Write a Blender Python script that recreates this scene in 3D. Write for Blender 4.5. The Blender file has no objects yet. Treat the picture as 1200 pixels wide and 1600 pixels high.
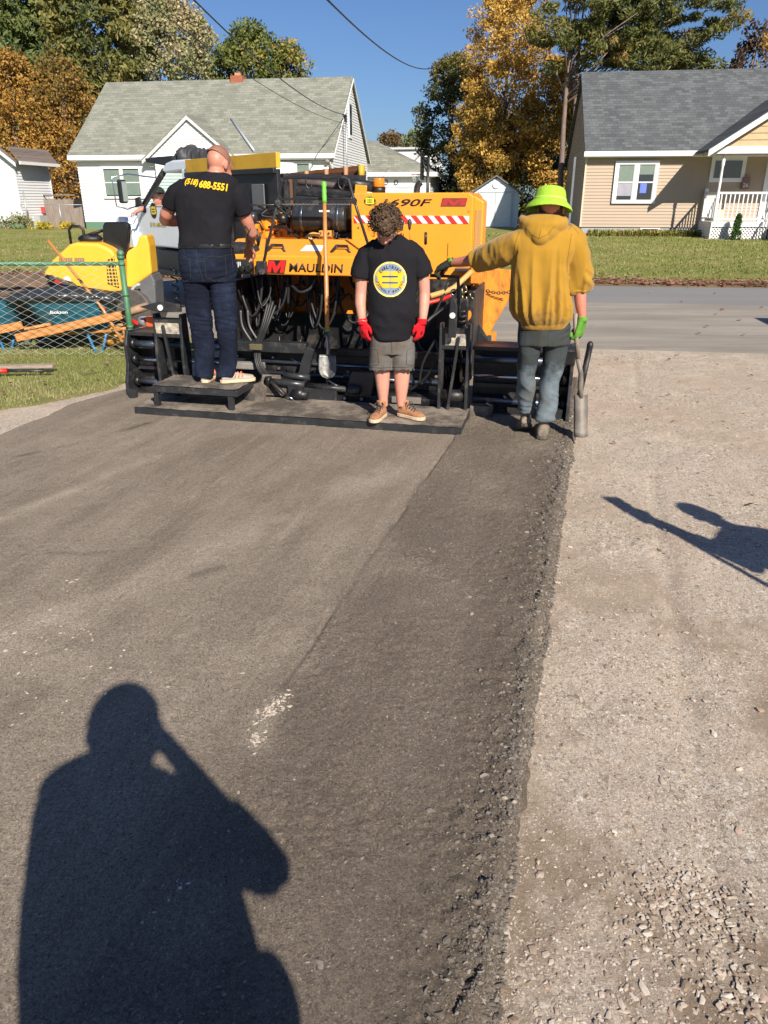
import bpy, bmesh, math, random
import numpy as np
from mathutils import Vector, Matrix, noise
from mathutils.bvhtree import BVHTree
R=math.radians; PI=math.pi
random.seed(7); rng=np.random.default_rng(7)
scene=bpy.context.scene
col=bpy.data.collections.new("Scene"); scene.collection.children.link(col)
# ---------------- camera, sky, sun, exposure ----------------
CAM_H=1.7; PITCH=R(22.9); FPX=1156.0
cam_d=bpy.data.cameras.new("camera"); cam_d.sensor_fit='VERTICAL'; cam_d.sensor_height=36; cam_d.sensor_width=27
cam_d.lens=36*FPX/1600; cam_d.clip_start=0.02; cam_d.clip_end=2000
cam=bpy.data.objects.new("camera",cam_d); col.objects.link(cam)
cam.location=(0,0,CAM_H); cam.rotation_euler=(R(90)-PITCH,0,0)
scene.camera=cam
AZ,EL=22.0,34.0     # sun stands behind and to the right of the viewer
w=bpy.data.worlds.new("World"); scene.world=w; w.use_nodes=True
nt=w.node_tree; sky=nt.nodes.new('ShaderNodeTexSky'); sky.sky_type='NISHITA'; sky.sun_disc=False
sky.sun_elevation=R(EL); sky.sun_rotation=R(180-AZ); sky.altitude=100; sky.air_density=1.0; sky.dust_density=0.8; sky.ozone_density=3.5
tint=nt.nodes.new('ShaderNodeMix'); tint.data_type='RGBA'; tint.blend_type='MULTIPLY'; tint.inputs[0].default_value=1; tint.inputs[7].default_value=(0.77,0.93,1.22,1)
nt.links.new(sky.outputs[0],tint.inputs[6]); nt.links.new(tint.outputs[2],nt.nodes['Background'].inputs[0]); nt.nodes['Background'].inputs[1].default_value=0.050
sun_d=bpy.data.lights.new("sun",'SUN'); sun_d.energy=5.0; sun_d.angle=R(0.5); sun_d.color=(1,0.91,0.79)
sun=bpy.data.objects.new("sun",sun_d); col.objects.link(sun)
sdir=Vector((-math.sin(R(AZ))*math.cos(R(EL)),math.cos(R(AZ))*math.cos(R(EL)),-math.sin(R(EL))))
sun.rotation_euler=sdir.to_track_quat('-Z','Y').to_euler()
scene.view_settings.view_transform='Standard'; scene.view_settings.look='None'
scene.view_settings.exposure=0.66; scene.view_settings.gamma=1.0
scene.render.engine='CYCLES'

# ---------------- measuring helpers: picture measurement -> metres at a known distance ----------------
cp,sp=math.cos(PITCH),math.sin(PITCH)
def ray(px,py):
    x=(px-600)/FPX; v=(py-800)/FPX
    return Vector((x,cp-v*sp,-sp-v*cp))
def W(px,py,Y):
    d=ray(px,py); t=Y/d.y; return Vector((d.x*t,Y,CAM_H+d.z*t))
def G(px,py,z=0.0):
    d=ray(px,py); t=(z-CAM_H)/d.z; return Vector((d.x*t,d.y*t,z))
class Frame:
    def __init__(s,x,y,deg): s.o=(x,y); s.a=R(deg); s.u=(math.cos(s.a),math.sin(s.a)); s.n=(-math.sin(s.a),math.cos(s.a))
    def P(s,px,py,w):          # point of local plane y=w
        d=ray(px,py); t=(w+s.o[0]*s.n[0]+s.o[1]*s.n[1])/(d.x*s.n[0]+d.y*s.n[1])
        X,Y=d.x*t-s.o[0],d.y*t-s.o[1]
        return Vector((X*s.u[0]+Y*s.u[1],w,CAM_H+d.z*t))
    def world(s,v): return Vector((s.o[0]+v[0]*s.u[0]+v[1]*s.n[0],s.o[1]+v[0]*s.u[1]+v[1]*s.n[1],v[2]))
    def local(s,v):
        X,Y=v[0]-s.o[0],v[1]-s.o[1]; return Vector((X*s.u[0]+Y*s.u[1],X*s.n[0]+Y*s.n[1],v[2]))

# ---------------- materials ----------------
MATS={}
def lin(c): return tuple((x/12.92 if x<=0.04045 else ((x+0.055)/1.055)**2.4) for x in c)
def new_mat(name):
    m=bpy.data.materials.new(name); m.use_nodes=True; return m,m.node_tree,m.node_tree.nodes['Principled BSDF']
def N(t,typ,**kw):
    n=t.nodes.new(typ)
    for k,v in kw.items():
        if k.startswith('_'): setattr(n,k[1:],v)
        else: n.inputs[k.replace('__',' ')].default_value=v
    return n
def L(t,a,b): t.links.new(a,b)
def mixc(t,fac,a,b,mode='MIX'):
    n=t.nodes.new('ShaderNodeMix'); n.data_type='RGBA'; n.blend_type=mode
    for s,v in ((n.inputs[0],fac),(n.inputs[6],a),(n.inputs[7],b)):
        if hasattr(v,'is_output'): t.links.new(v,s)
        elif isinstance(v,(int,float)): s.default_value=v
        else: s.default_value=(*v[:3],1)
    return n.outputs[2]
def mth(t,op,a,b=0.0,c=0.0,clamp=False):
    n=t.nodes.new('ShaderNodeMath'); n.operation=op; n.use_clamp=clamp
    for s,v in zip(n.inputs,(a,b,c)):
        if hasattr(v,'is_output'): t.links.new(v,s)
        else: s.default_value=v
    return n.outputs[0]
def ramp(t,fac,stops):
    n=t.nodes.new('ShaderNodeValToRGB'); e=n.color_ramp.elements
    while len(e)<len(stops): e.new(0.5)
    for k,(p,c) in zip(e,stops): k.position=p; k.color=(*(c if not isinstance(c,(int,float)) else (c,c,c)),1)
    t.links.new(fac,n.inputs[0]); return n.outputs[0]
def objco(t,scale=(1,1,1),out='Object'):
    tc=t.nodes.new('ShaderNodeTexCoord'); mp=t.nodes.new('ShaderNodeMapping'); mp.inputs['Scale'].default_value=scale
    t.links.new(tc.outputs[out],mp.inputs[0]); return mp.outputs[0]
def noi(t,vec,scale,detail=4,rough=0.6,out=0):
    n=t.nodes.new('ShaderNodeTexNoise'); n.inputs['Scale'].default_value=scale; n.inputs['Detail'].default_value=detail; n.inputs['Roughness'].default_value=rough
    t.links.new(vec,n.inputs['Vector']); return n.outputs[out]
def vor(t,vec,scale,feature='F1',out='Distance',rnd=1.0):
    n=t.nodes.new('ShaderNodeTexVoronoi'); n.feature=feature; n.inputs['Scale'].default_value=scale; n.inputs['Randomness'].default_value=rnd
    t.links.new(vec,n.inputs['Vector']); return n.outputs[out]
def bump(t,h,dist,strength=1.0,prev=None):
    n=t.nodes.new('ShaderNodeBump'); n.inputs['Distance'].default_value=dist; n.inputs['Strength'].default_value=strength
    t.links.new(h,n.inputs['Height'])
    if prev is not None: t.links.new(prev,n.inputs['Normal'])
    return n.outputs[0]
def pm(name,c,rough=0.6,metal=0.0,var=0.12,vs=6,bd=0.0,bs=80,dirt=None,dirt_amt=0.5,ds=5,coat=0.0,sheen=0.0,stretch=(1,1,1),spec=0.5,emit=0):
    """painted / cloth / metal surface: tonal variation, worn dirt patches with their own shape, fine bump"""
    if name in MATS: return MATS[name]
    m,t,b=new_mat(name); v=objco(t,stretch)
    n1=noi(t,v,vs,6,0.65)
    lo=tuple(x*(1-var) for x in c); hi=tuple(min(1,x*(1+var)) for x in c)
    cc=mixc(t,ramp(t,n1,[(0.3,0),(0.7,1)]),lo,hi)
    rr=rough
    if dirt is not None:
        n2=noi(t,v,ds,8,0.72); f=ramp(t,n2,[(0.62-0.3*dirt_amt,0),(0.75-0.15*dirt_amt,1)])
        f=mth(t,'MULTIPLY',f,min(1,0.5+dirt_amt*0.5)); cc=mixc(t,f,cc,dirt)
        rr=mth(t,'ADD',mth(t,'MULTIPLY',f,0.85-rough),rough); L(t,rr,b.inputs['Roughness'])
    else:
        r=mth(t,'ADD',mth(t,'MULTIPLY',n1,0.16),max(0.02,rough-0.08)); L(t,r,b.inputs['Roughness'])
    L(t,cc,b.inputs['Base Color']); b.inputs['Metallic'].default_value=metal
    b.inputs['Specular IOR Level'].default_value=spec
    if coat: b.inputs['Coat Weight'].default_value=coat
    if sheen: b.inputs['Sheen Weight'].default_value=sheen; b.inputs['Sheen Roughness'].default_value=0.5
    if emit: L(t,cc,b.inputs['Emission Color']); b.inputs['Emission Strength'].default_value=emit
    if bd>0: L(t,bump(t,noi(t,v,bs,5,0.7),bd),b.inputs['Normal'])
    MATS[name]=m; return m
def glass(name,c=(0.03,0.04,0.05),rough=0.04):
    if name in MATS: return MATS[name]
    m,t,b=new_mat(name); b.inputs['Base Color'].default_value=(*c,1); b.inputs['Roughness'].default_value=rough
    b.inputs['Specular IOR Level'].default_value=0.8; MATS[name]=m; return m

# ---------------- tagging ----------------
def tag(o,label=None,cat=None,group=None,kind=None):
    if label: o['label']=label
    if cat: o['category']=cat
    if group: o['group']=group
    if kind: o['kind']=kind
    return o
def emp(name,label,cat,loc=(0,0,0),rz=0.0,group=None):
    o=bpy.data.objects.new(name,None); o.empty_display_size=0.1; col.objects.link(o)
    o.location=loc; o.rotation_euler=(0,0,rz); return tag(o,label,cat,group)
def copy_tree(o,parent=None):
    c=o.copy(); col.objects.link(c); c.parent=parent
    for ch in list(o.children): copy_tree(ch,c)
    return c
def mesh_obj(name,me,mat=None,parent=None):
    o=bpy.data.objects.new(name,me); col.objects.link(o)
    if parent is not None: o.parent=parent
    if mat is not None:
        for m_ in (mat if isinstance(mat,(list,tuple)) else [mat]): me.materials.append(m_)
    return o

# ---------------- mesh builder ----------------
class MB:
    def __init__(s): s.bm=bmesh.new()
    def face(s,vs,smooth=False):
        try: f=s.bm.faces.new(vs); f.smooth=smooth; return f
        except ValueError: return None
    def box(s,c,d,rz=0,rx=0,ry=0,taper=None):
        c=Vector(c); M=Matrix.Rotation(rz,3,'Z')@Matrix.Rotation(ry,3,'Y')@Matrix.Rotation(rx,3,'X')
        vs=[]
        for z in (-.5,.5):
            k=1 if (z<0 or taper is None) else taper
            for x,y in ((-.5,-.5),(.5,-.5),(.5,.5),(-.5,.5)):
                vs.append(s.bm.verts.new(c+M@Vector((x*d[0]*k,y*d[1]*k,z*d[2]))))
        for f in ((0,3,2,1),(4,5,6,7),(0,1,5,4),(1,2,6,5),(2,3,7,6),(3,0,4,7)): s.face([vs[i] for i in f])
        return s
    def bx(s,x0,x1,y0,y1,z0,z1): return s.box(((x0+x1)/2,(y0+y1)/2,(z0+z1)/2),(x1-x0,y1-y0,z1-z0))
    def rings(s,rs,caps=True,smooth=True,closed=True):
        rr=[[s.bm.verts.new(v) for v in r] for r in rs]; n=len(rr[0])
        for a,b in zip(rr,rr[1:]):
            for i in range(n if closed else n-1): s.face([a[i],a[(i+1)%n],b[(i+1)%n],b[i]],smooth)
        if caps: s.face(rr[0][::-1]); s.face(rr[-1])
        return s
    def tube(s,pts,r,n=10,ref=None,caps=True,smooth=True):
        """r: number, list of numbers or list of (a,b) half-axes; a lies along ref"""
        pts=[Vector(p) for p in pts]; k=len(pts)
        if not isinstance(r,(list,tuple)): r=[r]*k
        rs=[]; prev=None
        for i,p in enumerate(pts):
            t=(pts[min(i+1,k-1)]-pts[max(i-1,0)])
            t=t.normalized() if t.length>1e-9 else Vector((0,0,1))
            if ref is not None: a=Vector(ref)-t*Vector(ref).dot(t)
            else:
                a=prev-t*prev.dot(t) if prev is not None else t.orthogonal()
            if a.length<1e-4: a=t.orthogonal()
            a.normalize(); prev=a; b=t.cross(a)
            ra,rb=(r[i] if isinstance(r[i],(list,tuple)) else (r[i],r[i]))
            rs.append([p+a*math.cos(2*PI*j/n)*ra+b*math.sin(2*PI*j/n)*rb for j in range(n)])
        return s.rings(rs,caps,smooth)
    def cyl(s,p0,p1,r0,r1=None,n=16): return s.tube([p0,p1],[r0,r1 if r1 is not None else r0],n)
    def hose(s,pts,r,n=8,seg=6):
        pts=[Vector(p) for p in pts]; out=[]
        P=[pts[0]]+pts+[pts[-1]]
        for i in range(1,len(P)-2):
            for j in range(seg):
                t=j/seg; a,b,c,d=P[i-1],P[i],P[i+1],P[i+2]
                out.append(0.5*((2*b)+(c-a)*t+(2*a-5*b+4*c-d)*t*t+(-a+3*b-3*c+d)*t**3))
        out.append(pts[-1]); return s.tube(out,r,n)
    def ell(s,c,r,M=None,nu=16,nv=10):
        c=Vector(c); r=r if isinstance(r,(list,tuple)) else (r,r,r); M=M or Matrix.Identity(3); rs=[]
        for i in range(nv+1):
            th=PI*(0.02+0.96*i/nv)
            rs.append([c+M@Vector((r[0]*math.sin(th)*math.cos(2*PI*j/nu),r[1]*math.sin(th)*math.sin(2*PI*j/nu),-r[2]*math.cos(th))) for j in range(nu)])
        return s.rings(rs)
    def prism(s,poly,axis,a,b):
        """poly: 2-D outline; axis 'x','y','z' is the extrusion axis from a to b"""
        f={'x':lambda p,t:(t,p[0],p[1]),'y':lambda p,t:(p[0],t,p[1]),'z':lambda p,t:(p[0],p[1],t)}[axis]
        A=[s.bm.verts.new(f(p,a)) for p in poly]; B=[s.bm.verts.new(f(p,b)) for p in poly]; n=len(poly)
        for i in range(n): s.face([A[i],A[(i+1)%n],B[(i+1)%n],B[i]])
        s.face(A[::-1]); s.face(B); return s
    def quad(s,*v): s.face([s.bm.verts.new(Vector(p)) for p in v]); return s
    def mesh(s,name='m',fix=True):
        if fix: bmesh.ops.recalc_face_normals(s.bm,faces=s.bm.faces)
        me=bpy.data.meshes.new(name); s.bm.to_mesh(me); s.bm.free(); return me
    def build(s,name,mat,parent=None,bevel=0.0,seg=2,label=None,fix=True):
        me=s.mesh(name,fix); o=mesh_obj(name,me,mat,parent)
        if bevel:
            m=o.modifiers.new('bevel','BEVEL'); m.width=bevel; m.segments=seg; m.limit_method='ANGLE'; m.angle_limit=R(40); m.harden_normals=False
        if label: o['label']=label
        return o
def evaluated(o):
    dg=bpy.context.evaluated_depsgraph_get(); return bpy.data.meshes.new_from_object(o.evaluated_get(dg))
def fuse(mb,name,mat,parent=None,voxel=0.01,smooth=2,disp=None,label=None,top=False):
    """join overlapping closed volumes into one continuous skin"""
    me=mb.mesh(name); o=bpy.data.objects.new(name+'_t',me); col.objects.link(o)
    r=o.modifiers.new('r','REMESH'); r.mode='VOXEL'; r.voxel_size=voxel
    if smooth: q=o.modifiers.new('s','SMOOTH'); q.factor=0.5; q.iterations=smooth
    bpy.context.view_layer.update()
    m2=evaluated(o); bpy.data.objects.remove(o); bpy.data.meshes.remove(me); m2.name=name
    if disp:
        n=len(m2.vertices); co=np.empty(n*3); no=np.empty(n*3)
        m2.vertices.foreach_get('co',co); m2.vertices.foreach_get('normal',no); co=co.reshape(-1,3); no=no.reshape(-1,3)
        d=np.array([disp(Vector(c),Vector(k)) for c,k in zip(co,no)])
        m2.vertices.foreach_set('co',(co+no*d[:,None]).ravel())
    m2.materials.clear(); m2.polygons.foreach_set('use_smooth',[True]*len(m2.polygons)); m2.update()
    o=mesh_obj(name,m2,mat,parent)
    if label: o['label']=label
    return o
def text_mesh(txt,size,depth=0.0,shear=0.0,bold=0.0,align='CENTER',space=1.0):
    cu=bpy.data.curves.new('t','FONT'); cu.body=txt; cu.size=size; cu.extrude=depth; cu.shear=shear; cu.offset=bold; cu.align_x=align; cu.align_y='CENTER'; cu.space_character=space; cu.resolution_u=3
    o=bpy.data.objects.new('t',cu); col.objects.link(o); bpy.context.view_layer.update(); me=evaluated(o); bpy.data.objects.remove(o); return me
def text_obj(name,txt,size,mat,parent,M,depth=0.0015,shear=0.0,bold=0.0,sx=1.0,space=1.0,align='CENTER'):
    me=text_mesh(txt,size,depth,shear,bold,align,space); me.transform(Matrix.Diagonal((sx,1,1,1))); me.transform(M); me.materials.clear()
    return mesh_obj(name,me,mat,parent)
def fit_obj(name,txt,width,height,mat,parent,M,bold=0.0,shear=0.0,depth=0.0015):
    me=text_mesh(txt,1.0,0.0,shear,bold); me.materials.clear(); co=np.empty(len(me.vertices)*3); me.vertices.foreach_get('co',co); co=co.reshape(-1,3)
    lo,hi=co.min(0),co.max(0); co=(co-(lo+hi)/2)*np.array([width/(hi[0]-lo[0]),height/(hi[1]-lo[1]),1]); me.vertices.foreach_set('co',co.ravel()); me.transform(M)
    o=mesh_obj(name,me,mat,parent); s=o.modifiers.new('s','SOLIDIFY'); s.thickness=depth; s.offset=1; return o
def basis(o,x,y):           # matrix with local x,y axes placed at o
    x=Vector(x).normalized(); y=Vector(y); y=(y-x*y.dot(x)).normalized(); z=x.cross(y)
    M=Matrix.Identity(4)
    for i,v in enumerate((x,y,z)):
        for j in range(3): M[j][i]=v[j]
    for j in range(3): M[j][3]=o[j]
    return M
def flat_poly(mb,pts,z=0.0): mb.face([mb.bm.verts.new((p[0],p[1],z)) for p in pts]); return mb
def project(me,bvh,direction,off=0.002,fallback=None):
    """lay a flat print onto a cloth surface"""
    d=Vector(direction).normalized(); last=None
    for v in me.vertices:
        hit=bvh.ray_cast(v.co-d*1.0,d)
        if hit[0] is not None: v.co=hit[0]-d*off; last=v.co.copy()
        elif last is not None: v.co=v.co+d*((last-v.co).dot(d))
def bvh_of(o):
    me=o.data; return BVHTree.FromPolygons([v.co.copy() for v in me.vertices],[tuple(p.vertices) for p in me.polygons])
# value noise on arrays
def _h(ix,iy,s):
    n=(ix.astype(np.int64)*374761393+iy.astype(np.int64)*668265263+s*974634777)&0x7fffffff
    n=((n^(n>>13))*1274126177)&0x7fffffff
    return ((n^(n>>16))&0xffff)/65535.0
def vn(x,y,s=0):
    x0=np.floor(x); y0=np.floor(y); fx=x-x0; fy=y-y0; fx=fx*fx*(3-2*fx); fy=fy*fy*(3-2*fy)
    a=_h(x0,y0,s); b=_h(x0+1,y0,s); c=_h(x0,y0+1,s); d=_h(x0+1,y0+1,s)
    return (a*(1-fx)+b*fx)*(1-fy)+(c*(1-fx)+d*fx)*fy-0.5
def fbm(x,y,o=4,s=0):
    r=0; a=1; 
    for i in range(o): r=r+a*vn(x*2**i+17*i,y*2**i-9*i,s+i); a*=0.5
    return r
def grid_mesh(name,xs,ys,zf,keep=None,smooth=True):
    X,Y=np.meshgrid(xs,ys); Z=zf(X,Y); nx,ny=len(xs),len(ys)
    co=np.stack([X,Y,Z],-1).reshape(-1,3)
    i=np.arange(nx-1); j=np.arange(ny-1); I,J=np.meshgrid(i,j); a=(J*nx+I).ravel()
    f=np.stack([a,a+1,a+nx+1,a+nx],-1)
    if keep is not None:
        k=keep(X,Y).ravel(); f=f[k[f].all(1)]
        used=np.unique(f); mp=-np.ones(len(co),int); mp[used]=np.arange(len(used)); co=co[used]; f=mp[f]
    return np_mesh(name,co,f,smooth)
def np_mesh(name,co,f,smooth=False):
    me=bpy.data.meshes.new(name); k=f.shape[1]
    me.vertices.add(len(co)); me.vertices.foreach_set('co',np.ascontiguousarray(co,dtype=np.float32).ravel())
    me.loops.add(f.size); me.loops.foreach_set('vertex_index',f.ravel().astype(np.int32))
    me.polygons.add(len(f)); me.polygons.foreach_set('loop_start',(np.arange(len(f))*k).astype(np.int32)); me.polygons.foreach_set('loop_total',np.full(len(f),k,dtype=np.int32))
    me.polygons.foreach_set('use_smooth',np.full(len(f),bool(smooth)))
    me.update(calc_edges=True); me.validate(); return me
def face_attr(me,name,vals):
    a=me.attributes.new(name,'FLOAT','FACE'); a.data.foreach_set('value',vals.astype(np.float32))
# =====================================================================
# GROUND
# =====================================================================
def smooth(a,b,x): t=np.clip((x-a)/(b-a),0,1); return t*t*(3-2*t)
DX=0.278                                   # the new mat runs 15.5 degrees to the right of the view
def mat_right(y): return 0.244+(y-1.08)*DX
def mat_left(y): return np.interp(y,[-2,0,4,5.4,6.34,6.92,9.5],[-4.3,-4.2,-3.35,-2.98,-2.80,-2.45,-1.75])
def seam_x(y): return -0.478+(y-1.889)*0.291
def grass_x(y): return np.interp(y,[0,5.0,5.5,6.2,7.1,10.2],[-6,-4.0,-3.65,-3.28,-2.52,-1.65])
def road_near(x): return 9.47-0.155*x
def road_far(x): return 16.86-0.136*x
LAWN=0.42
def terrain(X,Y):
    d=Y-road_far(X); return np.where(d>0,0.03+0.37*smooth(0,16,d),-0.03)

# --- materials
def stone_layer(t,v,scale,dens,soft=0.06):
    """scattered stones: mask, height and a random tone per stone"""
    n=N(t,'ShaderNodeTexVoronoi'); n.inputs['Scale'].default_value=scale; L(t,v,n.inputs['Vector'])
    sp=N(t,'ShaderNodeSeparateColor'); L(t,n.outputs['Color'],sp.inputs[0])
    rad=mth(t,'SUBTRACT',mth(t,'MULTIPLY',sp.outputs[0],0.75),1.0-dens if not hasattr(dens,'is_output') else mth(t,'SUBTRACT',1.0,dens))
    h=mth(t,'DIVIDE',mth(t,'SUBTRACT',rad,n.outputs['Distance']),soft,clamp=True)
    return h,sp.outputs[1]
m,t,b=new_mat('gravel'); v0=objco(t)
dst=N(t,'ShaderNodeVectorMath',_operation='MULTIPLY_ADD'); nn_=N(t,'ShaderNodeTexNoise'); nn_.inputs['Scale'].default_value=90; L(t,v0,nn_.inputs['Vector']); L(t,nn_.outputs['Color'],dst.inputs[0]); dst.inputs[1].default_value=(0.008,0.008,0.008); L(t,v0,dst.inputs[2]); v=dst.outputs[0]
fines=ramp(t,noi(t,v0,2.3,9,0.74),[(0.47,0),(0.56,1)])
bn=objco(t,(1.0,0.6,1)); brown=ramp(t,noi(t,bn,1.25,10,0.74),[(0.465,0),(0.56,1)])
sy=N(t,'ShaderNodeSeparateXYZ'); L(t,v0,sy.inputs[0]); brown=mth(t,'MULTIPLY',brown,ramp(t,mth(t,'MULTIPLY',sy.outputs[1],0.1),[(0.12,1),(0.42,0.45)]))
soil=mixc(t,ramp(t,noi(t,v0,75,7,0.8),[(0.36,0),(0.62,1)]),(0.44,0.355,0.275),(0.76,0.655,0.54))
soil=mixc(t,mth(t,'MULTIPLY',brown,0.85),soil,mixc(t,noi(t,v0,90,5,0.7),(0.22,0.16,0.108),(0.36,0.275,0.195)))
cc=soil; hs=None
for sc,dn,dist in ((210,1.12,0.0030),(100,1.05,0.0065),(46,0.84,0.011)):
    d_=mth(t,'SUBTRACT',dn,mth(t,'ADD',mth(t,'MULTIPLY',fines,0.22),mth(t,'MULTIPLY',brown,0.42))); h,tn=stone_layer(t,v,sc,d_,0.09 if sc>60 else 0.10)
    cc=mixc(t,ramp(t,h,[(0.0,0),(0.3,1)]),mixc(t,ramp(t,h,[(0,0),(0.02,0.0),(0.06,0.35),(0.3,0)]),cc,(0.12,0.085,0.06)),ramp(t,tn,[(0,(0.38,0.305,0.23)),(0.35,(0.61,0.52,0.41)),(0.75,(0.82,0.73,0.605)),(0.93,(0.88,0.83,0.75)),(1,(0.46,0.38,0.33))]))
    hs=(hs or [])+[(h,dist)]
cc=mixc(t,0.9,cc,mixc(t,noi(t,v0,300,4,0.8),(0.60,0.585,0.57),(1.28,1.26,1.24)),'MULTIPLY')
L(t,cc,b.inputs['Base Color']); b.inputs['Roughness'].default_value=0.95; b.inputs['Specular IOR Level'].default_value=0.15
bb=None
for h,dist in hs[::-1]: bb=bump(t,h,dist,1,bb)
bb=bump(t,noi(t,v0,130,7,0.85),0.008,1,bb)
L(t,bb,b.inputs['Normal']); M_gravel=m

m,t,b=new_mat('fresh_mat'); v0=objco(t)
dst=N(t,'ShaderNodeVectorMath',_operation='MULTIPLY_ADD'); nn_=N(t,'ShaderNodeTexNoise'); nn_.inputs['Scale'].default_value=150; L(t,v0,nn_.inputs['Vector']); L(t,nn_.outputs['Color'],dst.inputs[0]); dst.inputs[1].default_value=(0.006,0.006,0.006); L(t,v0,dst.inputs[2]); v=dst.outputs[0]
mp=N(t,'ShaderNodeMapping'); mp.inputs['Rotation'].default_value=(0,0,R(15.5)); L(t,v0,mp.inputs[0])
mp2=N(t,'ShaderNodeMapping'); mp2.inputs['Scale'].default_value=(2.4,0.30,1); L(t,mp.outputs[0],mp2.inputs[0])
streak=noi(t,mp2.outputs[0],1.8,9,0.72)
att=N(t,'ShaderNodeAttribute',_attribute_name='rough'); rgh=att.outputs['Fac']
base=mixc(t,ramp(t,streak,[(0.38,0),(0.60,1)]),(0.222,0.187,0.149),(0.300,0.256,0.206))
base=mixc(t,ramp(t,noi(t,mp2.outputs[0],4.5,9,0.78),[(0.57,0),(0.68,0.7)]),base,(0.42,0.365,0.30))
base=mixc(t,ramp(t,noi(t,v0,0.7,9,0.7),[(0.50,0),(0.66,0.55)]),base,(0.39,0.335,0.275))
base=mixc(t,mth(t,'MULTIPLY',rgh,0.92),base,mixc(t,noi(t,v0,14,8,0.75),(0.145,0.121,0.096),(0.232,0.195,0.154)))
dust=N(t,'ShaderNodeAttribute',_attribute_name='dust'); base=mixc(t,mth(t,'MULTIPLY',dust.outputs['Fac'],0.8),base,mixc(t,noi(t,v0,45,6,0.8),(0.34,0.29,0.235),(0.56,0.49,0.40)))
h1,t1_=stone_layer(t,v,300,1.10,0.10); h2_,t2_=stone_layer(t,v,140,0.98,0.10)
base=mixc(t,mth(t,'MULTIPLY',h2_,0.75),base,mixc(t,1.0,base,mixc(t,t2_,(0.62,0.61,0.60),(1.65,1.6,1.5)),'MULTIPLY'))
base=mixc(t,mth(t,'MULTIPLY',h1,0.75),base,mixc(t,1.0,base,mixc(t,t1_,(0.6,0.6,0.6),(1.6,1.56,1.5)),'MULTIPLY'))
base=mixc(t,1.0,base,mixc(t,ramp(t,noi(t,v0,95,7,0.82),[(0.33,0),(0.67,1)]),(0.66,0.65,0.64),(1.28,1.26,1.24)),'MULTIPLY')
rare,_t=stone_layer(t,v,75,0.46,0.08); base=mixc(t,mth(t,'MULTIPLY',rare,0.8),base,(0.44,0.38,0.31))
pit=ramp(t,noi(t,v,105,6,0.8),[(0.34,1),(0.42,0)]); base=mixc(t,mth(t,'MULTIPLY',pit,mth(t,'ADD',0.35,mth(t,'MULTIPLY',rgh,0.4))),base,(0.05,0.042,0.034))
L(t,base,b.inputs['Base Color']); b.inputs['Roughness'].default_value=0.9; b.inputs['Specular IOR Level'].default_value=0.18
amt=mth(t,'ADD',mth(t,'MULTIPLY',rgh,0.75),0.30)
bb=bump(t,mth(t,'MULTIPLY',mth(t,'SUBTRACT',h2_,mth(t,'MULTIPLY',pit,1.3)),amt),0.0075); bb=bump(t,mth(t,'MULTIPLY',h1,amt),0.0035,1,bb); bb=bump(t,mth(t,'MULTIPLY',noi(t,v0,120,8,0.85),amt),0.014,1,bb)
L(t,bb,b.inputs['Normal']); M_mat=m

m,t,b=new_mat('old_road'); v=objco(t)
st=N(t,'ShaderNodeMapping'); st.inputs['Rotation'].default_value=(0,0,R(8.4)); st.inputs['Scale'].default_value=(0.25,1.6,1); L(t,v,st.inputs[0])
s1=noi(t,st.outputs[0],1.1,7,0.65)
cc=mixc(t,ramp(t,s1,[(0.38,0),(0.62,1)]),(0.235,0.21,0.178),(0.33,0.297,0.252))
cc=mixc(t,ramp(t,noi(t,st.outputs[0],3.4,8,0.75),[(0.58,0),(0.64,0.55)]),cc,(0.16,0.15,0.145))
sx=N(t,'ShaderNodeSeparateXYZ'); L(t,v,sx.inputs[0])
far_=mth(t,'SUBTRACT',mth(t,'ADD',sx.outputs[1],mth(t,'MULTIPLY',sx.outputs[0],0.15)),mth(t,'MULTIPLY',noi(t,st.outputs[0],1.0,4),0.5))
cc=mixc(t,ramp(t,mth(t,'SUBTRACT',far_,13.6),[(0,0),(0.35,1)]),cc,mixc(t,s1,(0.185,0.183,0.18),(0.25,0.247,0.24)))
cc=mixc(t,1.0,cc,mixc(t,noi(t,v,120,4,0.8),(0.75,0.75,0.75),(1.2,1.2,1.2)),'MULTIPLY')
L(t,cc,b.inputs['Base Color']); b.inputs['Roughness'].default_value=0.9; b.inputs['Specular IOR Level'].default_value=0.25
L(t,bump(t,noi(t,v,150,5,0.7),0.003),b.inputs['Normal']); M_road=m

def lawn_mat(name,g1,g2,brown,bamt):
    m,t,b=new_mat(name); v=objco(t)
    cc=mixc(t,ramp(t,noi(t,v,1.4,8,0.7),[(0.35,0),(0.65,1)]),g1,g2)
    cc=mixc(t,mth(t,'MULTIPLY',ramp(t,noi(t,v,0.6,7,0.7),[(0.45,0),(0.62,1)]),bamt),cc,brown)
    cc=mixc(t,1.0,cc,mixc(t,noi(t,v,55,5,0.8),(0.45,0.45,0.45),(1.55,1.5,1.4)),'MULTIPLY')
    L(t,cc,b.inputs['Base Color']); b.inputs['Roughness'].default_value=0.95; b.inputs['Specular IOR Level'].default_value=0.1
    L(t,bump(t,noi(t,v,40,5,0.8),0.03),b.inputs['Normal']); return m
M_lawn=lawn_mat('lawn',(0.17,0.20,0.05),(0.25,0.26,0.08),(0.33,0.28,0.13),0.7)
M_nearlawn=lawn_mat('near_lawn',(0.16,0.175,0.055),(0.25,0.245,0.10),(0.34,0.28,0.17),0.8)
M_verge=lawn_mat('verge',(0.17,0.115,0.07),(0.25,0.17,0.10),(0.30,0.2,0.12),0.5)

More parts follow.
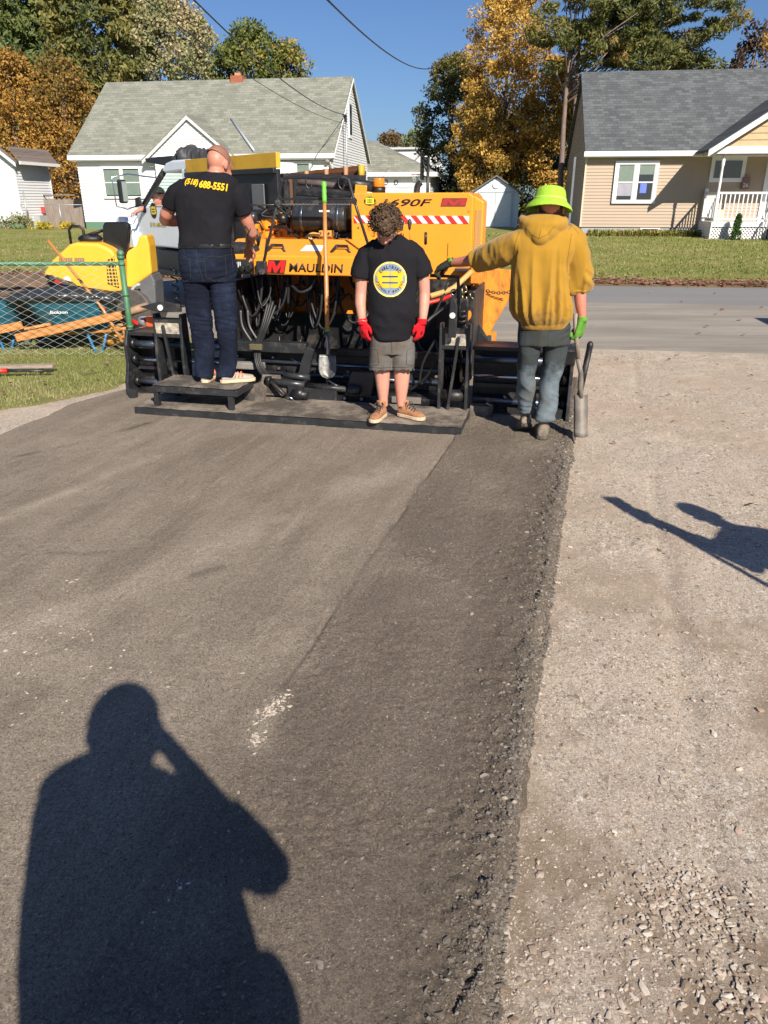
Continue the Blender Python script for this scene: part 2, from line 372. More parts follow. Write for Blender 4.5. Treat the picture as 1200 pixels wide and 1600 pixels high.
# --- sheets
xs=np.concatenate([np.linspace(-260,-30,24)[:-1],np.linspace(-30,30,90),np.linspace(30,260,24)[1:]])
ys=np.concatenate([np.linspace(-60,8,12)[:-1],np.linspace(8,50,110),np.linspace(50,400,30)[1:]])
o=mesh_obj('ground',grid_mesh('ground',xs,ys,lambda X,Y:terrain(X,Y)+0.03*fbm(X*0.4,Y*0.4,3)*(Y>road_far(X)+1)),M_lawn); tag(o,kind='structure')
mb=MB()
def sheet_poly(pts,z,name,mat,th=0.03):
    mb=MB(); mb.prism(pts,'z',z-th,z); o=mb.build(name,mat); tag(o,kind='structure'); return o
RX=[-60,-3,1,5,60]
sheet_poly([(-60,road_near(-60)),(60,road_near(60)),(60,road_far(60)),(-60,road_far(-60))],0.022,'road',M_road,0.06)
# leaf strewn verge of the far lawn
xs=np.linspace(-28,28,280); vv=np.linspace(0,1.35,10)
Xg,Vg=np.meshgrid(xs,vv); Yg=road_far(Xg)-0.05+Vg; Zg=terrain(Xg,Yg)+0.025+0.02*fbm(Xg*2,Yg*3,3)*np.sin(PI*Vg/1.35); Zg[0]=0.018; Zg[-1]-=0.03
Yg=Yg+0.25*fbm(Xg*1.5,Yg*0,3,4)*(Vg>0.9)
i=np.arange(len(xs)-1); j=np.arange(9); I,J=np.meshgrid(i,j); a=(J*280+I).ravel()
o=mesh_obj('verge',np_mesh('verge',np.stack([Xg,Yg,Zg],-1).reshape(-1,3),np.stack([a,a+1,a+281,a+280],-1),True),M_verge); tag(o,kind='structure')
# wide gravel under everything near
sheet_poly([(-5,-4),(14,-4),(14,road_near(14)+0.02),(-5,road_near(-5)+0.02)],-0.026,'gravel_bed',M_gravel,0.05)
# fine gravel sheet in view
ys=[-1.6]
while ys[-1]<9.62: ys.append(ys[-1]+(0.03 if ys[-1]<0.95 else 0.0075+0.0028*ys[-1]))
ys=np.array(ys)
def gz(X,Y):
    z=0.012*fbm(X*1.1,Y*1.1,3,3)+0.007*fbm(X*7,Y*7,3,5)
    st=np.maximum(0,vn(X*55,Y*55,8)+0.12)*0.010*smooth(-0.15,0.3,fbm(X*1.7,Y*1.7,3,11))
    st+=np.maximum(0,vn(X*95,Y*95,9))*0.004
    rut=-0.008*np.exp(-((X-mat_right(Y)-0.55)/0.05)**2)*smooth(0,0.3,vn(X*0,Y*1.2,5)+0.2)
    return z+st+rut
def keep(X,Y): return (np.abs(X)<0.60*np.maximum(Y,0)+2.2)&(Y<road_near(X)+0.0)&(X>grass_x(Y)-0.25)&((X>mat_right(Y)-0.25)|(X<mat_left(Y)+0.3)|(Y>6.4))
o=mesh_obj('gravel',grid_mesh('gravel',np.arange(-4.6,7.2,0.014),ys,gz,keep),M_gravel); tag(o,kind='structure')
# the fresh mat
def mat_fields(X,Y):
    dr=(mat_right(Y)-X)*0.963-0.018+0.035*fbm(X*3,Y*3,4,21)+0.018*vn(X*22,Y*22,22)
    dl=(X-mat_left(Y))*0.95+0.05*fbm(X*2.2,Y*2.2,4,31)
    return dr,dl
def mz(X,Y):
    dr,dl=mat_fields(X,Y)
    s=(X-seam_x(Y)+0.012*fbm(X*4,Y*4,3,41))
    r=smooth(-0.01,0.02,s)
    fade=smooth(1.7,3.0,Y)
    u=X*0.963-Y*0.268; vv=X*0.268+Y*0.963
    z=0.056+0.010*fbm(u*2.2,vv*0.35,3,50)+0.005*fbm(X*2.5,Y*2.5,3,51)
    z+=r*0.006*fade
    edge=1-smooth(0.0,0.30,dr)
    rough=np.clip(0.18+0.55*r+1.2*edge,0,1)
    z+=rough*smooth(-0.35,0.25,fbm(X*3.1,Y*3.1,3,66))*(0.006*fbm(X*34,Y*34,3,52)+0.008*vn(X*88,Y*88,53))+0.0030*np.minimum(0,vn(X*75,Y*75,54)+0.1)+0.0020*fbm(X*30,Y*30,2,67)
    z+=edge*0.020*fbm(X*30,Y*30,4,55)
    z-=0.012*np.exp(-(s/0.010)**2)*fade*smooth(-.15,.15,vn(vv*4,vv*0,56))
    # ridge crumbled along the right side close by
    z-=0.012*np.exp(-((dr-0.06-0.05*fbm(X*0,Y*5,4,57))/0.014)**2)*smooth(0.05,0.3,vn(Y*3.1,Y*0,58))
    z-=0.008*np.exp(-((dl-0.35)/0.012)**2)*smooth(-.1,.2,vn(Y*1.3,Y*0,59))
    z*=smooth(-0.018,0.028+0.02*vn(X*12,Y*12,91),dr)*smooth(-0.02,0.07,dl)
    return z-0.016*(1-smooth(-0.03,0.01,np.minimum(dr,dl)))
ys=[-1.6]
while ys[-1]<7.35: ys.append(ys[-1]+(0.025 if ys[-1]<0.95 else 0.0058+0.0022*ys[-1]))
ys=np.array(ys)
def keepm(X,Y):
    dr,dl=mat_fields(X,Y); return (dr>-0.03)&(dl>-0.03)
xs_m=np.arange(-4.4,2.1,0.0105)
me=grid_mesh('asphalt_mat',xs_m,ys,mz,keepm)
co=np.empty(len(me.vertices)*3); me.vertices.foreach_get('co',co); co=co.reshape(-1,3)
dr,dl=mat_fields(co[:,0],co[:,1]); s=co[:,0]-seam_x(co[:,1])
rf=np.clip(0.02+0.58*smooth(-0.05-0.25*(1-smooth(1.6,2.8,co[:,1])),0.05+0.25*(1-smooth(1.6,2.8,co[:,1])),s+0.10*(1-smooth(1.6,2.8,co[:,1]))*fbm(co[:,0]*3,co[:,1]*3,4,79))*smooth(-0.3,0.4,fbm(co[:,0]*1.5,co[:,1]*1.5,4,77)+0.30)+0.5*(1-smooth(0,0.35,dr)),0,1)
a=me.attributes.new('rough','FLOAT','POINT'); a.data.foreach_set('value',rf.astype(np.float32))
def band(pix,wd,amp,nsd):
    P=[G(*q,0.04) for q in pix]; best=np.full(len(co),9.0)
    for a_,b_ in zip(P,P[1:]):
        d=np.array([b_.x-a_.x,b_.y-a_.y]); L2=(d**2).sum(); rel=co[:,:2]-np.array([a_.x,a_.y]); t_=np.clip((rel@d)/L2,0,1); best=np.minimum(best,np.linalg.norm(rel-t_[:,None]*d,axis=1))
    return amp*np.exp(-(best/wd)**2)*np.clip(0.75+1.4*fbm(co[:,0]*5,co[:,1]*5,5,nsd),0,1)
du=band([(-40,835),(60,790),(240,718)],0.05,0.95,81)+band([(620,735),(480,790),(360,850),(200,930),(0,1000)],0.16,0.65,82)+band([(-30,1010),(120,1040),(330,1010)],0.30,0.6,83)+band([(400,1170),(430,1100)],0.05,0.8,84)+band([(200,1150),(60,1230)],0.3,0.35,85)+band([(700,700),(560,800),(480,1000)],0.2,0.25,86)
dk=band([(-20,728),(150,690),(230,665)],0.025,0.8,87)+band([(305,903),(345,892)],0.025,0.45,88)+band([(60,868),(130,872),(190,866)],0.02,0.7,89)
rf=np.clip(rf+dk,0,1); a=me.attributes['rough']; a.data.foreach_set('value',rf.astype(np.float32))
a=me.attributes.new('dust','FLOAT','POINT'); a.data.foreach_set('value',np.clip(du-dk,0,1).astype(np.float32))
o=mesh_obj('driveway',me,M_mat); tag(o,kind='structure')
# coarse continuation of the mat outside the picture
mb=MB(); mb.prism([(-4.4,-4.0),(mat_right(-4.0)-0.06,-4.0),(mat_right(-1.57)-0.06,-1.57),(-4.2,-1.57)],'z',-0.02,0.052); o=mb.build('asphalt_base',M_mat); tag(o,kind='structure')

# --- near lawn
xs=np.arange(-9,-1.2,0.06); ys2=np.arange(3.2,10.9,0.06)
def nlz(X,Y): return 0.02+0.02*fbm(X*1.3,Y*1.3,3,61)-0.055*(1-smooth(0,0.16,grass_x(Y)-X+0.16*fbm(X*2.4,Y*2.4,3,62)))
o=mesh_obj('near_lawn',grid_mesh('near_lawn',xs,ys2,nlz,lambda X,Y:(X<grass_x(Y)+0.25)&(Y<road_near(X)+0.05)),M_nearlawn); tag(o,kind='structure')
def leaf_mat(name,stops,rough=0.6,trans=0.25,attr='tone'):
    m,t,b=new_mat(name); a=N(t,'ShaderNodeAttribute',_attribute_name=attr)
    c=ramp(t,a.outputs['Fac'],stops); L(t,c,b.inputs['Base Color']); b.inputs['Roughness'].default_value=rough; b.inputs['Specular IOR Level'].default_value=0.3
    if trans:
        tr=N(t,'ShaderNodeBsdfTranslucent'); L(t,c,tr.inputs[0]); mx=N(t,'ShaderNodeMixShader'); mx.inputs[0].default_value=trans
        L(t,b.outputs[0],mx.inputs[1]); L(t,tr.outputs[0],mx.inputs[2]); L(t,mx.outputs[0],t.nodes['Material Output'].inputs[0])
    return m
M_blade=leaf_mat('grass_blade',[(0,(0.16,0.20,0.05)),(0.5,(0.25,0.28,0.085)),(0.8,(0.36,0.35,0.14)),(1,(0.50,0.42,0.24))])
M_blade2=leaf_mat('lawn_blade',[(0,(0.15,0.19,0.045)),(0.5,(0.215,0.24,0.07)),(0.8,(0.30,0.29,0.11)),(1,(0.42,0.35,0.18))])
def blades(name,n,xr,yr,zf,keepf,h,wd,mat,label,cat):
    x=rng.uniform(*xr,n); y=rng.uniform(*yr,n); k=keepf(x,y); x=x[k]; y=y[k]; n=len(x); z=zf(x,y)
    a=rng.uniform(0,2*PI,n); hh=h*rng.uniform(0.5,1.3,n); ln=rng.uniform(0,0.9,n)*hh; b=rng.uniform(0,2*PI,n)
    co=np.zeros((n,3,3)); ca,sa=np.cos(a)*wd/2,np.sin(a)*wd/2
    co[:,0]=np.stack([x-ca,y-sa,z],-1); co[:,1]=np.stack([x+ca,y+sa,z],-1); co[:,2]=np.stack([x+np.cos(b)*ln,y+np.sin(b)*ln,z+hh],-1)
    me=np_mesh(name,co.reshape(-1,3),np.arange(3*n).reshape(-1,3)); 
    tone=np.clip(0.45+0.5*fbm(x*1.1,y*1.1,3,71)+rng.normal(0,0.22,n),0,1); face_attr(me,'tone',tone)
    o=mesh_obj(name,me,mat); tag(o,label,cat,kind='stuff'); return o
blades('grass',90000,(-6.2,-1.6),(4.6,10.4),nlz,lambda x,y:(x<grass_x(y)-0.01+0.22*fbm(x*2.4,y*2.4,3,62))&(np.abs(x)<0.58*y+0.6)&(y<road_near(x))&(fbm(x*2.6,y*2.6,3,64)>-0.42),0.030,0.0065,M_blade,'short patchy green grass around the chain link fence','grass')
blades('lawn_grass',60000,(-24,24),(17,33),lambda x,y:terrain(x,y)+0.0,lambda x,y:(y>road_far(x)+1.0)&(np.abs(x)<0.58*y+2),0.05,0.04,M_blade2,'mown green grass across the road in front of the houses','grass')

# --- loose stones, crumbs, fallen leaves
ico=bmesh.new(); bmesh.ops.create_icosphere(ico,subdivisions=1,radius=1.0); ICO=np.array([v.co[:] for v in ico.verts]); ICF=np.array([[v.index for v in f.verts] for f in ico.faces]); ico.free()
def stones(name,x,y,z,s,mat,label,cat,flat=0.32,tone=None):
    n=len(x); k=len(ICO); V=ICO[None]*(1+rng.uniform(-0.45,0.45,(n,k,1)))*np.stack([rng.uniform(0.8,1.6,n),rng.uniform(0.55,1.1,n),rng.uniform(0.4,1.0,n)*flat],-1)[:,None,:]*s[:,None,None]
    a=rng.uniform(0,2*PI,n); ca,sa=np.cos(a)[:,None],np.sin(a)[:,None]
    X=V[...,0]*ca-V[...,1]*sa; Y=V[...,0]*sa+V[...,1]*ca
    co=np.stack([X+x[:,None],Y+y[:,None],V[...,2]+z[:,None]],-1).reshape(-1,3); f=(ICF[None]+(np.arange(n)*k)[:,None,None]).reshape(-1,3)
    me=np_mesh(name,co,f); tn=np.repeat(rng.uniform(0,1,n) if tone is None else tone,len(ICF)); face_attr(me,'tone',tn)
    o=mesh_obj(name,me,mat); tag(o,label,cat,kind='stuff'); return o
M_stone=leaf_mat('loose_stone',[(0,(0.24,0.18,0.13)),(0.35,(0.37,0.295,0.225)),(0.7,(0.47,0.395,0.315)),(0.9,(0.56,0.50,0.42)),(1,(0.40,0.27,0.20))],0.85,0)
M_crumb=leaf_mat('asphalt_crumb',[(0,(0.09,0.076,0.063)),(0.7,(0.15,0.13,0.108)),(0.97,(0.22,0.19,0.16)),(1,(0.36,0.31,0.25))],0.85,0)
n=60000; y=0.8+8.2*rng.uniform(0,1,n)**1.7; x=rng.uniform(-1,1,n)*(0.6*y+0.6)+0.0
k=(x>mat_right(y)+0.0)&(y<road_near(x)-0.05); x=x[k];y=y[k]
dens=fbm(x*1.6,y*1.6,3,11)+rng.uniform(-0.35,0.35,len(x)); k=dens>-0.08; x=x[k];y=y[k]
s=0.0030*(1+rng.pareto(3.0,len(x))); s=np.minimum(s,0.013)*(0.8+0.07*y)
stones('loose_gravel',x,y,gz(x,y)+s*0.25,s,M_stone,'pale crushed stone lying loose on the gravel base','gravel')
# a dense heap of chips near the lower right
n=520; cx,cy=G(1085,1425)[:2]; x=rng.normal(cx,0.09,n); y=rng.normal(cy,0.065,n); s=0.0028+0.0055*rng.uniform(0,1,n)**1.6
x2=rng.normal(G(1170,1560).x,0.05,130); y2=rng.normal(G(1170,1560).y,0.04,130)
x=np.concatenate([x,x2]); y=np.concatenate([y,y2]); s=np.concatenate([s,rng.uniform(0.003,0.009,130)])
stones('stone_chips',x,y,gz(x,y)+s*0.3+0.002,s,M_stone,'heap of pale stone chips at the lower right of the gravel','gravel',0.22)
# crumbs of asphalt along the edge of the mat
n=21000; y=0.6+6.0*rng.uniform(0,1,n)**1.4; d=rng.exponential(0.05,n)-0.022; x=mat_right(y)-0.019-d/0.963-0.035*fbm(mat_right(y)*3,y*3,4,21)
s=0.0024*(1+rng.pareto(2.6,n)); s=np.minimum(s,0.010)*(0.85+0.06*y)
z=np.where(d>0.01,mz(x,y),np.maximum(gz(x,y),mz(x,y)))
stones('asphalt_crumbs',x,y,z+s*0.05,s,M_crumb,'dark crumbs of fresh asphalt along the ragged right edge of the mat','asphalt crumbs',0.8)
n=9000; y=0.8+5*rng.uniform(0,1,n)**1.3; x=rng.uniform(0,1,n)*(mat_right(y)-seam_x(y))+seam_x(y); k=fbm(x*2.4,y*2.4,3,78)+rng.uniform(-.4,.4,n)>0.0; x=x[k];y=y[k]; s=0.0025*(1+rng.pareto(3,len(x))); s=np.minimum(s,0.009)
stones('mat_grains',x,y,mz(x,y)-s*0.1,s,M_crumb,'rough asphalt grains on the last pass of the mat','asphalt crumbs',0.7)
# pale stones pressed into the mat
def clump(cx,cy,sx,sy,n,ang=0):
    a=rng.normal(0,1,n)*sx; b=rng.normal(0,1,n)*sy; return cx+a*math.cos(ang)-b*math.sin(ang),cy+a*math.sin(ang)+b*math.cos(ang)
X=[];Y=[]
for (px,py,sx,sy,n,an) in ((425,1110,0.02,0.055,150,-0.45),(400,1160,0.012,0.02,50,0),(110,915,0.03,0.05,14,0),(70,1010,0.20,0.12,60,0),(130,1090,0.25,0.15,50,0),(20,1010,0.1,0.1,30,0),(195,1020,0.02,0.02,5,0),(270,1385,0.015,0.012,8,0),(245,1430,0.015,0.03,12,0)):
    g=G(px,py,0.05); a,b_=clump(g.x,g.y,sx,sy,n,an); X.append(a);Y.append(b_)
x=np.concatenate(X);y=np.concatenate(Y); s=0.003+0.006*rng.uniform(0,1,len(x))**2
stones('pale_stones',x,y,mz(x,y)-0.001,s,M_stone,'small pale stones pressed into the dark mat','stones',0.45,0.5+0.4*rng.uniform(0,1,len(x)))
def leaves(name,x,y,z,s,mat,label,cat):
    n=len(x); a=rng.uniform(0,2*PI,n); tx=rng.uniform(-0.35,0.35,n); ty=rng.uniform(-0.35,0.35,n)
    base=np.array([(-1,0),(-.35,-.62),(.25,-.5),(1,0),(.25,.5),(-.35,.62)]); P=base[None]*s[:,None,None]
    X=P[...,0]*np.cos(a)[:,None]-P[...,1]*np.sin(a)[:,None]; Y=P[...,0]*np.sin(a)[:,None]+P[...,1]*np.cos(a)[:,None]
    Z=z[:,None]+X*tx[:,None]+Y*ty[:,None]+np.abs(P[...,1])*0.5
    me=np_mesh(name,np.stack([X+x[:,None],Y+y[:,None],Z],-1).reshape(-1,3),np.arange(6*n).reshape(-1,6)); face_attr(me,'tone',rng.uniform(0,1,n))
    o=mesh_obj(name,me,mat); tag(o,label,cat,kind='stuff'); return o
M_leaf=leaf_mat('fallen_leaf',[(0,(0.16,0.045,0.03)),(0.3,(0.26,0.10,0.05)),(0.6,(0.30,0.20,0.13)),(0.85,(0.12,0.085,0.06)),(1,(0.45,0.22,0.16))],0.7,0.1)
n=26; x=rng.uniform(1.6,6,n); y=rng.uniform(3.4,9.0,n); leaves('fallen_leaves',x,y,gz(x,y)+0.012,rng.uniform(0.015,0.035,n),M_leaf,'dry red and brown leaves scattered on the pale gravel','leaves')
n=36; x=rng.uniform(1,9,n); y=rng.uniform(9.2,16,n); leaves('road_leaves',x,y,np.full(n,0.035),rng.uniform(0.02,0.05,n),M_leaf,'dry leaves scattered on the old road','leaves')
n=5200; x=rng.uniform(-22,22,n); d=np.abs(rng.normal(0.3,0.55,n)); y=road_far(x)+d; leaves('verge_leaves',x,y,terrain(x,y)+0.05,rng.uniform(0.03,0.07,n),M_leaf,'brown leaf litter along the far edge of the road','leaves')
n=60; y=rng.uniform(5.2,9.5,n); x=grass_x(y)-rng.uniform(-0.05,2.5,n); leaves('lawn_leaves',x,y,nlz(x,y)+0.04,rng.uniform(0.018,0.04,n),M_leaf,'pale and red leaves lying in the near grass','leaves')
# =====================================================================
# HOUSES, TREES AND OTHER BACKGROUND
# =====================================================================
def roof_mat(name,a,b_,c,row=0.14,wd=0.34):
    m,t,b=new_mat(name); tc=N(t,'ShaderNodeTexCoord'); sx=N(t,'ShaderNodeSeparateXYZ'); L(t,tc.outputs['Object'],sx.inputs[0])
    cx=N(t,'ShaderNodeCombineXYZ'); L(t,mth(t,'ADD',sx.outputs[0],mth(t,'MULTIPLY',sx.outputs[1],0.07)),cx.inputs[0]); L(t,mth(t,'MULTIPLY',sx.outputs[2],1.25),cx.inputs[1])
    br=N(t,'ShaderNodeTexBrick',_offset=0.37); L(t,cx.outputs[0],br.inputs['Vector']); br.inputs['Scale'].default_value=1
    br.inputs['Brick Width'].default_value=wd; br.inputs['Row Height'].default_value=row; br.inputs['Mortar Size'].default_value=0.006; br.inputs['Bias'].default_value=0.0
    br.inputs['Color1'].default_value=(0,0,0,1); br.inputs['Color2'].default_value=(1,1,1,1); br.inputs['Mortar'].default_value=(0,0,0,1)
    vc=vor(t,cx.outputs[0],1,out='Color')
    n=noi(t,cx.outputs[0],1.3,7,0.7)
    f=mth(t,'ADD',mth(t,'MULTIPLY',br.outputs['Color'],0.42),mth(t,'MULTIPLY',n,0.68))
    cc=ramp(t,f,[(0.2,a),(0.5,b_),(0.85,c)])
    cc=mixc(t,mth(t,'MULTIPLY',br.outputs['Fac'],0.6),cc,tuple(x*0.5 for x in a))
    L(t,cc,b.inputs['Base Color']); b.inputs['Roughness'].default_value=0.92; b.inputs['Specular IOR Level'].default_value=0.2
    L(t,bump(t,noi(t,tc.outputs['Object'],60,4),0.006),b.inputs['Normal']); return m
M_roofL=roof_mat('sage_shingle',(0.15,0.158,0.13),(0.21,0.215,0.178),(0.275,0.278,0.235))
M_roofR=roof_mat('slate_shingle',(0.06,0.068,0.073),(0.095,0.103,0.108),(0.14,0.148,0.152),0.125,0.27)
M_roofB=roof_mat('brown_shingle',(0.11,0.085,0.075),(0.16,0.13,0.115),(0.2,0.17,0.15))
M_white=pm('white_vinyl',(0.66,0.675,0.69),0.5,var=0.03,vs=2,dirt=(0.55,0.55,0.52),dirt_amt=0.15)
M_trim=pm('white_trim',(0.70,0.70,0.70),0.45,var=0.03)
M_beige=pm('beige_vinyl',(0.385,0.30,0.215),0.55,var=0.035,vs=2)
M_shake=pm('tan_shake',(0.46,0.33,0.19),0.7,var=0.12)
M_found=pm('grey_block',(0.33,0.35,0.36),0.9,var=0.12,vs=8,bd=0.004,bs=30)
M_gfound=pm('green_found',(0.10,0.20,0.13),0.85,var=0.12)
M_glass=glass('window_glass',(0.025,0.03,0.035))
M_blind=pm('green_blind',(0.15,0.20,0.17),0.6,var=0.1)
M_lilac=pm('pale_blind',(0.30,0.30,0.35),0.6)
M_brick=pm('chimney_brick',(0.30,0.10,0.055),0.9,var=0.3,vs=12)
M_wood=pm('grey_fence_wood',(0.22,0.18,0.155),0.9,var=0.3,vs=3,stretch=(6,6,0.7),bd=0.004)
M_black=pm('black_paint',(0.015,0.015,0.017),0.4)
M_steel=pm('galvanised',(0.38,0.40,0.41),0.45,metal=0.6)
M_bark=pm('bark',(0.16,0.115,0.085),0.95,var=0.4,vs=5,stretch=(2,2,0.5),bd=0.03,bs=8)
M_pinebark=pm('pine_bark',(0.20,0.145,0.12),0.95,var=0.35,vs=4,stretch=(2,2,0.6),bd=0.03,bs=8)

def siding(mb,u0,u1,z0,z1,y=0.0,row=0.13,prof=None,dep=0.026,axis='x',sgn=-1):
    """lapped boards with real steps; prof(z)->(a,b) trims each row"""
    n=max(1,round((z1-z0)/row)); h=(z1-z0)/n
    for i in range(n):
        a,b_=z0+i*h,z0+(i+1)*h
        (l0,r0),(l1,r1)=((u0,u1),(u0,u1)) if prof is None else (prof(a),prof(b_))
        if r0-l0<0.03: continue
        yo=y+sgn*dep
        def p(u,yy,z): return (u,yy,z) if axis=='x' else (yy,u,z)
        mb.quad(p(l0,yo,a),p(r0,yo,a),p(r1,y,b_),p(l1,y,b_))
        mb.quad(p(l0,y,a),p(r0,y,a),p(r0,yo,a),p(l0,yo,a))
def window(parent,u,z,wd,ht,y=-0.02,double=True,blind=None,glassm=None,fr=0.07,blind2=None):
    mb=MB(); t=fr
    mb.bx(u,u+wd,y-0.05,y+0.02,z,z+t).bx(u,u+wd,y-0.05,y+0.02,z+ht-t,z+ht).bx(u,u+t,y-0.048,y+0.02,z+t,z+ht-t).bx(u+wd-t,u+wd,y-0.048,y+0.02,z+t,z+ht-t)
    halves=[(u+t,u+wd/2-t*0.6),(u+wd/2+t*0.6,u+wd-t)] if double else [(u+t,u+wd-t)]
    if double: mb.bx(u+wd/2-t*0.6,u+wd/2+t*0.6,y-0.046,y+0.02,z+t,z+ht-t)
    f=mb.build('window',M_trim,parent)
    mb=MB(); mb.bx(u+t,u+wd-t,y-0.012,y-0.006,z+t,z+ht-t); mb.build('pane',M_glass,f)
    mb=MB()
    for a,b_ in halves: mb.bx(a,b_,y-0.032,y-0.014,z+ht/2-0.022,z+ht/2+0.022).bx(a,a+0.025,y-0.03,y-0.014,z+t,z+ht-t).bx(b_-0.025,b_,y-0.03,y-0.014,z+t,z+ht-t)
    mb.build('sash',M_trim,f)
    return f,halves
def blind(f,a,b_,z0,z1,y,mat): MB().bx(a+0.03,b_-0.03,y-0.0135,y-0.0125,z0,z1).build('blind',mat,f)
def prism_roof(mb,u0,u1,y0,y1,zl,zr_,th=0.08,over=0.0):
    """gable roof slabs, ridge along x"""
    ym=(y0+y1)/2
    for s in (0,1):
        ya=y0 if s==0 else y1
        P=[(ya,zl),(ym,zr_),(ym,zr_+th),(ya,zl+th)]
        mb.prism(P,'x',u0,u1)
# ---------------- white house with sage roof ----------------
HF=Frame(-14.25,37.9,-9)
wh=emp('white_house','white clapboard house with sage green shingle roof and small front gable','house',(HF.o[0],HF.o[1],0),HF.a)
LW=HF.P(520,250,0).x; ze=HF.P(300,243,0).z; D=8.6
zr_=HF.P(370,131,D/2).z
z0=0.3; zf=0.72
mb=MB(); mb.bx(0.04,LW-0.04,0.04,D-0.04,z0,ze); mb.build('wall_core',M_white,wh)
mb=MB(); siding(mb,0,LW,zf,ze-0.22,0.02); mb.build('front_siding',M_white,wh)
mb=MB(); hr=(zr_-ze)
siding(mb,0,D,zf,zr_-0.05,LW-0.02,0.115,lambda z:(0.0,D) if z<ze else ((z-ze)/hr*D/2,D-(z-ze)/hr*D/2),axis='y',sgn=1); mb.build('gable_siding',M_white,wh)
for a,b_ in ((LW-0.12,LW-0.03),(0.03,0.12)): MB().prism([(0.05,ze),(D-0.05,ze),(D/2,zr_-0.03)],'x',a,b_).build('gable_wall',M_white,wh)
mb=MB(); mb.bx(0.02,LW-0.02,0.0,D,z0-0.2,zf); mb.build('foundation',M_gfound,wh)
rf=MB(); prism_roof(rf,-0.25,LW+0.12,-0.3,D+0.3,ze-0.02,zr_+0.12); roofo=rf.build('roof',M_roofL,wh)
mb=MB(); mb.bx(-0.25,LW+0.12,-0.33,-0.29,ze-0.16,ze+0.03); mb.bx(-0.2,LW,-0.29,0.0,ze-0.2,ze-0.17); mb.build('fascia',M_trim,wh)
mb=MB()
for a,b_ in (((-0.3),D/2),((D+0.3),D/2)):
    mb.prism([(a,ze-0.14),(b_,zr_+0.0),(b_,zr_+0.11),(a,ze-0.03)],'x',LW+0.125,LW+0.16)
mb.build('rake_board',M_trim,wh)
# front gable
gl=HF.P(229,240,-0.35).x; gr=HF.P(365,240,-0.35).x; gp=HF.P(291,180,-0.35); gm=(gl+gr)/2+0.05; gz_=gp.z-0.05; gb=ze-0.05
mb=MB(); siding(mb,gl,gr,gb,gz_,-0.34,0.115,lambda z:(gl+(z-gb)/(gz_-gb)*(gm-gl),gr-(z-gb)/(gz_-gb)*(gr-gm))); 
mb.prism([(gl+0.1,gb),(gr-0.1,gb),(gm,gz_-0.1)],'y',-0.33,3.0); siding(mb,gl+0.35,gr-0.4,zf,gb,-0.34); mb.bx(gl+0.36,gr-0.41,-0.33,0.01,zf,gb)
mb.build('front_gable',M_white,wh)
mb=MB()
for a,b_ in ((gl-0.2,gm),(gr+0.2,gm)): mb.prism([(a,gb-0.18),(b_,gz_+0.02),(b_,gz_+0.10),(a,gb-0.10)],'y',-0.50,4.0)
mb.build('gable_roof',M_roofL,wh)
mb=MB()
for a,b_ in ((gl-0.2,gm),(gr+0.2,gm)): mb.prism([(a,gb-0.30),(b_,gz_-0.12),(b_,gz_+0.02),(a,gb-0.18)],'y',-0.50,-0.44)
mb.bx(gl-0.1,gr+0.1,-0.42,-0.36,gb-0.22,gb-0.1)
mb.build('gable_trim',M_trim,wh)
# flashing valley
a=Vector((gm+0.9,1.7,ze+0.0)); 
va=HF.P(362,188,1.75); vb=HF.P(398,240,-0.25)
MB().tube([va+Vector((0,-0.05,0.06)),vb+Vector((0,-0.05,0.10))],(0.055),6).build('valley_flashing',pm('flashing',(0.45,0.5,0.56),0.4,metal=0.3),wh)
# windows
p0=HF.P(163,303,0); p1=HF.P(220,258,0); f,hv=window(wh,p0.x,p0.z-0.2,p1.x-p0.x,p1.z-p0.z+0.15,y=-0.03,fr=0.10)
for a,b_ in hv: blind(f,a,b_,p0.z-0.05,p1.z-0.2,-0.03,M_blind)
p0=HF.P(438,300,0); p1=HF.P(487,252,0); f,hv=window(wh,p0.x,p0.z-0.1,p1.x-p0.x,p1.z-p0.z+0.1,y=-0.03,fr=0.10)
for a,b_ in hv: blind(f,a,b_,p0.z,p1.z-0.15,-0.03,M_blind)
mb=MB(); zc=HF.P(555,190,D/2).z; wf=mb.bx(LW-0.01,LW+0.05,D/2-0.75,D/2+0.05,zc-0.75,zc+0.85).build('window',M_trim,wh)
MB().bx(LW+0.04,LW+0.055,D/2-0.6,D/2-0.1,zc-0.6,zc+0.7).build('pane',M_glass,wf)
cpos=HF.P(374,125,D/2+0.2); ch=MB().bx(cpos.x-0.3,cpos.x+0.3,D/2-0.25,D/2+0.35,zr_-0.3,HF.P(374,119,D/2).z).build('chimney',M_brick,wh)
MB().bx(cpos.x-0.12,cpos.x+0.14,D/2-0.1,D/2+0.15,HF.P(374,119,D/2).z,HF.P(374,114,D/2).z).build('chimney_pot',pm('clay',(0.5,0.22,0.12),0.8),ch)
MB().cyl((LW+0.22,2.0,zf+1),(LW+0.22,2.0,ze+1.75),0.035).build('service_mast',M_steel,wh)
MB().box((LW+0.16,1.9,HF.P(530,185,1.9).z),(0.2,0.12,0.28)).build('mast_bracket',M_black,wh)
# white bag-like vent hood near the corner
mp_=HF.P(512,247,-0.1); lampo=MB().ell((mp_.x,-0.15,mp_.z-0.05),(0.13,0.12,0.15)).cyl((mp_.x+0.1,-0.1,mp_.z-0.05),(mp_.x+0.15,-0.12,mp_.z-0.42),0.05,0.04).build('floodlight',pm('old_lamp',(0.4,0.36,0.33),0.6),wh)

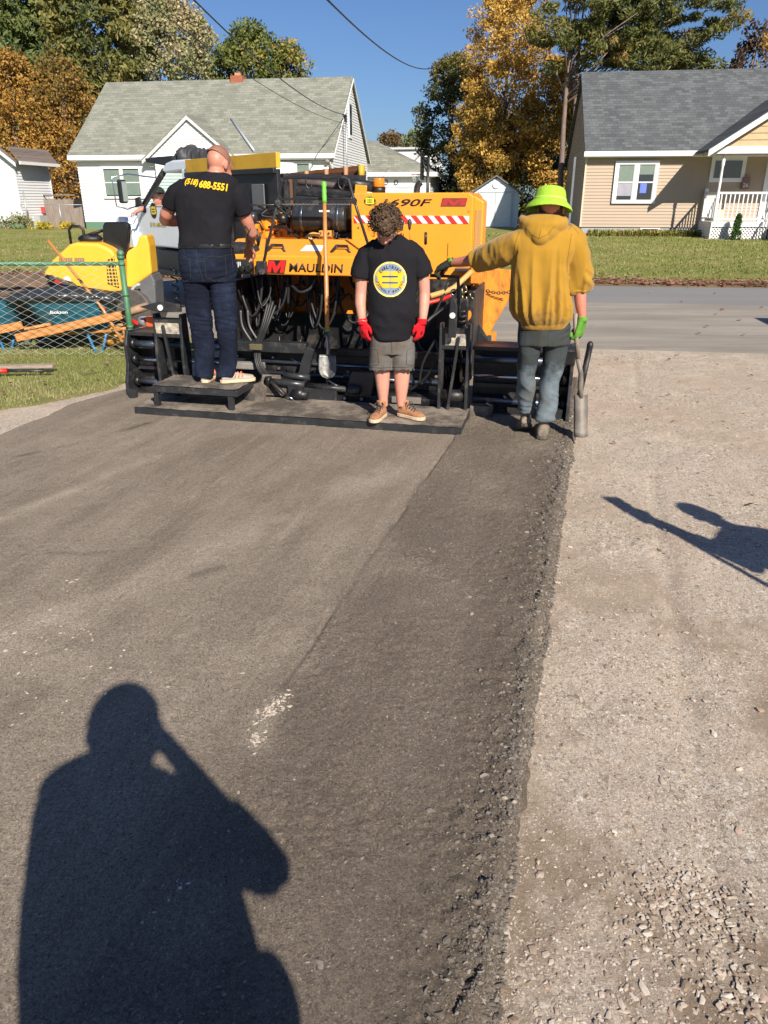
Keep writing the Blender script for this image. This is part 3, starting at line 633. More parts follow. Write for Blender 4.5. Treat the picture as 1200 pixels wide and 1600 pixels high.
# ---------------- hip roofed garage ----------------
gx=HF.local(Vector((-2.4,45.0,0)))
GF=Frame(-2.5,46.2,-9)
gg=emp('garage','white garage with sage hip roof behind the white house','garage',(GF.o[0],GF.o[1],0),GF.a)
gw=GF.P(672,290,0).x; ge=GF.P(600,270,0).z; gt=GF.P(574,218,2.6).z; px_=GF.P(568,218,2.6).x
mb=MB(); mb.bx(0.05,gw-0.05,0.05,6.5,0.2,ge); siding(mb,0,gw,0.4,ge-0.2,0.02); siding(mb,0,6.5,0.4,ge-0.1,gw-0.02,axis='y',sgn=1); mb.build('wall',M_white,gg)
mb=MB(); o_=0.35
V=[(-o_,-o_,ge),(gw+o_,-o_,ge),(gw+o_,6.9,ge),(-o_,6.9,ge),(px_,2.6,gt),(px_+0.5,4.2,gt)]
vs=[mb.bm.verts.new(v) for v in V]
for f in ((0,1,4),(1,2,5,4),(2,3,5),(3,0,4,5),(0,3,2,1)): mb.face([vs[i] for i in f])
mb.build('roof',M_roofL,gg)
MB().bx(-o_,gw+o_,-o_-0.05,-o_,ge-0.2,ge+0.02).bx(gw+o_,gw+o_+0.05,-o_-0.05,6.9,ge-0.2,ge+0.02).bx(-0.3,gw+0.3,-0.3,0.0,ge-0.24,ge-0.2).build('fascia',M_trim,gg)
a=GF.P(556,296,0); b_=GF.P(644,330,0); dr_=MB().bx(a.x,b_.x,-0.06,0.0,0.5,a.z).build('garage_door',M_trim,gg)
MB().bx(a.x-0.1,b_.x+0.1,-0.05,-0.01,a.z,a.z+0.12).bx(b_.x,b_.x+0.1,-0.05,-0.01,0.4,a.z).build('door_trim',pm('grey_trim',(0.42,0.46,0.46),0.6),gg)
for k in (0.42,0.6): 
    q=GF.P(556+88*k+10,285,0); MB().tube([(q.x+0.1*math.cos(a_),-0.03,q.z+0.12*math.sin(a_)) for a_ in np.linspace(0,2*PI,12)],0.02,6).build('hose_hook',M_black,gg)
# downspout
q=GF.P(655,300,-0.2); MB().hose([(q.x,-0.3,ge-0.1),(q.x,-0.28,ge-0.4),(q.x-0.25,-0.06,ge-0.8),(q.x-0.25,-0.06,0.6)],0.06).build('downspout',M_trim,gg)
# grey-white house farther back
BF=Frame(0.0,64,-12)
bh=emp('distant_house','distant white gabled house between the garage roof and the olive tree','house',(0,64,0),BF.a)
bl,br_=BF.P(627,240,0).x,BF.P(695,240,0).x; zt=BF.P(661,226,0).z; zb=BF.P(661,262,0).z
xm=BF.P(668,226,0).x
mb=MB(); mb.prism([(bl,0.2),(br_,0.2),(br_,zb),(xm,zt),(bl,zb-0.6)],'y',0,0.2); mb.build('gable_wall',M_white,bh)
ex=BF.P(612,240,0).x-1.2
mb=MB(); mb.prism([(xm,zt+0.04),(bl-0.3,zb-0.85),(bl-0.3,zb-1.0),(xm,zt-0.12)],'y',-0.3,0.0); mb.build('rake_board',pm('grey_rake',(0.45,0.43,0.42),0.7),bh)
mb=MB(); mb.bx(ex,xm-0.2,1.2,8,0.2,zt-0.25); mb.build('dormer_wall',M_white,bh)
mb=MB(); mb.bx(ex-0.1,xm,1.0,8,zt-0.25,zt-0.1); mb.build('roof',pm('pale_roof',(0.5,0.52,0.55),0.6),bh)
q=BF.P(666,238,0); wf=MB().bx(q.x-0.3,q.x+0.3,-0.05,0.0,q.z-1.1,q.z+0.5).build('window',M_glass,bh); MB().bx(q.x-0.3,q.x+0.3,-0.07,-0.051,q.z-0.32,q.z-0.24).build('sash',M_trim,wf)
# ---------------- basketball hoop ----------------
p=W(668,300,38); hb=emp('basketball_hoop','black basketball hoop on a pole in front of the white garage','basketball hoop',(p.x,38,0.3),R(-9))
zr=W(645,272,38).z-0.3; zt_=W(660,238,38).z-0.3; zbm=W(660,281,38).z-0.3
MB().cyl((0,0,0),(0,0,zt_-0.2),0.07).build('pole',M_black,hb)
mb=MB(); mb.box((-0.28,0.1,(zt_+zbm)/2),(0.05,1.1,0.06)); 
for zz in (zbm+0.03,zt_-0.03,(zt_+zbm)/2-0.2): mb.box((-0.28,0.1,zz),(0.06,1.15,0.07))
for yy in (-0.45,0.1,0.62): mb.box((-0.28,yy,(zt_+zbm)/2),(0.055,0.06,zt_-zbm))
mb.build('backboard_frame',M_black,hb,label=None)
MB().box((-0.31,0.1,(zt_+zbm)/2),(0.015,1.1,zt_-zbm-0.1)).build('backboard',pm('smoked',(0.06,0.065,0.07),0.2),hb)
MB().tube([(0,0,zt_-0.9),(-0.28,0,zt_-0.35)],0.04,6).tube([(0,0,zt_-0.35),(-0.28,0,zt_-0.2)],0.03,6).tube([(0,0,zbm+0.1),(-0.28,0.1,zbm+0.2)],0.03,6).build('bracket',M_black,hb)
rm=MB().tube([(-0.56+0.23*math.cos(a_),0.1+0.23*math.sin(a_),zr) for a_ in np.linspace(0,2*PI,20)],0.016,6).build('rim',pm('rim_red',(0.55,0.12,0.06),0.5),hb)
mb=MB()
for k in range(12):
    a0=2*PI*k/12
    for s in (-1,1):
        a1=a0+s*0.52; mb.tube([(-0.56+0.23*math.cos(a0),0.1+0.23*math.sin(a0),zr),(-0.56+0.17*math.cos(a1),0.1+0.17*math.sin(a1),zr-0.2),(-0.56+0.13*math.cos(a0),0.1+0.13*math.sin(a0),zr-0.4)],0.008,4)
mb.build('net',M_trim,rm)
# ---------------- shed ----------------
SF=Frame(*W(736,355,40).xy[:],-9)
sh=emp('garden_shed','small white gabled garden shed standing in tree shade','shed',(SF.o[0],SF.o[1],0),SF.a)
M_shed=pm('shed_white',(0.60,0.66,0.70),0.7,var=0.08)
sw=SF.P(809,340,0).x; se=SF.P(770,301,0).z; st=SF.P(772,277,0).z
mb=MB(); mb.bx(0.03,sw-0.03,0.03,3,0.3,se); mb.prism([(0.03,se),(sw-0.03,se),(sw/2,st-0.05)],'y',0.03,3); siding(mb,0,sw,0.42,st-0.04,0.02,0.12,lambda z:(0,sw) if z<se else ((z-se)/(st-se)*sw/2,sw-(z-se)/(st-se)*sw/2)); siding(mb,0,3,0.42,se,sw-0.02,0.12,axis='y',sgn=1); mb.build('wall',M_shed,sh)
mb=MB()
for a,b_ in ((-0.16,sw/2),(sw+0.16,sw/2)): mb.prism([(a,se-0.1),(b_,st+0.03),(b_,st+0.11),(a,se-0.02)],'y',-0.15,3.1)
mb.build('roof',pm('shed_roof',(0.12,0.13,0.14),0.9),sh)
MB().bx(sw*0.17,sw*0.5-0.01,-0.05,0.0,0.45,se-0.02).build('door',M_shed,sh); MB().bx(sw*0.5+0.01,sw*0.83,-0.05,0.0,0.45,se-0.02).build('door',M_shed,sh)
MB().bx(sw*0.13,sw*0.87,-0.06,0,se,se+0.06).bx(sw*0.13,sw*0.165,-0.06,0,0.42,se).bx(sw*0.835,sw*0.87,-0.06,0,0.42,se).build('door_frame',pm('shed_trim',(0.42,0.5,0.53),0.6),sh)
MB().cyl((sw/2,-0.05,se+0.36),(sw/2,0.0,se+0.36),0.17,0.17,20).build('gable_vent',M_trim,sh)
# ---------------- beige house right ----------------
RF=Frame(7.72,31.2,-8)
rh=emp('beige_house','beige clapboard house with slate grey roof and white front porch','house',(RF.o[0],RF.o[1],0),RF.a)
RW=12.5; RD=8.4; re=RF.P(1000,240,0).z; rr_=RF.P(1000,119,RD/2).z; rf0=RF.P(1000,355,0).z
mb=MB(); mb.bx(0.04,RW,0.04,RD,rf0,re); mb.prism([(0.04,re),(RD-0.04,re),(RD/2,rr_-0.1)],'x',0.04,RW); mb.build('wall_core',M_beige,rh)
mb=MB(); siding(mb,0,RW,rf0,re-0.05,0.02,0.118,dep=0.02); siding(mb,0,RD,rf0,rr_-0.1,0.02,0.118,lambda z:(0,RD) if z<re else ((z-re)/(rr_-re)*RD/2,RD-(z-re)/(rr_-re)*RD/2),axis='y',sgn=-1); mb.build('siding',M_beige,rh)
MB().bx(0.06,RW,0.05,RD-0.05,0.1,rf0).build('foundation',M_found,rh)
MB().bx(-0.03,0.03,-0.03,0.03,rf0,re-0.03).build('corner_post',pm('dark_corner',(0.62,0.5,0.38),0.5),rh)
rf=MB(); prism_roof(rf,-0.12,RW+0.2,-0.32,RD+0.32,re+0.0,rr_+0.1,0.09); rf.build('roof',M_roofR,rh)
MB().bx(-0.14,RW,-0.37,-0.325,re-0.10,re+0.07).bx(-0.1,RW,-0.325,0.0,re-0.13,re-0.10).build('fascia',M_trim,rh)
p0=RF.P(955,317,0); p1=RF.P(1031,250,0); f,hv=window(rh,p0.x,p0.z-0.02,p1.x-p0.x,p1.z-p0.z,y=-0.03,fr=0.13)
(a,b_),(c_,d_)=hv; zm=(p0.z+p1.z)/2
blind(f,a,b_,zm,p1.z-0.15,-0.03,M_blind); blind(f,a,b_,p0.z+0.25,zm,-0.03,M_lilac); blind(f,c_,d_,zm+0.25,p1.z-0.15,-0.03,M_blind)
MB().bx(c_+0.12,c_+0.36,-0.0435,-0.0425,p0.z+0.35,p0.z+0.75).build('poster',pm('blue_poster',(0.12,0.18,0.6),0.5),f)
MB().bx(RF.P(1000,360,0).x,RF.P(1031,360,0).x,0.0,0.06,rf0-0.28,rf0-0.03).build('basement_window',M_trim,rh)
MB().bx(RF.P(1003,360,0).x,RF.P(1028,360,0).x,-0.01,0.0,rf0-0.25,rf0-0.06).build('pane',M_glass,rh)
MB().bx(RF.P(910,352,-0.05).x-0.55,RF.P(910,352,-0.05).x-0.47,-0.04,0.04,0.4,re-0.1).build('downspout',pm('dark_spout',(0.14,0.16,0.18),0.4),rh)
# porch
q0=RF.P(1112,345,-1.9); px0=q0.x; pzf=RF.P(1150,347,-1.9).z; pz0=RF.P(1150,383,-1.9).z; pR=px0+3.7
M_lat=M_trim
pf=MB().bx(px0,pR,-1.9,-0.01,pzf-0.12,pzf).bx(px0,pR,-1.92,-1.9,pzf-0.16,pzf+0.01).build('porch_floor',M_trim,rh)
mb=MB(); siding(mb,-1.85,-0.05,pz0-0.1,pzf-0.12,px0+0.01,0.1,axis='y',sgn=-1); mb.bx(px0+0.0,px0+0.06,-1.9,-1.84,pz0-0.1,pzf-0.12); mb.bx(px0+0.03,px0+0.05,-1.85,-0.05,pz0-0.1,pzf-0.12); mb.build('porch_skirt',M_white,rh)
lat=MB(); x1=px0+1.95; x0=px0+0.06; zA,zB=pz0-0.05,pzf-0.16; hgt=zB-zA
for s in (-1,1):
    n=int((x1-x0+hgt)/0.12)
    for k in range(n+1):
        # diagonal strip clipped to panel
        xa=x0-hgt+k*0.12 if s==1 else x0+k*0.12
        pa=Vector((xa,0,zA)); pb=Vector((xa+s*hgt,0,zB))
        def clip(pa,pb):
            if pa.x>pb.x: pa,pb=pb,pa
            if pb.x<=x0 or pa.x>=x1: return None
            dx=pb.x-pa.x
            a_=max(0,(x0-pa.x)/dx); b2=min(1,(x1-pa.x)/dx); return pa.lerp(pb,a_),pa.lerp(pb,b2)
        c=clip(pa,pb)
        if c and (c[1]-c[0]).length>0.03:
            y_=-1.87+s*0.005; d=(c[1]-c[0]).normalized(); nn=Vector((-d.z,0,d.x))*0.022
            lat.quad(*(Vector((v.x,y_,v.z)) for v in (c[0]-nn,c[1]-nn,c[1]+nn,c[0]+nn)))
lat.bx(x0,x1,-1.89,-1.86,zA-0.03,zA+0.03).bx(x1-0.05,x1,-1.89,-1.86,zA,zB)
lat.build('lattice',M_trim,rh)
MB().bx(x0,x1,-1.5,-1.45,zA-0.1,zB).build('under_porch_shade',M_black,rh)  # black sheet standing in for the shade beneath the porch
pxs=[px0+0.10,px0+1.88]
for k,u in enumerate(pxs):
    mb=MB(); pe=re-0.10
    prof=[(0,.065),(0.12,.065),(0.9,.065),(0.93,.045),(0.98,.062),(1.05,.04),(1.3,.05),(1.8,.04),(1.85,.055),(1.9,.06),(pe-pzf,.06)]
    mb.tube([(u,-1.8,pzf+a_) for a_,_ in prof],[r_ for _,r_ in prof],12); mb.build('post',M_trim,rh)
rl=MB(); rz=pzf+0.98; rl.bx(pxs[0]+.05,pxs[1]-.05,-1.83,-1.77,rz-0.05,rz+0.02).bx(pxs[0]+.05,pxs[1]-.05,-1.83,-1.77,pzf+0.08,pzf+0.13)
n=11
for k in range(n): u=pxs[0]+0.14+(pxs[1]-pxs[0]-0.28)*k/(n-1); rl.bx(u-0.018,u+0.018,-1.815,-1.785,pzf+0.12,rz-0.04)
rl.build('railing',M_trim,rh)
rl=MB(); u=pxs[0]; rl.bx(u-.03,u+.03,-1.74,-0.1,rz-0.05,rz+0.02).bx(u-.03,u+.03,-1.74,-0.1,pzf+0.08,pzf+0.13)
for k in range(10): y_=-1.65+1.5*k/9; rl.bx(u-.015,u+.015,y_-.018,y_+.018,pzf+0.12,rz-0.04)
rl.bx(u-.06,u+.06,-0.2,-0.08,pzf,rz+0.15)
rl.build('side_railing',M_trim,rh)
# porch roof gable
ga=RF.P(1108,236,-2.3); gsl=0.66; mid=ga.x+2.9; gzb=ga.z-0.02
mb=MB()
for s in (-1,1): mb.prism([(mid+s*2.9,gzb),(mid,gzb+2.9*gsl),(mid,gzb+2.9*gsl+0.09),(mid+s*2.9,gzb+0.09)],'y',-2.3,2.2)
mb.build('porch_roof',M_roofR,rh)
mb=MB()
for s in (-1,1): mb.prism([(mid+s*2.92,gzb-0.15),(mid,gzb+2.9*gsl-0.15),(mid,gzb+2.9*gsl+0.05),(mid+s*2.92,gzb+0.05)],'y',-2.36,-2.30)
mb.bx(ga.x+0.3,mid+2.6,-2.05,-1.85,pe-0.02,pe+0.2); mb.bx(ga.x+0.3,ga.x+0.42,-1.85,-0.3,pe-0.02,pe+0.16)
mb.build('porch_trim',M_trim,rh)
mb=MB(); gb0=pe+0.2; siding(mb,0,1,gb0,gzb+2.8*gsl,-1.95,0.2,lambda z:(mid-(2.9-(z-gzb)/gsl)+0.05,mid+(2.9-(z-gzb)/gsl)-0.05)); mb.build('gable_shakes',M_shake,rh)
q=RF.P(1137,264,0); wn=MB().bx(q.x-0.62,q.x+0.62,-0.06,0.0,q.z-0.45,q.z+0.42).build('porch_window',M_trim,rh); MB().bx(q.x-0.48,q.x+0.48,-0.075,-0.061,q.z-0.31,q.z+0.28).build('pane',M_glass,wn)
q=RF.P(1164,286,0); mbx=MB().bx(q.x-0.13,q.x+0.13,-0.14,0.0,q.z-0.2,q.z+0.2).build('mailbox',pm('brown_box',(0.2,0.1,0.08),0.5),rh)
text_obj('house_number','26',0.2,M_trim,mbx,basis((q.x,-0.145,q.z-0.08),(1,0,0),(0,0,1)))
q=RF.P(1196,300,0); MB().bx(q.x-0.12,q.x+0.9,-0.05,0.0,pzf,pzf+2.05).build('storm_door',M_trim,rh)
MB().bx(q.x+0.1,q.x+0.75,-0.062,-0.051,pzf+0.3,pzf+1.8).build('door_pane',M_glass,rh)
q=RF.P(1150,327,-0.3); wp=MB().bx(q.x-0.8,q.x-0.45,-0.4,-0.1,pzf,pzf+0.4).build('porch_planter',pm('planter',(0.5,0.45,0.35),0.7),rh)
mb=MB(); sx0=x1+0.05
for k in range(4): mb.bx(sx0,sx0+1.3,-1.92-0.27*(k+1),-1.92-0.27*k,pz0-0.1,pzf-0.14*(k+1))
mb.build('steps',pm('tan_steps',(0.45,0.33,0.22),0.8),rh)
mb=MB(); hx=sx0+0.04; mb.tube([(hx,-1.85,pzf+0.9),(hx,-2.95,pz0+0.85)],0.035,6).tube([(hx,-2.95,pz0-0.05),(hx,-2.95,pz0+0.95)],0.045,6).tube([(hx,-1.85,pzf),(hx,-1.85,pzf+1.05)],0.045,6)
for k in range(6): y_=-1.95-0.16*k; mb.tube([(hx,y_,pzf-0.1-0.1*k),(hx,y_,pzf+0.86-0.1*k)],0.015,5)
mb.build('stair_rail',M_trim,rh)
# ---------------- small white house far left ----------------
LF=Frame(-22.5,40,-9)
lh=emp('small_white_house','small white clapboard house with brown roof at the left edge','house',(LF.o[0],LF.o[1],0),LF.a)
a=LF.P(29,300,0).x; zE=LF.P(30,250,0).z; zf_=LF.P(30,346,0).z; sl=0.78
mb=MB(); mb.prism([(a-7,zE),(a-0.04,zE),(a-3.5,zE+3.4*sl)],'y',0.04,0.3); siding(mb,a-7,a,zf_,zE+3.4*sl,0.02,0.115,lambda z:(a-7,a) if z<zE else (a-7+(z-zE)/sl,a-(z-zE)/sl)); mb.build('front_wall',M_white,lh)
mb=MB()
for s in (-1,1): mb.prism([(a-3.5+s*3.75,zE-0.15),(a-3.5,zE+3.55*sl),(a-3.5,zE+3.55*sl+0.1),(a-3.5+s*3.75,zE-0.05)],'y',-0.25,0.0)
mb.build('roof',M_roofB,lh)
mb=MB()
for s in (-1,1): mb.prism([(a-3.5+s*3.77,zE-0.3),(a-3.5,zE+3.55*sl-0.12),(a-3.5,zE+3.55*sl+0.02),(a-3.5+s*3.77,zE-0.14)],'y',-0.29,-0.25)
mb.build('rake_board',M_trim,lh)
b_=a; DL=2.9
mb=MB(); mb.bx(a-7,a-0.03,0.05,DL,zf_,zE); siding(mb,0,DL,zf_,zE-0.05,a-0.02,axis='y',sgn=1); mb.build('side_wall',M_white,lh)
p0=LF.P(30,251,-0.2); p1=LF.P(12,228,-0.2); p2=Vector((p0.x,DL+0.2,p0.z)); p3=Vector((p1.x,DL+0.2-0.0,p1.z))
mb=MB(); A=[mb.bm.verts.new(v) for v in (p0,p1,p3,p2)]; B=[mb.bm.verts.new(v-Vector((0,0,0.1))) for v in (p0,p1,p3,p2)]
for i in range(4): mb.face([A[i],A[(i+1)%4],B[(i+1)%4],B[i]])
mb.face(A); mb.face(B[::-1]); mb.build('side_roof',M_roofB,lh)
MB().bx(p0.x,p0.x+0.08,-0.25,DL+0.25,p0.z-0.16,p0.z-0.02).tube([(p0.x+0.02,DL,p0.z-0.1),(a+0.04,DL-0.05,p0.z-0.45),(a+0.04,DL-0.05,zf_)],0.04,6).build('gutter',M_trim,lh)
MB().bx(a-7,a-0.05,0.1,DL,0.1,zf_).build('foundation',M_gfound,lh)
MB().bx(LF.P(48,350,0.9).x,LF.P(64,350,0.9).x,0.9,1.5,0.3,zf_+0.25).build('bulkhead',M_found,lh)
# board fence between the two white houses
fo=emp('board_fence','weathered grey board fence between the two white houses','fence',(0,0,0),0)
mb=MB(); pL=W(58,350,41.5); pR_=W(150,350,40); n=44
for k in range(n):
    f_=k/(n-1); p=pL.lerp(pR_,f_); zt=W(100,311,41).z+0.12*math.sin(k*1.7)*0.3
    mb.box((p.x,p.y,(0.3+zt)/2),((pR_.x-pL.x)/n*0.93,0.03,zt-0.3),rz=R(-5),ry=random.uniform(-.01,.01))
mb.build('boards',M_wood,fo)
mb=MB()
for zz in (0.7,1.9): mb.tube([(pL.x,pL.y+0.05,zz),(pR_.x,pR_.y+0.05,zz)],0.04,4)
mb.build('rail',M_wood,fo)
MB().box(W(67,328,41)+Vector((0,-0.1,0)),(0.3,0.05,0.3)).build('red_sign',pm('red_sign',(0.4,0.04,0.04),0.5),fo)
fp=emp('thin_wire_fence','thin grey wire fence with pipe posts in front of the board fence','fence',(0,0,0),0)
for px in (37,44,96,136):
    q=W(px,345,38.5); MB().cyl((q.x,38.5,0.3),(q.x,38.5,W(px,318 if px!=44 else 299,38.5).z),0.03,n=8).build('post',M_steel,fp)
MB().cyl((W(37,345,38.5).x,38.5,W(40,320,38.5).z),(W(150,345,38.5).x,38.5,W(40,320,38.5).z),0.015,n=6).build('top_rail',M_steel,fp)

# ---------------- trees ----------------
def canopy(name,parent,clusters,leaf,per,mat,flat=0.7,up=0.0,tone_j=0.25,elong=1.0,seedtone=None):
    """clusters: (x,y,z,r,tone)"""
    C=np.array(clusters); n=len(C)*per; idx=np.repeat(np.arange(len(C)),per)
    d=rng.normal(0,1,(n,3)); d/=np.linalg.norm(d,axis=1)[:,None]; rr=rng.uniform(0.25,1,n)**0.6
    ctr=C[idx,:3]+d*rr[:,None]*C[idx,3][:,None]*np.array([1,1,flat])
    nrm=rng.normal(0,1,(n,3))+d*0.7+np.array([0,0,up]); nrm/=np.linalg.norm(nrm,axis=1)[:,None]
    t1=np.cross(nrm,rng.normal(0,1,(n,3))); t1/=np.linalg.norm(t1,axis=1)[:,None]; t2=np.cross(nrm,t1)
    s=leaf*rng.uniform(0.6,1.35,n)[:,None]
    co=np.stack([ctr-t1*s*elong,ctr-t2*s*0.55,ctr+t1*s*elong,ctr+t2*s*0.55],1).reshape(-1,3)
    me=np_mesh(name,co,np.arange(4*n).reshape(-1,4)); tone=np.clip(C[idx,4]+rng.normal(0,tone_j*0.5,n),0,1); face_attr(me,'tone',tone)
    return mesh_obj(name,me,mat,parent)
def limbs(parent,base,h,r,mat,clusters,n=14,lean=(0,0),name='trunk',z0=0.25):
    mb=MB(); pts=[];rad=[]
    for k in range(8):
        f=k/7; pts.append(Vector((lean[0]*f*f+0.12*math.sin(f*5+r*9),lean[1]*f,h*f))); rad.append(r*(1-0.8*f)*(1.25 if k==0 else 1))
    mb.tube(pts,rad,9); C=sorted(clusters,key=lambda c:random.random())[:n]
    for c in C:
        e=Vector(c[:3]); f=min(0.92,max(z0,(e.z/h)*0.72)); k=f*7; a=pts[int(k)].lerp(pts[min(7,int(k)+1)],k-int(k)); 
        m_=a.lerp(e,0.5)+Vector((random.uniform(-.3,.3),random.uniform(-.3,.3),0.25)); ra=r*(1-0.8*f)*0.55
        mb.tube([a,m_,e],[ra,ra*0.6,ra*0.18],6)
    return mb.build(name,mat,parent)
def tree(name,label,px,pyb,Y,px_w,py_top,py_bot,mat,leaf=0.16,n=120,per=70,shape='round',trunk_r=0.22,bark=M_bark,cr=1.0,group=None,tonef=None,trunk_h=None,lean=(0,0),gap=0.0,flat=0.75,elong=1.0,cat='tree',keepfn=None,inner=0.35,ylim=1.0):
    """crown fills the given picture extent at distance Y"""
    zt=W(px,py_top,Y).z; zb=W(px,py_bot,Y).z; cx=W(px,(py_top+py_bot)/2,Y).x; hw=abs(W(px+px_w/2,(py_top+py_bot)/2,Y).x-cx)
    zg=float(terrain(np.array(cx),np.array(Y))) 
    root=emp(name,label,cat,(cx,Y,zg-0.05),random.uniform(-.2,.2),group); H=zt-zg; B=zb-zg; cl=[]
    k=0
    while len(cl)<n and k<n*20:
        k+=1; u=random.random(); z=B+(H-B)*u
        if shape=='round': w_=math.sqrt(max(0.03,1-(2*u-1)**2*0.97))*(1.06-0.22*u)
        elif shape=='cone': w_=(1-u)**0.75*1.0+0.06
        elif shape=='column': w_=min(1,(1-u)*3+0.15)*min(1,u*5+0.5)
        elif shape=='vase': w_=(0.35+0.8*u) if u<0.75 else (0.95*(1-u)/0.25*0.75+0.28)
        else: w_=0.75+0.25*math.sin(u*9)
        a=random.uniform(0,2*PI); rad=math.sqrt(random.uniform(inner,1)); bumpy=1+0.25*noise.noise(Vector((math.cos(a)*1.5,math.sin(a)*1.5,z*0.5+px)))
        x=math.cos(a)*rad*hw*w_*bumpy; y=math.sin(a)*rad*hw*w_*bumpy*ylim
        if gap and noise.noise(Vector((x*0.6,y*0.6,z*0.6+px*0.1)))<-0.32+gap: continue
        if keepfn and not keepfn(x,y,z,u): continue
        tone=tonef(x,y,z,u) if tonef else 0.5+0.5*noise.noise(Vector((x*0.35,y*0.35,z*0.35+px)))
        cl.append((x,y,z,cr*random.uniform(0.5,1.1),tone+random.uniform(-.16,.16)))
    canopy('crown',root,cl,leaf,per,mat,flat=flat,elong=elong)
    limbs(root,None,H*0.93 if trunk_h is None else trunk_h,trunk_r,bark,cl,n=16,lean=lean)
    return root
def foliage(name,stops): return leaf_mat(name,stops,0.6,0.22)
F_rust=foliage('rust_foliage',[(0,(0.14,0.11,0.03)),(0.35,(0.30,0.17,0.04)),(0.65,(0.42,0.225,0.045)),(1,(0.50,0.34,0.07))])
F_pine=foliage('pine_foliage',[(0,(0.04,0.065,0.025)),(0.5,(0.09,0.13,0.04)),(1,(0.18,0.20,0.06))])
F_opine=foliage('olive_pine_foliage',[(0,(0.06,0.08,0.025)),(0.5,(0.15,0.16,0.045)),(0.8,(0.24,0.20,0.06)),(1,(0.33,0.22,0.07))])
F_sage=foliage('sage_foliage',[(0,(0.11,0.14,0.05)),(0.5,(0.25,0.26,0.12)),(0.8,(0.38,0.33,0.18)),(1,(0.52,0.40,0.26))])
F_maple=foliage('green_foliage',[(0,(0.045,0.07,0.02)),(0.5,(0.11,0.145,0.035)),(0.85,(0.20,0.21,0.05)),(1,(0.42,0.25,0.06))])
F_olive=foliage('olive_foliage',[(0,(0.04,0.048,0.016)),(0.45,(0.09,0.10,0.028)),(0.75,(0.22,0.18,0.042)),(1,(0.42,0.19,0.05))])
F_gold=foliage('gold_foliage',[(0,(0.15,0.12,0.03)),(0.3,(0.36,0.22,0.045)),(0.65,(0.54,0.33,0.07)),(1,(0.64,0.44,0.12))])
F_dark=foliage('dark_red_foliage',[(0,(0.03,0.02,0.015)),(0.5,(0.09,0.05,0.03)),(1,(0.20,0.13,0.05))])
GT='trees behind the houses'
tree('pine_tree','dark green pine filling the top left corner behind the rust trees',-5,300,62,170,-60,240,F_pine,0.17,190,80,'cone',cr=1.3,bark=M_pinebark,group=GT,flat=0.5,elong=1.5)
tree('pine_tree','tall dark pine second from the left edge behind the rust trees',75,300,66,160,-90,250,F_pine,0.17,240,80,'cone',cr=1.3,bark=M_pinebark,group=GT,flat=0.5,elong=1.5)
tree('pine_tree','tall olive green pine between the rust trees and the pale sage tree',145,300,58,150,-60,300,F_opine,0.15,260,80,'round',cr=1.1,bark=M_pinebark,group=GT,flat=0.5,elong=1.5)
tree('pine_tree','narrow brownish pine left of the pale sage tree, bare branches showing',205,300,60,60,-10,260,F_opine,0.14,46,60,'column',cr=0.9,bark=M_pinebark,group=GT,flat=0.5,elong=1.5,gap=0.1)
tree('maple_tree','rust orange tree at the left edge behind the small white house',28,340,47,118,84,350,F_rust,0.085,240,90,'round',group=GT,cr=0.85)
tree('maple_tree','rust brown tree right of the leftmost one, next to the white house roof',108,340,47.5,120,92,350,F_rust,0.085,240,90,'round',group=GT,cr=0.85,tonef=lambda x,y,z,u:0.75-0.6*u+0.3*noise.noise(Vector((x,y,z))*0.5))
tree('poplar_tree','large pale sage and tan tree behind the white house roof',265,300,62,175,0,230,F_sage,0.13,420,85,'round',cr=1.0,group=GT,tonef=lambda x,y,z,u:0.45+0.35*u*noise.noise(Vector((x*.8,y*.8,z*.3)))+0.25*u+0.25*noise.noise(Vector((x,y,z))*0.7))
tree('maple_tree','dark green maple behind the chimney of the white house',392,300,57,115,42,210,F_maple,0.13,170,80,'round',cr=1.0,group=GT)
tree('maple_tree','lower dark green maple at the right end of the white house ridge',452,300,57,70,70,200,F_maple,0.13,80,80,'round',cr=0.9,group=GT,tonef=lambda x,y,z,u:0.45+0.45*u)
tree('distant_tree','hazy brown distant tree left of the distant white house',612,290,95,56,213,262,F_dark,0.2,34,60,'round',cr=1.2,group=GT,tonef=lambda x,y,z,u:0.9)
tree('distant_tree','small yellowish distant tree touching the olive tree',650,290,85,40,208,262,F_sage,0.2,24,60,'round',cr=1.2,group=GT)
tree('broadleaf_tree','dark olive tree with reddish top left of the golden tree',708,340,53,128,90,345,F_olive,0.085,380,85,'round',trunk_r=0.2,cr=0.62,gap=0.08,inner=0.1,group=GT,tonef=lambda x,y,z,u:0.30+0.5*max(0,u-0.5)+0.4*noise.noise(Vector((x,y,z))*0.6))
tree('broadleaf_tree','tall golden yellow tree above the garden shed',795,330,46,160,-45,285,F_gold,0.08,430,85,'round',trunk_r=0.16,cr=0.62,group=GT,gap=0.10,inner=0.05)
tree('broadleaf_tree','golden and green tree between the olive tree and the tall golden tree',752,330,45,95,150,300,F_gold,0.08,150,80,'round',trunk_r=0.14,cr=0.6,group=GT,gap=0.1,inner=0.05,tonef=lambda x,y,z,u:0.35+0.6*noise.noise(Vector((x,y,z))*0.8))
tree('broadleaf_tree','lower golden orange tree beside the slate roof',862,330,45,100,92,290,F_gold,0.08,230,80,'round',trunk_r=0.17,cr=0.6,group=GT,gap=0.16,inner=0.05,lean=(0.3,0),tonef=lambda x,y,z,u:0.45+0.5*noise.noise(Vector((x,y,z))*0.8))
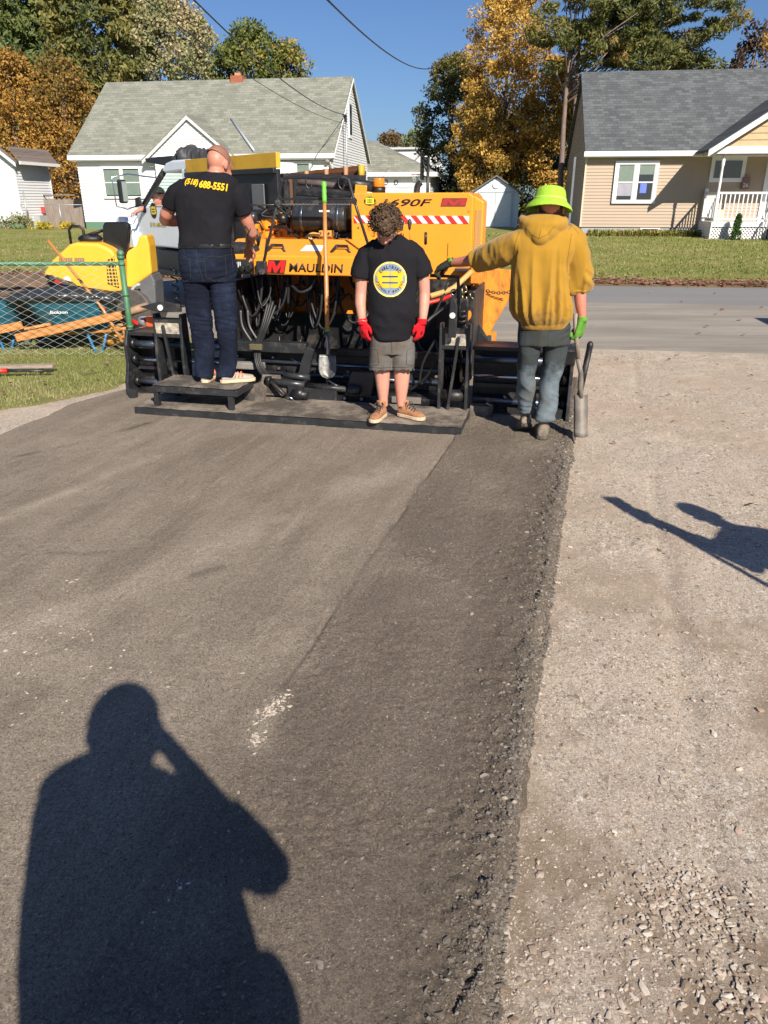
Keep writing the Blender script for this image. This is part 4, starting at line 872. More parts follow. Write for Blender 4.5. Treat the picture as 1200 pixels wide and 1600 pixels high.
tree('broadleaf_tree','dark green undergrowth tree right behind the garden shed',800,340,48.5,215,215,350,F_olive,0.10,230,80,'round',trunk_r=0.15,cr=0.8,group=GT,tonef=lambda x,y,z,u:0.2+0.5*noise.noise(Vector((x,y,z))*0.8))
# big pine behind the slate roof: bare leaning trunk, crown high
def big_pine(label,px,Y,pxtop,leanpx,r,crown,n=150):
    p=W(px,300,Y); zg=0.4; root=emp('pine_tree',label,'tree',(p.x,Y,zg),0,GT)
    top=W(px+leanpx,pxtop,Y); H=top.z-zg; cl=[]
    for (cx,cy,rw,rh,k) in crown:
        c=W(cx,cy,Y); sc=(Y*cp)/FPX
        for _ in range(k):
            a=random.uniform(0,2*PI); q=math.sqrt(random.random()); x=c.x-p.x+math.cos(a)*q*rw*sc; z=c.z-zg+math.sin(a)*q*rh*sc; y=random.uniform(-1,1)*rw*sc*0.7
            cl.append((x,y,z,random.uniform(0.35,0.75),0.45+0.5*noise.noise(Vector((x,y,z))*0.6)+random.uniform(-.2,.2)))
    canopy('crown',root,cl,0.06,190,F_opine,flat=0.5,elong=2.2)
    limbs(root,None,H,r,M_pinebark,cl,n=20,lean=(top.x-p.x,0),z0=0.42); return root
big_pine('tall pine with bare pinkish trunk left of the slate roof',872,40,-60,40,0.17,[(925,15,85,55,60),(890,70,40,35,14),(1000,85,70,22,24)])
big_pine('second tall pine with forked trunk behind the slate roof',888,41,-60,34,0.14,[(1055,20,80,55,62),(1085,88,42,22,18),(985,30,60,50,28)])
tree('broadleaf_tree','dark reddish tree at the top right corner',1172,300,50,84,45,180,F_dark,0.12,50,60,'round',cr=0.9,group=GT)
tree('broadleaf_tree','yellow tree behind the dark one at the right edge',1208,300,46,50,50,160,F_gold,0.10,24,60,'round',cr=0.7,group=GT)
# plants near the houses
def bushlet(name,label,cat,p,h,wd,mat,n=14,per=40,leaf=0.05,group=None):
    root=emp(name,label,cat,p,0,group); cl=[(random.gauss(0,wd*0.3),random.gauss(0,wd*0.2),h*random.uniform(0.2,0.9),wd*0.22,random.random()) for _ in range(n)]
    canopy('leaves',root,cl,leaf,per,mat); MB().tube([(0,0,-0.05),(0.02,0,h*0.6)],[0.03,0.01],5).build('stem',M_bark,root); return root
F_yel=foliage('yellow_flower',[(0,(0.2,0.2,0.03)),(0.5,(0.6,0.42,0.03)),(1,(0.7,0.55,0.08))])
g_='flower clumps by the small white house'
bushlet('flower_clump','low yellow flower clump left of the board fence','plant',W(66,359,37.5),0.3,0.9,F_yel,14,40,0.05,g_)
bushlet('flower_clump','low yellow flower clump in front of the board fence','plant',W(101,357,37.8),0.28,0.6,F_yel,12,40,0.05,g_)
bushlet('shrub','brown leafy shrub beside the bulkhead of the small white house','shrub',W(32,362,37.5),0.9,1.3,F_sage,16,50,0.06)
# arborvitae by the lattice
q=RF.world(RF.P(1147,384,-2.35)); root=emp('arborvitae','small green cone shaped evergreen in front of the porch lattice','shrub',(q.x,q.y,RF.P(1147,384,-2.35).z),0)
hh=1.05; canopy('foliage',root,[(math.cos(a_)*0.17*(1-u)**0.8,math.sin(a_)*0.17*(1-u)**0.8,hh*u,0.09,0.4+random.uniform(-.3,.4)) for u,a_ in [(random.random()*0.97,random.uniform(0,6.3)) for _ in range(90)]],0.03,40,foliage('arbor',[(0,(0.02,0.06,0.012)),(0.6,(0.05,0.12,0.02)),(1,(0.09,0.17,0.03))]),flat=1.2)
MB().cyl((0,0,-0.1),(0,0,0.7),0.025,n=6).build('stem',M_bark,root)
# strap leaf border under the beige wall
def straps(name,label,x0,x1,F,y0,y1,h,mat,n):
    x=rng.uniform(x0,x1,n); y=rng.uniform(y0,y1,n); a=rng.uniform(0,2*PI,n); hh=h*rng.uniform(0.5,1.2,n); co=np.zeros((n,6,3)); L_=hh*rng.uniform(0.4,1.2,n)
    for i,(f,zf2,w_) in enumerate(((0,0,1),(0.5,0.85,1),(1,0.75,0.2))):
        cx=x+np.cos(a)*L_*f; cy=y+np.sin(a)*L_*f; z=0.3+hh*zf2; dx=-np.sin(a)*0.018*w_; dy=np.cos(a)*0.018*w_
        co[:,i*2]=np.stack([cx-dx,cy-dy,z],-1); co[:,i*2+1]=np.stack([cx+dx,cy+dy,z],-1)
    b0=(np.arange(n)*6)[:,None]; f=np.concatenate([b0+[[0,1,3,2]],b0+[[2,3,5,4]]])
    me=np_mesh(name,co.reshape(-1,3),f); tn=rng.uniform(0,1,n); face_attr(me,'tone',np.concatenate([tn,tn]))
    o=mesh_obj(name,me,mat); o.location=(F.o[0],F.o[1],0.0); o.rotation_euler=(0,0,F.a); return tag(o,label,'plants',kind='stuff')
F_strap=foliage('strap_leaf',[(0,(0.10,0.16,0.03)),(0.5,(0.24,0.26,0.06)),(0.8,(0.45,0.36,0.10)),(1,(0.35,0.22,0.10))])
straps('border_plants','yellowing strap leaved plants along the foot of the beige house',0.3,5.1,RF,-0.75,-0.1,0.34,F_strap,1500)
# wires
def wire(label,pts,r=0.012):
    mb=MB(); P=[Vector(p) for p in pts]; a,b_=P; out=[]
    for k in range(25):
        f=k/24; p=a.lerp(b_,f); p.z-=(b_-a).length*0.03*4*f*(1-f)*0.6; out.append(p)
    mb.tube(out,r,6); o=mb.build('utility_wire',M_black); tag(o,label,'wire',group='overhead wires'); return o
mast=HF.world(Vector((LW+0.22,2.0,W(530,180,38).z)))
wire('black overhead wire crossing the blue sky in the middle',(W(500,-12,14),W(684,103,40)),0.016)
wire('overhead wire running from the top left to the mast of the white house',(W(285,-18,16),mast),0.016)
wire('thinner second wire running to the mast of the white house',(W(190,-30,16),mast+Vector((0,0,-0.35))),0.010)
# =====================================================================
# ASPHALT PAVER
# =====================================================================
PF=Frame(-2.07,5.99,-13)
pv=emp('asphalt_paver','orange and black asphalt paver with screed, tilted console and tall engine hood','paver',(PF.o[0],PF.o[1],0),PF.a)
K_or=pm('paver_orange',(0.80,0.30,0.022),0.42,var=0.07,vs=3,dirt=(0.42,0.20,0.05),dirt_amt=0.32,ds=6,coat=0.1)
K_or2=pm('worn_orange',(0.74,0.25,0.02),0.5,var=0.15,vs=4,dirt=(0.10,0.05,0.02),dirt_amt=0.55,ds=5)
K_bk=pm('oily_black_steel',(0.010,0.010,0.011),0.38,var=0.5,vs=8,dirt=(0.06,0.052,0.044),dirt_amt=0.42,ds=7,bd=0.003,bs=30)
K_bk2=pm('black_paint_worn',(0.022,0.024,0.027),0.33,var=0.3,dirt=(0.09,0.08,0.07),dirt_amt=0.3,ds=9)
K_grit=pm('asphalt_caked_steel',(0.075,0.064,0.053),0.8,var=0.4,vs=14,dirt=(0.30,0.25,0.20),dirt_amt=0.55,ds=4,bd=0.008,bs=90)
K_chr=pm('chrome_rod',(0.62,0.66,0.72),0.14,metal=1.0,var=0.08)
K_pipe=pm('blued_steel',(0.16,0.19,0.24),0.28,metal=0.85,var=0.2,dirt=(0.15,0.13,0.10),dirt_amt=0.2)
K_hose=pm('rubber_hose',(0.014,0.014,0.015),0.5,var=0.3)
K_tan=pm('tan_hose',(0.52,0.31,0.09),0.6,var=0.2,dirt=(0.08,0.05,0.03),dirt_amt=0.3)
K_brass=pm('brassy_fitting',(0.45,0.36,0.2),0.35,metal=0.7)
K_red=pm('safety_red',(0.60,0.03,0.02),0.4)
K_wh=pm('sticker_white',(0.75,0.75,0.72),0.4)
K_beac=pm('amber_lens',(0.75,0.20,0.01),0.15,coat=0.6)
K_ink=pm('ink_black',(0.02,0.012,0.01),0.5)
def pbox(name,mat,*b,bevel=0.006,parent=pv): return MB().bx(*b).build(name,mat,parent,bevel=bevel)
# --- walkway across the back
m,t,b=new_mat('tread_plate'); v=objco(t)
n1=ramp(t,noi(t,v,4,8,0.72),[(0.42,0),(0.6,1)])
L(t,mixc(t,n1,mixc(t,noi(t,v,70,5,0.8),(0.03,0.026,0.022),(0.15,0.125,0.10)),mixc(t,noi(t,v,120,4),(0.17,0.14,0.11),(0.40,0.34,0.27))),b.inputs['Base Color'])
b.inputs['Roughness'].default_value=0.75
mp=N(t,'ShaderNodeMapping'); mp.inputs['Rotation'].default_value=(0,0,R(45)); L(t,v,mp.inputs[0])
ck=vor(t,mp.outputs[0],38,rnd=0.0); bb=bump(t,ramp(t,ck,[(0.1,1),(0.35,0)]),0.004,0.8); bb=bump(t,noi(t,v,110,6,0.8),0.006,1,bb); L(t,bb,b.inputs['Normal']); K_tread=m
mb=MB(); xs=np.linspace(0,2.72,200); ysq=np.linspace(0,0.56,44); 
wk=mesh_obj('walkway_deck',grid_mesh('walkway_deck',xs,ysq,lambda X,Y:0.118+0.004*fbm(X*9,Y*9,4,5)+0.006*np.maximum(0,fbm(X*3,Y*4,3,6))*(X<1.6)),K_tread,pv)
MB().prism([(0.0,0.113),(0.56,0.113),(0.56,0.06),(0.03,0.03),(0.0,0.06)],'x',0,2.72).build('walkway_edge',K_bk2,pv)
MB().prism([(0.02,0.035),(0.10,0.035),(0.10,0.015),(0.02,0.015)],'x',0.02,2.70).build('walkway_lip',K_grit,pv)
for u in (0.35,0.62,1.7,2.35): MB().cyl((u,0.045,0.0),(u,0.045,0.03),0.007,n=6).build('bolt',K_pipe,pv)
# --- step box
st=MB().bx(0.14,0.90,0.06,0.47,0.235,0.285).build('step',K_bk2,pv,bevel=0.005)
mesh_obj('step_grating',grid_mesh('step_grating',np.linspace(0.15,0.89,74),np.linspace(0.07,0.46,44),lambda X,Y:0.290+0.008*np.abs(np.sin(X*95))*np.abs(np.sin(Y*95))+0.006*fbm(X*20,Y*20,3,7)),K_grit,st)
for u in (0.17,0.83):
    for w_ in (0.09,0.42): MB().bx(u-0.02,u+0.02,w_-0.02,w_+0.02,0.11,0.24).build('step_leg',K_bk2,st)
MB().prism([(0.84,0.11),(0.99,0.11),(0.99,0.24),(0.95,0.28),(0.84,0.235)],'y',0.40,0.44).build('step_bracket',K_grit,st)
# --- main screed body behind the walkway
pbox('screed_box',K_bk,0.36,2.46,0.62,1.05,0.03,0.16)
pbox('screed_shell',K_bk,0.40,2.42,0.92,1.08,0.16,0.46)
MB().bx(0.30,1.24,0.80,0.90,0.455,0.545).build('cross_beam',K_bk2,pv,bevel=0.008)
MB().bx(1.50,2.44,0.86,0.94,0.44,0.50).build('cross_beam',K_bk,pv,bevel=0.008)
MB().bx(0.92,1.26,0.60,0.72,0.13,0.215).build('heater_box',K_grit,pv,bevel=0.01)
MB().bx(1.14,1.58,0.56,0.66,0.11,0.24).build('vibrator_cover',K_bk2,pv,bevel=0.01)
MB().prism([(1.62,0.115),(1.86,0.115),(1.90,0.36),(1.70,0.36)],'y',0.62,0.66).build('deflector_plate',K_bk2,pv,bevel=0.004)
MB().prism([(0.86,0.12),(1.10,0.12),(1.06,0.30),(0.9,0.30)],'y',0.60,0.63).build('deflector_plate',K_grit,pv,bevel=0.004)
MB().bx(0.30,0.86,0.72,0.80,0.31,0.37).build('pale_pipe',pm('dusty_steel',(0.20,0.19,0.17),0.7,var=0.3),pv,bevel=0.01)
MB().bx(2.05,2.3,0.60,0.64,0.12,0.17).build('deflector_plate',pm('dusty_steel2',(0.16,0.14,0.12),0.8),pv,bevel=0.004)
# screed crown cylinder and turnbuckle
def rod(name,a,b_,r,mat,n=12,parent=pv): return MB().cyl(a,b_,r,n=n).build(name,mat,parent)
rod('turnbuckle',(0.98,0.60,0.245),(1.30,0.58,0.235),0.032,K_bk2)
rod('turnbuckle',(1.30,0.58,0.235),(1.70,0.58,0.215),0.026,K_bk)
rod('turnbuckle',(1.68,0.58,0.22),(1.78,0.58,0.21),0.040,K_bk2)
rod('turnbuckle',(0.94,0.62,0.25),(0.99,0.60,0.25),0.045,K_bk)
rod('hydraulic_cylinder',(1.10,0.60,0.31),(1.33,0.62,0.29),0.026,K_bk2)
rod('hydraulic_cylinder',(1.00,0.55,0.25),(1.14,0.50,0.16),0.017,K_bk)
rod('piston_rod',(1.14,0.50,0.16),(1.22,0.47,0.135),0.009,K_chr)
MB().ell((1.26,0.52,0.17),(0.055,0.05,0.055)).cyl((1.20,0.52,0.17),(1.34,0.52,0.16),0.04).build('gear_housing',K_bk,pv)
MB().prism([(1.18,0.24),(1.30,0.30),(1.33,0.42),(1.36,0.52),(1.30,0.55),(1.24,0.42),(1.22,0.34)],'y',0.66,0.70).build('link_plate',K_bk2,pv,bevel=0.004)
for (a,b_) in (((0.3,0.9,0.36),(2.42,0.9,0.34)),((0.36,0.9,0.26),(2.42,0.9,0.24)),((1.6,0.72,0.3),(2.3,0.74,0.27))): rod('cross_rod',a,b_,0.016,K_pipe)
rod('wire_rod',(1.12,0.75,0.42),(1.28,0.70,0.36),0.006,K_chr); rod('wire_rod',(1.5,0.6,0.28),(1.62,0.58,0.22),0.008,K_pipe)
# small bolts and bosses that catch the light
random.seed(3)
for k in range(26):
    u=random.uniform(0.5,2.4); z=random.choice((0.14,0.30,0.40,0.47)); MB().cyl((u,0.895 if z>0.2 else 0.6,z),(u,0.87 if z>0.2 else 0.575,z),random.uniform(0.008,0.016),n=6).build('bolt',K_pipe if k%3 else K_grit,pv)
# --- hinge brackets left and right of the walkway
def bracket(u0,u1,side):
    z1=0.80; lab='hinge_bracket'
    mb=MB()
    for u in (u0,u1-0.025):
        mb.prism([(0.50,0.06),(0.60,0.06),(0.64,0.45),(0.62,z1),(0.52,z1),(0.49,0.45)],'x',u,u+0.025)
    mb.bx(u0,u1,0.515,0.535,z1-0.20,z1-0.03); o=mb.build(lab,K_bk2,pv,bevel=0.006)
    MB().bx(u0+0.05 if side>0 else u0+0.02,u1-0.03,0.510,0.514,z1-0.165,z1-0.075).build('warning_sticker',pm('worn_sticker',(0.55,0.50,0.34),0.5,dirt=(0.12,0.1,0.16),dirt_amt=0.8,ds=22),o)
    MB().cyl((u0+0.02,0.56,0.62),(u1-0.02,0.56,0.62),0.03).build('hinge_pin',K_bk,o); MB().cyl((u0+0.02,0.56,0.22),(u1-0.02,0.56,0.22),0.05).build('hinge_pin',K_bk,o)
    MB().box(((u0+u1)/2,0.50,0.40),(0.022,0.03,0.62),ry=0.12*side).build('strut',K_bk2,o,bevel=0.004)
    return o
HL=PF.P(250,500,0.55).x; bracket(HL-0.05,HL+0.22,-1)
HRr=PF.P(690,500,0.55).x; bracket(HRr-0.01,HRr+0.235,1)
# latch arm with white button above each bracket
q=PF.P(708,492,0.45); lt=MB().prism([(q.x-0.03,q.z-0.17),(q.x+0.03,q.z-0.17),(q.x+0.035,q.z+0.06),(q.x+0.01,q.z+0.16),(q.x-0.02,q.z+0.14),(q.x-0.03,q.z)],'y',0.42,0.45).build('latch_arm',K_bk2,pv,bevel=0.006)
MB().cyl((q.x,0.41,q.z),(q.x,0.42,q.z),0.022).build('white_button',K_wh,lt); MB().tube([(q.x+0.02*math.cos(a),0.435,q.z+0.17+0.022*math.sin(a)) for a in np.linspace(0,2*PI,10)],0.006,5).build('ring',K_pipe,lt)
MB().hose([(q.x+0.07,0.5,q.z-0.1)]+[(q.x+0.07+0.03*math.cos(a),0.5+0.03*math.sin(a),q.z-0.08+a*0.006) for a in np.linspace(0,18,40)],0.008,5,2).build('spring',K_bk2,lt)
q=PF.P(257,480,0.45); lt=MB().prism([(q.x-0.22,q.z-0.0),(q.x-0.05,q.z+0.045),(q.x+0.16,q.z+0.03),(q.x+0.16,q.z-0.03),(q.x-0.05,q.z-0.04)],'y',0.42,0.45).build('latch_arm',K_bk2,pv,bevel=0.006)
MB().cyl((q.x-0.02,0.41,q.z),(q.x-0.02,0.42,q.z),0.024).build('white_button',K_wh,lt)
MB().hose([(q.x+0.09+0.025*math.cos(a),0.5+0.025*math.sin(a),q.z+0.02+a*0.010) for a in np.linspace(0,30,70)],0.007,5,2).build('coiled_cable',K_bk,lt)
q=PF.P(237,503,0.6); MB().box((q.x,0.62,q.z),(0.11,0.06,0.085)).build('orange_connector',pm('orange_plastic',(0.75,0.12,0.03),0.4),pv,bevel=0.01); MB().cyl((q.x-0.12,0.62,q.z),(q.x-0.06,0.62,q.z),0.045).build('connector_plug',pm('grey_plastic',(0.2,0.2,0.2),0.5),pv)
# --- screed extensions
def extension(u0,u1,end,name='screed_extension'):
    """end: +1 end plate at u1, -1 end plate at u0"""
    w0=0.66; o=MB().bx(u0,u1,w0+0.16,w0+0.34,0.03,0.60).build(name,K_bk,pv,bevel=0.01)
    MB().bx(u0,u1,w0-0.01,w0+0.16,0.015,0.07).build('screed_plate',K_bk2,o,bevel=0.005)
    MB().prism([(w0+0.16,0.19),(w0+0.02,0.06),(w0+0.02,0.04),(w0+0.16,0.04)],'x',u0+0.01,u1-0.01).build('front_slope',K_bk,o)
    MB().bx(u0,u1,w0+0.02,w0+0.16,0.575,0.605).build('top_plate',K_bk2,o,bevel=0.005)
    for z,r,m_ in ((0.505,0.030,K_pipe),(0.365,0.015,K_chr),(0.165,0.024,K_pipe)): MB().cyl((u0+0.02,w0+0.03,z),(u1-0.02,w0+0.03,z),r).build('guide_rod',m_,o)
    MB().bx(u0+0.02,u1-0.02,w0+0.10,w0+0.15,0.26,0.29).build('rib',K_bk2,o)
    ue=u1 if end>0 else u0
    mb=MB(); mb.prism([(w0-0.12,0.0),(w0+0.38,0.0),(w0+0.38,0.60),(w0-0.0,0.62),(w0-0.05,0.5),(w0-0.05,0.34),(w0-0.10,0.18)],'x',ue-0.014,ue+0.014); mb.build('end_plate',K_bk2,o,bevel=0.004)
    for z in (0.165,0.365,0.505): MB().cyl((ue-end*0.015,w0+0.03,z),(ue-end*0.06,w0+0.03,z),0.042).build('collar',K_bk,o)
    return o
extL=extension(PF.P(200,560,0.68).x+0.03,HL-0.04,-1)
extR=extension(HRr+0.24,3.50,1)
for z,r,m_ in ((0.505,0.028,K_pipe),(0.365,0.014,K_chr)): MB().cyl((HL,0.69,z),(HL+0.5,0.69,z),r).build('guide_rod',m_,extL)
MB().bx(2.72,2.90,0.56,0.70,0.02,0.14).cyl((2.84,0.55,0.10),(2.84,0.56,0.10),0.045).build('scraper_block',K_grit,extR)
MB().bx(3.18,3.46,0.60,0.66,0.02,0.14).build('scraper_block',K_bk2,extR)
a=PF.P(905,620,0.55); b_=PF.P(922,540,0.62)
MB().tube([a,b_],[(0.020,0.022),(0.022,0.026)],8).build('gate_handle',K_bk,pv); MB().ell(b_,(0.026,0.03,0.035)).build('handle_knob',K_bk,pv)
MB().cyl(a+Vector((0,0,-0.06)),a,0.015).build('handle_stem',K_pipe,pv)
MB().bx(3.40,3.52,0.60,0.78,0.50,0.62).build('gate_head',K_bk,pv,bevel=0.01)
q=PF.P(200,545,0.5); MB().prism([(-0.02+q.x,-0.0),(q.x+0.03,-0.0),(q.x+0.05,0.14),(q.x-0.03,0.14)],'y',0.45,0.5).build('edge_shoe',K_bk2,pv,bevel=0.004)
# --- rear bulkhead, auger chamber, hanging hoses under the console
MB().bx(0.42,2.52,1.98,2.02,0.62,1.05).build('bulkhead',K_or2,pv)
MB().bx(0.42,2.52,1.80,1.86,0.10,0.66).build('auger_wall',K_bk,pv)
MB().bx(1.70,2.52,1.50,1.54,0.3,1.04).build('chamber_plate',K_bk,pv)
rod('auger_shaft',(0.3,1.25,0.36),(2.6,1.25,0.36),0.03,K_bk)
mb=MB()
for k in range(120):
    u=0.35+2.2*k/119; a=k*0.55; mb.tube([(u,1.25+0.03*math.cos(a),0.36+0.03*math.sin(a)),(u+0.012,1.25+0.17*math.cos(a),0.36+0.17*math.sin(a))],[(0.012,0.004),(0.02,0.004)],4)
mb.build('auger_flight',K_bk,pv)

MB().bx(0.40,2.55,1.10,1.50,0.02,0.12).build('rear_frame',K_bk,pv)
MB().bx(0.40,0.47,1.0,3.6,0.15,1.02).build('side_frame',K_bk,pv,bevel=0.01); MB().bx(2.55,2.62,1.45,3.4,0.15,0.95).build('side_frame',K_bk,pv,bevel=0.01)
MB().bx(0.48,2.5,2.3,2.35,0.15,1.0).build('firewall',K_bk,pv)
random.seed(11)
for k in range(34):
    u=random.uniform(0.62,1.62); z0_=1.06; u2=u+random.uniform(-0.4,0.4); d=random.uniform(0.12,0.5)
    w_=random.uniform(1.25,1.85)
    MB().hose([(u,w_,z0_),(u+(u2-u)*0.15,w_-0.02,z0_-d*0.7),((u+u2)/2,w_-0.04,z0_-d),(u2-(u2-u)*0.1,w_+0.02,z0_-d*0.6),(u2,w_+0.03,z0_+0.02-random.uniform(0,0.3))],random.choice((0.009,0.012,0.015)),6,5).build('hose',K_hose,pv)
for k in range(5):
    u=random.uniform(1.7,2.45); MB().hose([(u,1.2,1.05),(u-0.1,1.15,0.8),(u+random.uniform(-.3,.2),1.1,0.55),(u+random.uniform(-.4,.1),1.0,0.35)],0.012,6,5).build('hose',K_hose,pv)
# hose bundle left of the shovel
for k,(dx,dz) in enumerate(((0,0),(0.028,0.012),(0.05,-0.01),(-0.022,0.0))):
    P=[PF.P(392+k*3,425,1.3),PF.P(398+dx*90,470,1.05),PF.P(422+dx*170,474-dz*300,0.80),PF.P(412+dx*120,510,0.72),PF.P(401+dx*100,545,0.70),PF.P(405+dx*120,575,0.66),PF.P(425+dx*200,597-dz*100,0.60)]
    MB().hose(P[2:] if k in (1,2) else [P[2]]+P[3:],0.013,8,6).build('hydraulic_hose',K_hose,pv)
q=PF.P(400,542,0.66); MB().box(q,(0.11,0.04,0.05)).build('hose_clamp',pm('dull_brass',(0.16,0.14,0.08),0.5,metal=0.4),pv,bevel=0.005)
for px in (376,387): MB().hose([PF.P(px,485,0.9),PF.P(px+3,510,0.88),PF.P(px+18,535,0.86),PF.P(px+22,545,0.84)],0.010,7,6).build('hydraulic_hose',pm('grey_hose',(0.08,0.08,0.08),0.4),pv)
MB().hose([PF.P(655,600,0.62),PF.P(660,570,0.6),PF.P(672,545,0.6),PF.P(680,532,0.6)],0.011,7,6).build('hydraulic_hose',K_hose,pv)
MB().hose([PF.P(640,610,0.66),PF.P(665,590,0.62),PF.P(685,560,0.6)],0.011,7,6).build('hydraulic_hose',K_hose,pv)
# --- console deck with name
cz0=PF.P(460,430,1.12).z; cz1=PF.P(460,400,1.12).z; cu0=0.38; cu1=PF.P(580,420,1.12).x; ctz=PF.P(460,374,1.46).z
MB().prism([(1.12,cz0),(1.12,cz1),(1.46,ctz),(1.75,ctz),(1.75,ctz-0.06),(1.46,ctz-0.06),(1.16,cz0)],'x',cu0,cu1).build('console',K_or,pv,bevel=0.012,seg=3)
sl=Vector((0,0.34,ctz-cz1)).normalized()
def on_slope(u,s,off=0.0): n=Vector((0,-sl.z,sl.y)); return Vector((u,1.12,cz1))+sl*s+n*off
for (px) in (437,537):
    q=PF.P(px,386,1.3); u=q.x; hb=[on_slope(u-0.085,0.08,0.0),on_slope(u-0.05,0.14,0.035),on_slope(u+0.05,0.14,0.035),on_slope(u+0.085,0.08,0.0)]
    MB().tube(hb,[(0.016,0.010)]*4,8).build('grab_handle',K_bk2,pv)
q=PF.P(485,400,1.2).x; s0=0.10; MB().quad(on_slope(q-0.10,s0,0.003),on_slope(q+0.10,s0,0.003),on_slope(q+0.08,s0+0.13,0.003),on_slope(q-0.08,s0+0.13,0.003)).build('paper_sticker',K_wh,pv)
# lettering on the console face
fz=(cz0+cz1)/2-0.012; q=PF.P(504,417,1.117).x
fit_obj('maker_name','MAULDIN',PF.P(536,417,1.117).x-PF.P(451,417,1.117).x,0.072,K_ink,pv,basis((PF.P(493.5,417,1.117).x,1.1165,fz-0.004),(1,0,0),(0,0,1)),bold=0.018,shear=0.12)
a=PF.P(417,417,1.117).x; b_=PF.P(447,417,1.117).x
def logoM(a,b_,z,hh,y,mat,inkm,parent):
    sh=hh*0.25; mb=MB(); mb.prism([(a-0.008,z-hh/2-0.006),(b_-sh+0.006,z-hh/2-0.006),(b_+0.008,z+hh/2+0.006),(a+sh-0.006,z+hh/2+0.006)],'y',y-0.001,y+0.001); o=mb.build('logo_plate',inkm,parent)
    wd=b_-a-sh; X=lambda f,zz:a+f*wd+(zz+0.5)*sh
    P=[(0,-.5),(0,.5),(.30,.5),(.5,-.02),(.70,.5),(1,.5),(1,-.5),(.78,-.5),(.78,.12),(.56,-.5),(.44,-.5),(.22,.12),(.22,-.5)]
    mb=MB(); mb.prism([(X(f,zz),z+zz*hh) for f,zz in P],'y',y-0.003,y-0.0012); mb.build('logo_letter',mat,o); return o
logoM(a,b_,fz,0.10,1.116,pm('logo_red',(0.65,0.02,0.02),0.4),K_ink,pv)
# knob box at the left of the console
a=PF.P(366,417,1.09).x; b_=PF.P(397,417,1.09).x; kb=MB().bx(a,b_,1.03,1.10,cz0+0.01,cz1-0.03).build('knob_box',K_bk2,pv,bevel=0.008)
for k,px in enumerate((381,392)): q=PF.P(px,417,1.05); MB().cyl((q.x,1.03,q.z-0.01),(q.x,0.98,q.z-0.01),0.026).build('knob',K_bk,kb)
for k in range(5): MB().bx(a+0.01+0.018*k,a+0.018+0.018*k,1.025,1.029,cz0+0.05,cz1-0.05).build('label_stripe',K_wh,kb)
# dark pod the operator reaches for
q=PF.P(372,394,1.15); MB().ell((q.x-0.02,1.22,q.z+0.02),(0.20,0.10,0.065)).build('control_pod',K_bk2,pv)
q=PF.P(404,380,1.25)
for k,(dx,dz) in enumerate(((-0.03,0.10),(0.0,0.12),(0.035,0.09))): MB().tube([(q.x,1.25,q.z-0.02),(q.x+dx,1.23,q.z+dz)],[0.008,0.012],6).build('lever',K_bk,pv)
MB().ell((q.x-0.06,1.2,q.z-0.01),(0.04,0.03,0.02)).build('yellow_knob',pm('yellow_knob',(0.6,0.5,0.1),0.4),pv)
# --- interior behind the console: orange well, muffler, engine, hoses
q0=PF.P(366,345,1.9); hoodL=PF.P(549,360,1.6).x
MB().bx(0.42,hoodL+0.0,2.0,2.05,0.9,PF.P(400,342,2.0).z).build('well_back',K_or,pv,bevel=0.006)
MB().prism([(1.50,ctz-0.04),(2.0,ctz-0.04),(2.0,PF.P(400,345,2.0).z),(1.9,PF.P(400,345,2.0).z)],'x',0.42,0.46).build('well_side',K_or,pv)
MB().bx(0.42,hoodL,1.46,2.02,ctz-0.10,ctz-0.065).build('well_floor',K_or2,pv)
MB().bx(0.62,0.90,1.93,1.995,ctz+0.08,ctz+0.22).build('well_panel',K_or,pv,bevel=0.02)
mz_=PF.P(503,340,1.78); mu0,mu1=PF.P(462,340,1.78).x,PF.P(543,340,1.78).x
mf=MB().cyl((mu0,1.78,mz_.z),(mu1,1.78,mz_.z),0.125,n=24).build('muffler',K_bk2,pv,bevel=0.012)
for u in (mu0+0.09,mu1-0.07): MB().tube([(u,1.78+0.128*math.cos(a),mz_.z+0.128*math.sin(a)) for a in np.linspace(0,2*PI,24)],[(0.015,0.003)]*24,6,ref=(1,0,0)).build('muffler_band',K_pipe,mf)
MB().bx((mu0+mu1)/2+0.02,(mu0+mu1)/2+0.12,1.650,1.655,mz_.z+0.05,mz_.z+0.066).build('white_label',K_wh,mf)
zt_=PF.P(500,283,1.9).z
# radiator cowls / folded panels behind the hoop
MB().prism([(mu0-0.02,mz_.z+0.10),(mu1+0.1,mz_.z+0.10),(mu1+0.06,mz_.z+0.15),(mu0+0.0,mz_.z+0.19)],'y',1.80,1.98).build('engine_cowl',K_bk2,pv,bevel=0.01)
MB().prism([(mu0-0.02,mz_.z+0.19),(mu1+0.10,mz_.z+0.15),(mu1+0.08,mz_.z+0.20),(mu0+0.0,mz_.z+0.25)],'y',1.86,2.02).build('engine_cowl',K_bk,pv,bevel=0.01)
for k,px in enumerate((447,455,462)): 
    a=PF.P(px,275,1.9); MB().bx(a.x-0.008-0.004*k,a.x+0.012,1.88,1.92,ctz+0.02,a.z).build('rack_post',K_bk2 if k!=1 else pm('rusty',(0.12,0.06,0.03),0.8),pv)
q=PF.P(442,340,1.85); MB().cyl((q.x,1.85,q.z-0.05),(q.x,1.85,q.z+0.03),0.05).build('filler_cap',K_bk,pv)
q=PF.P(395,338,1.9); MB().cyl((q.x,1.9,q.z-0.06),(q.x,1.9,q.z+0.04),0.045).build('filler_cap',K_bk2,pv)
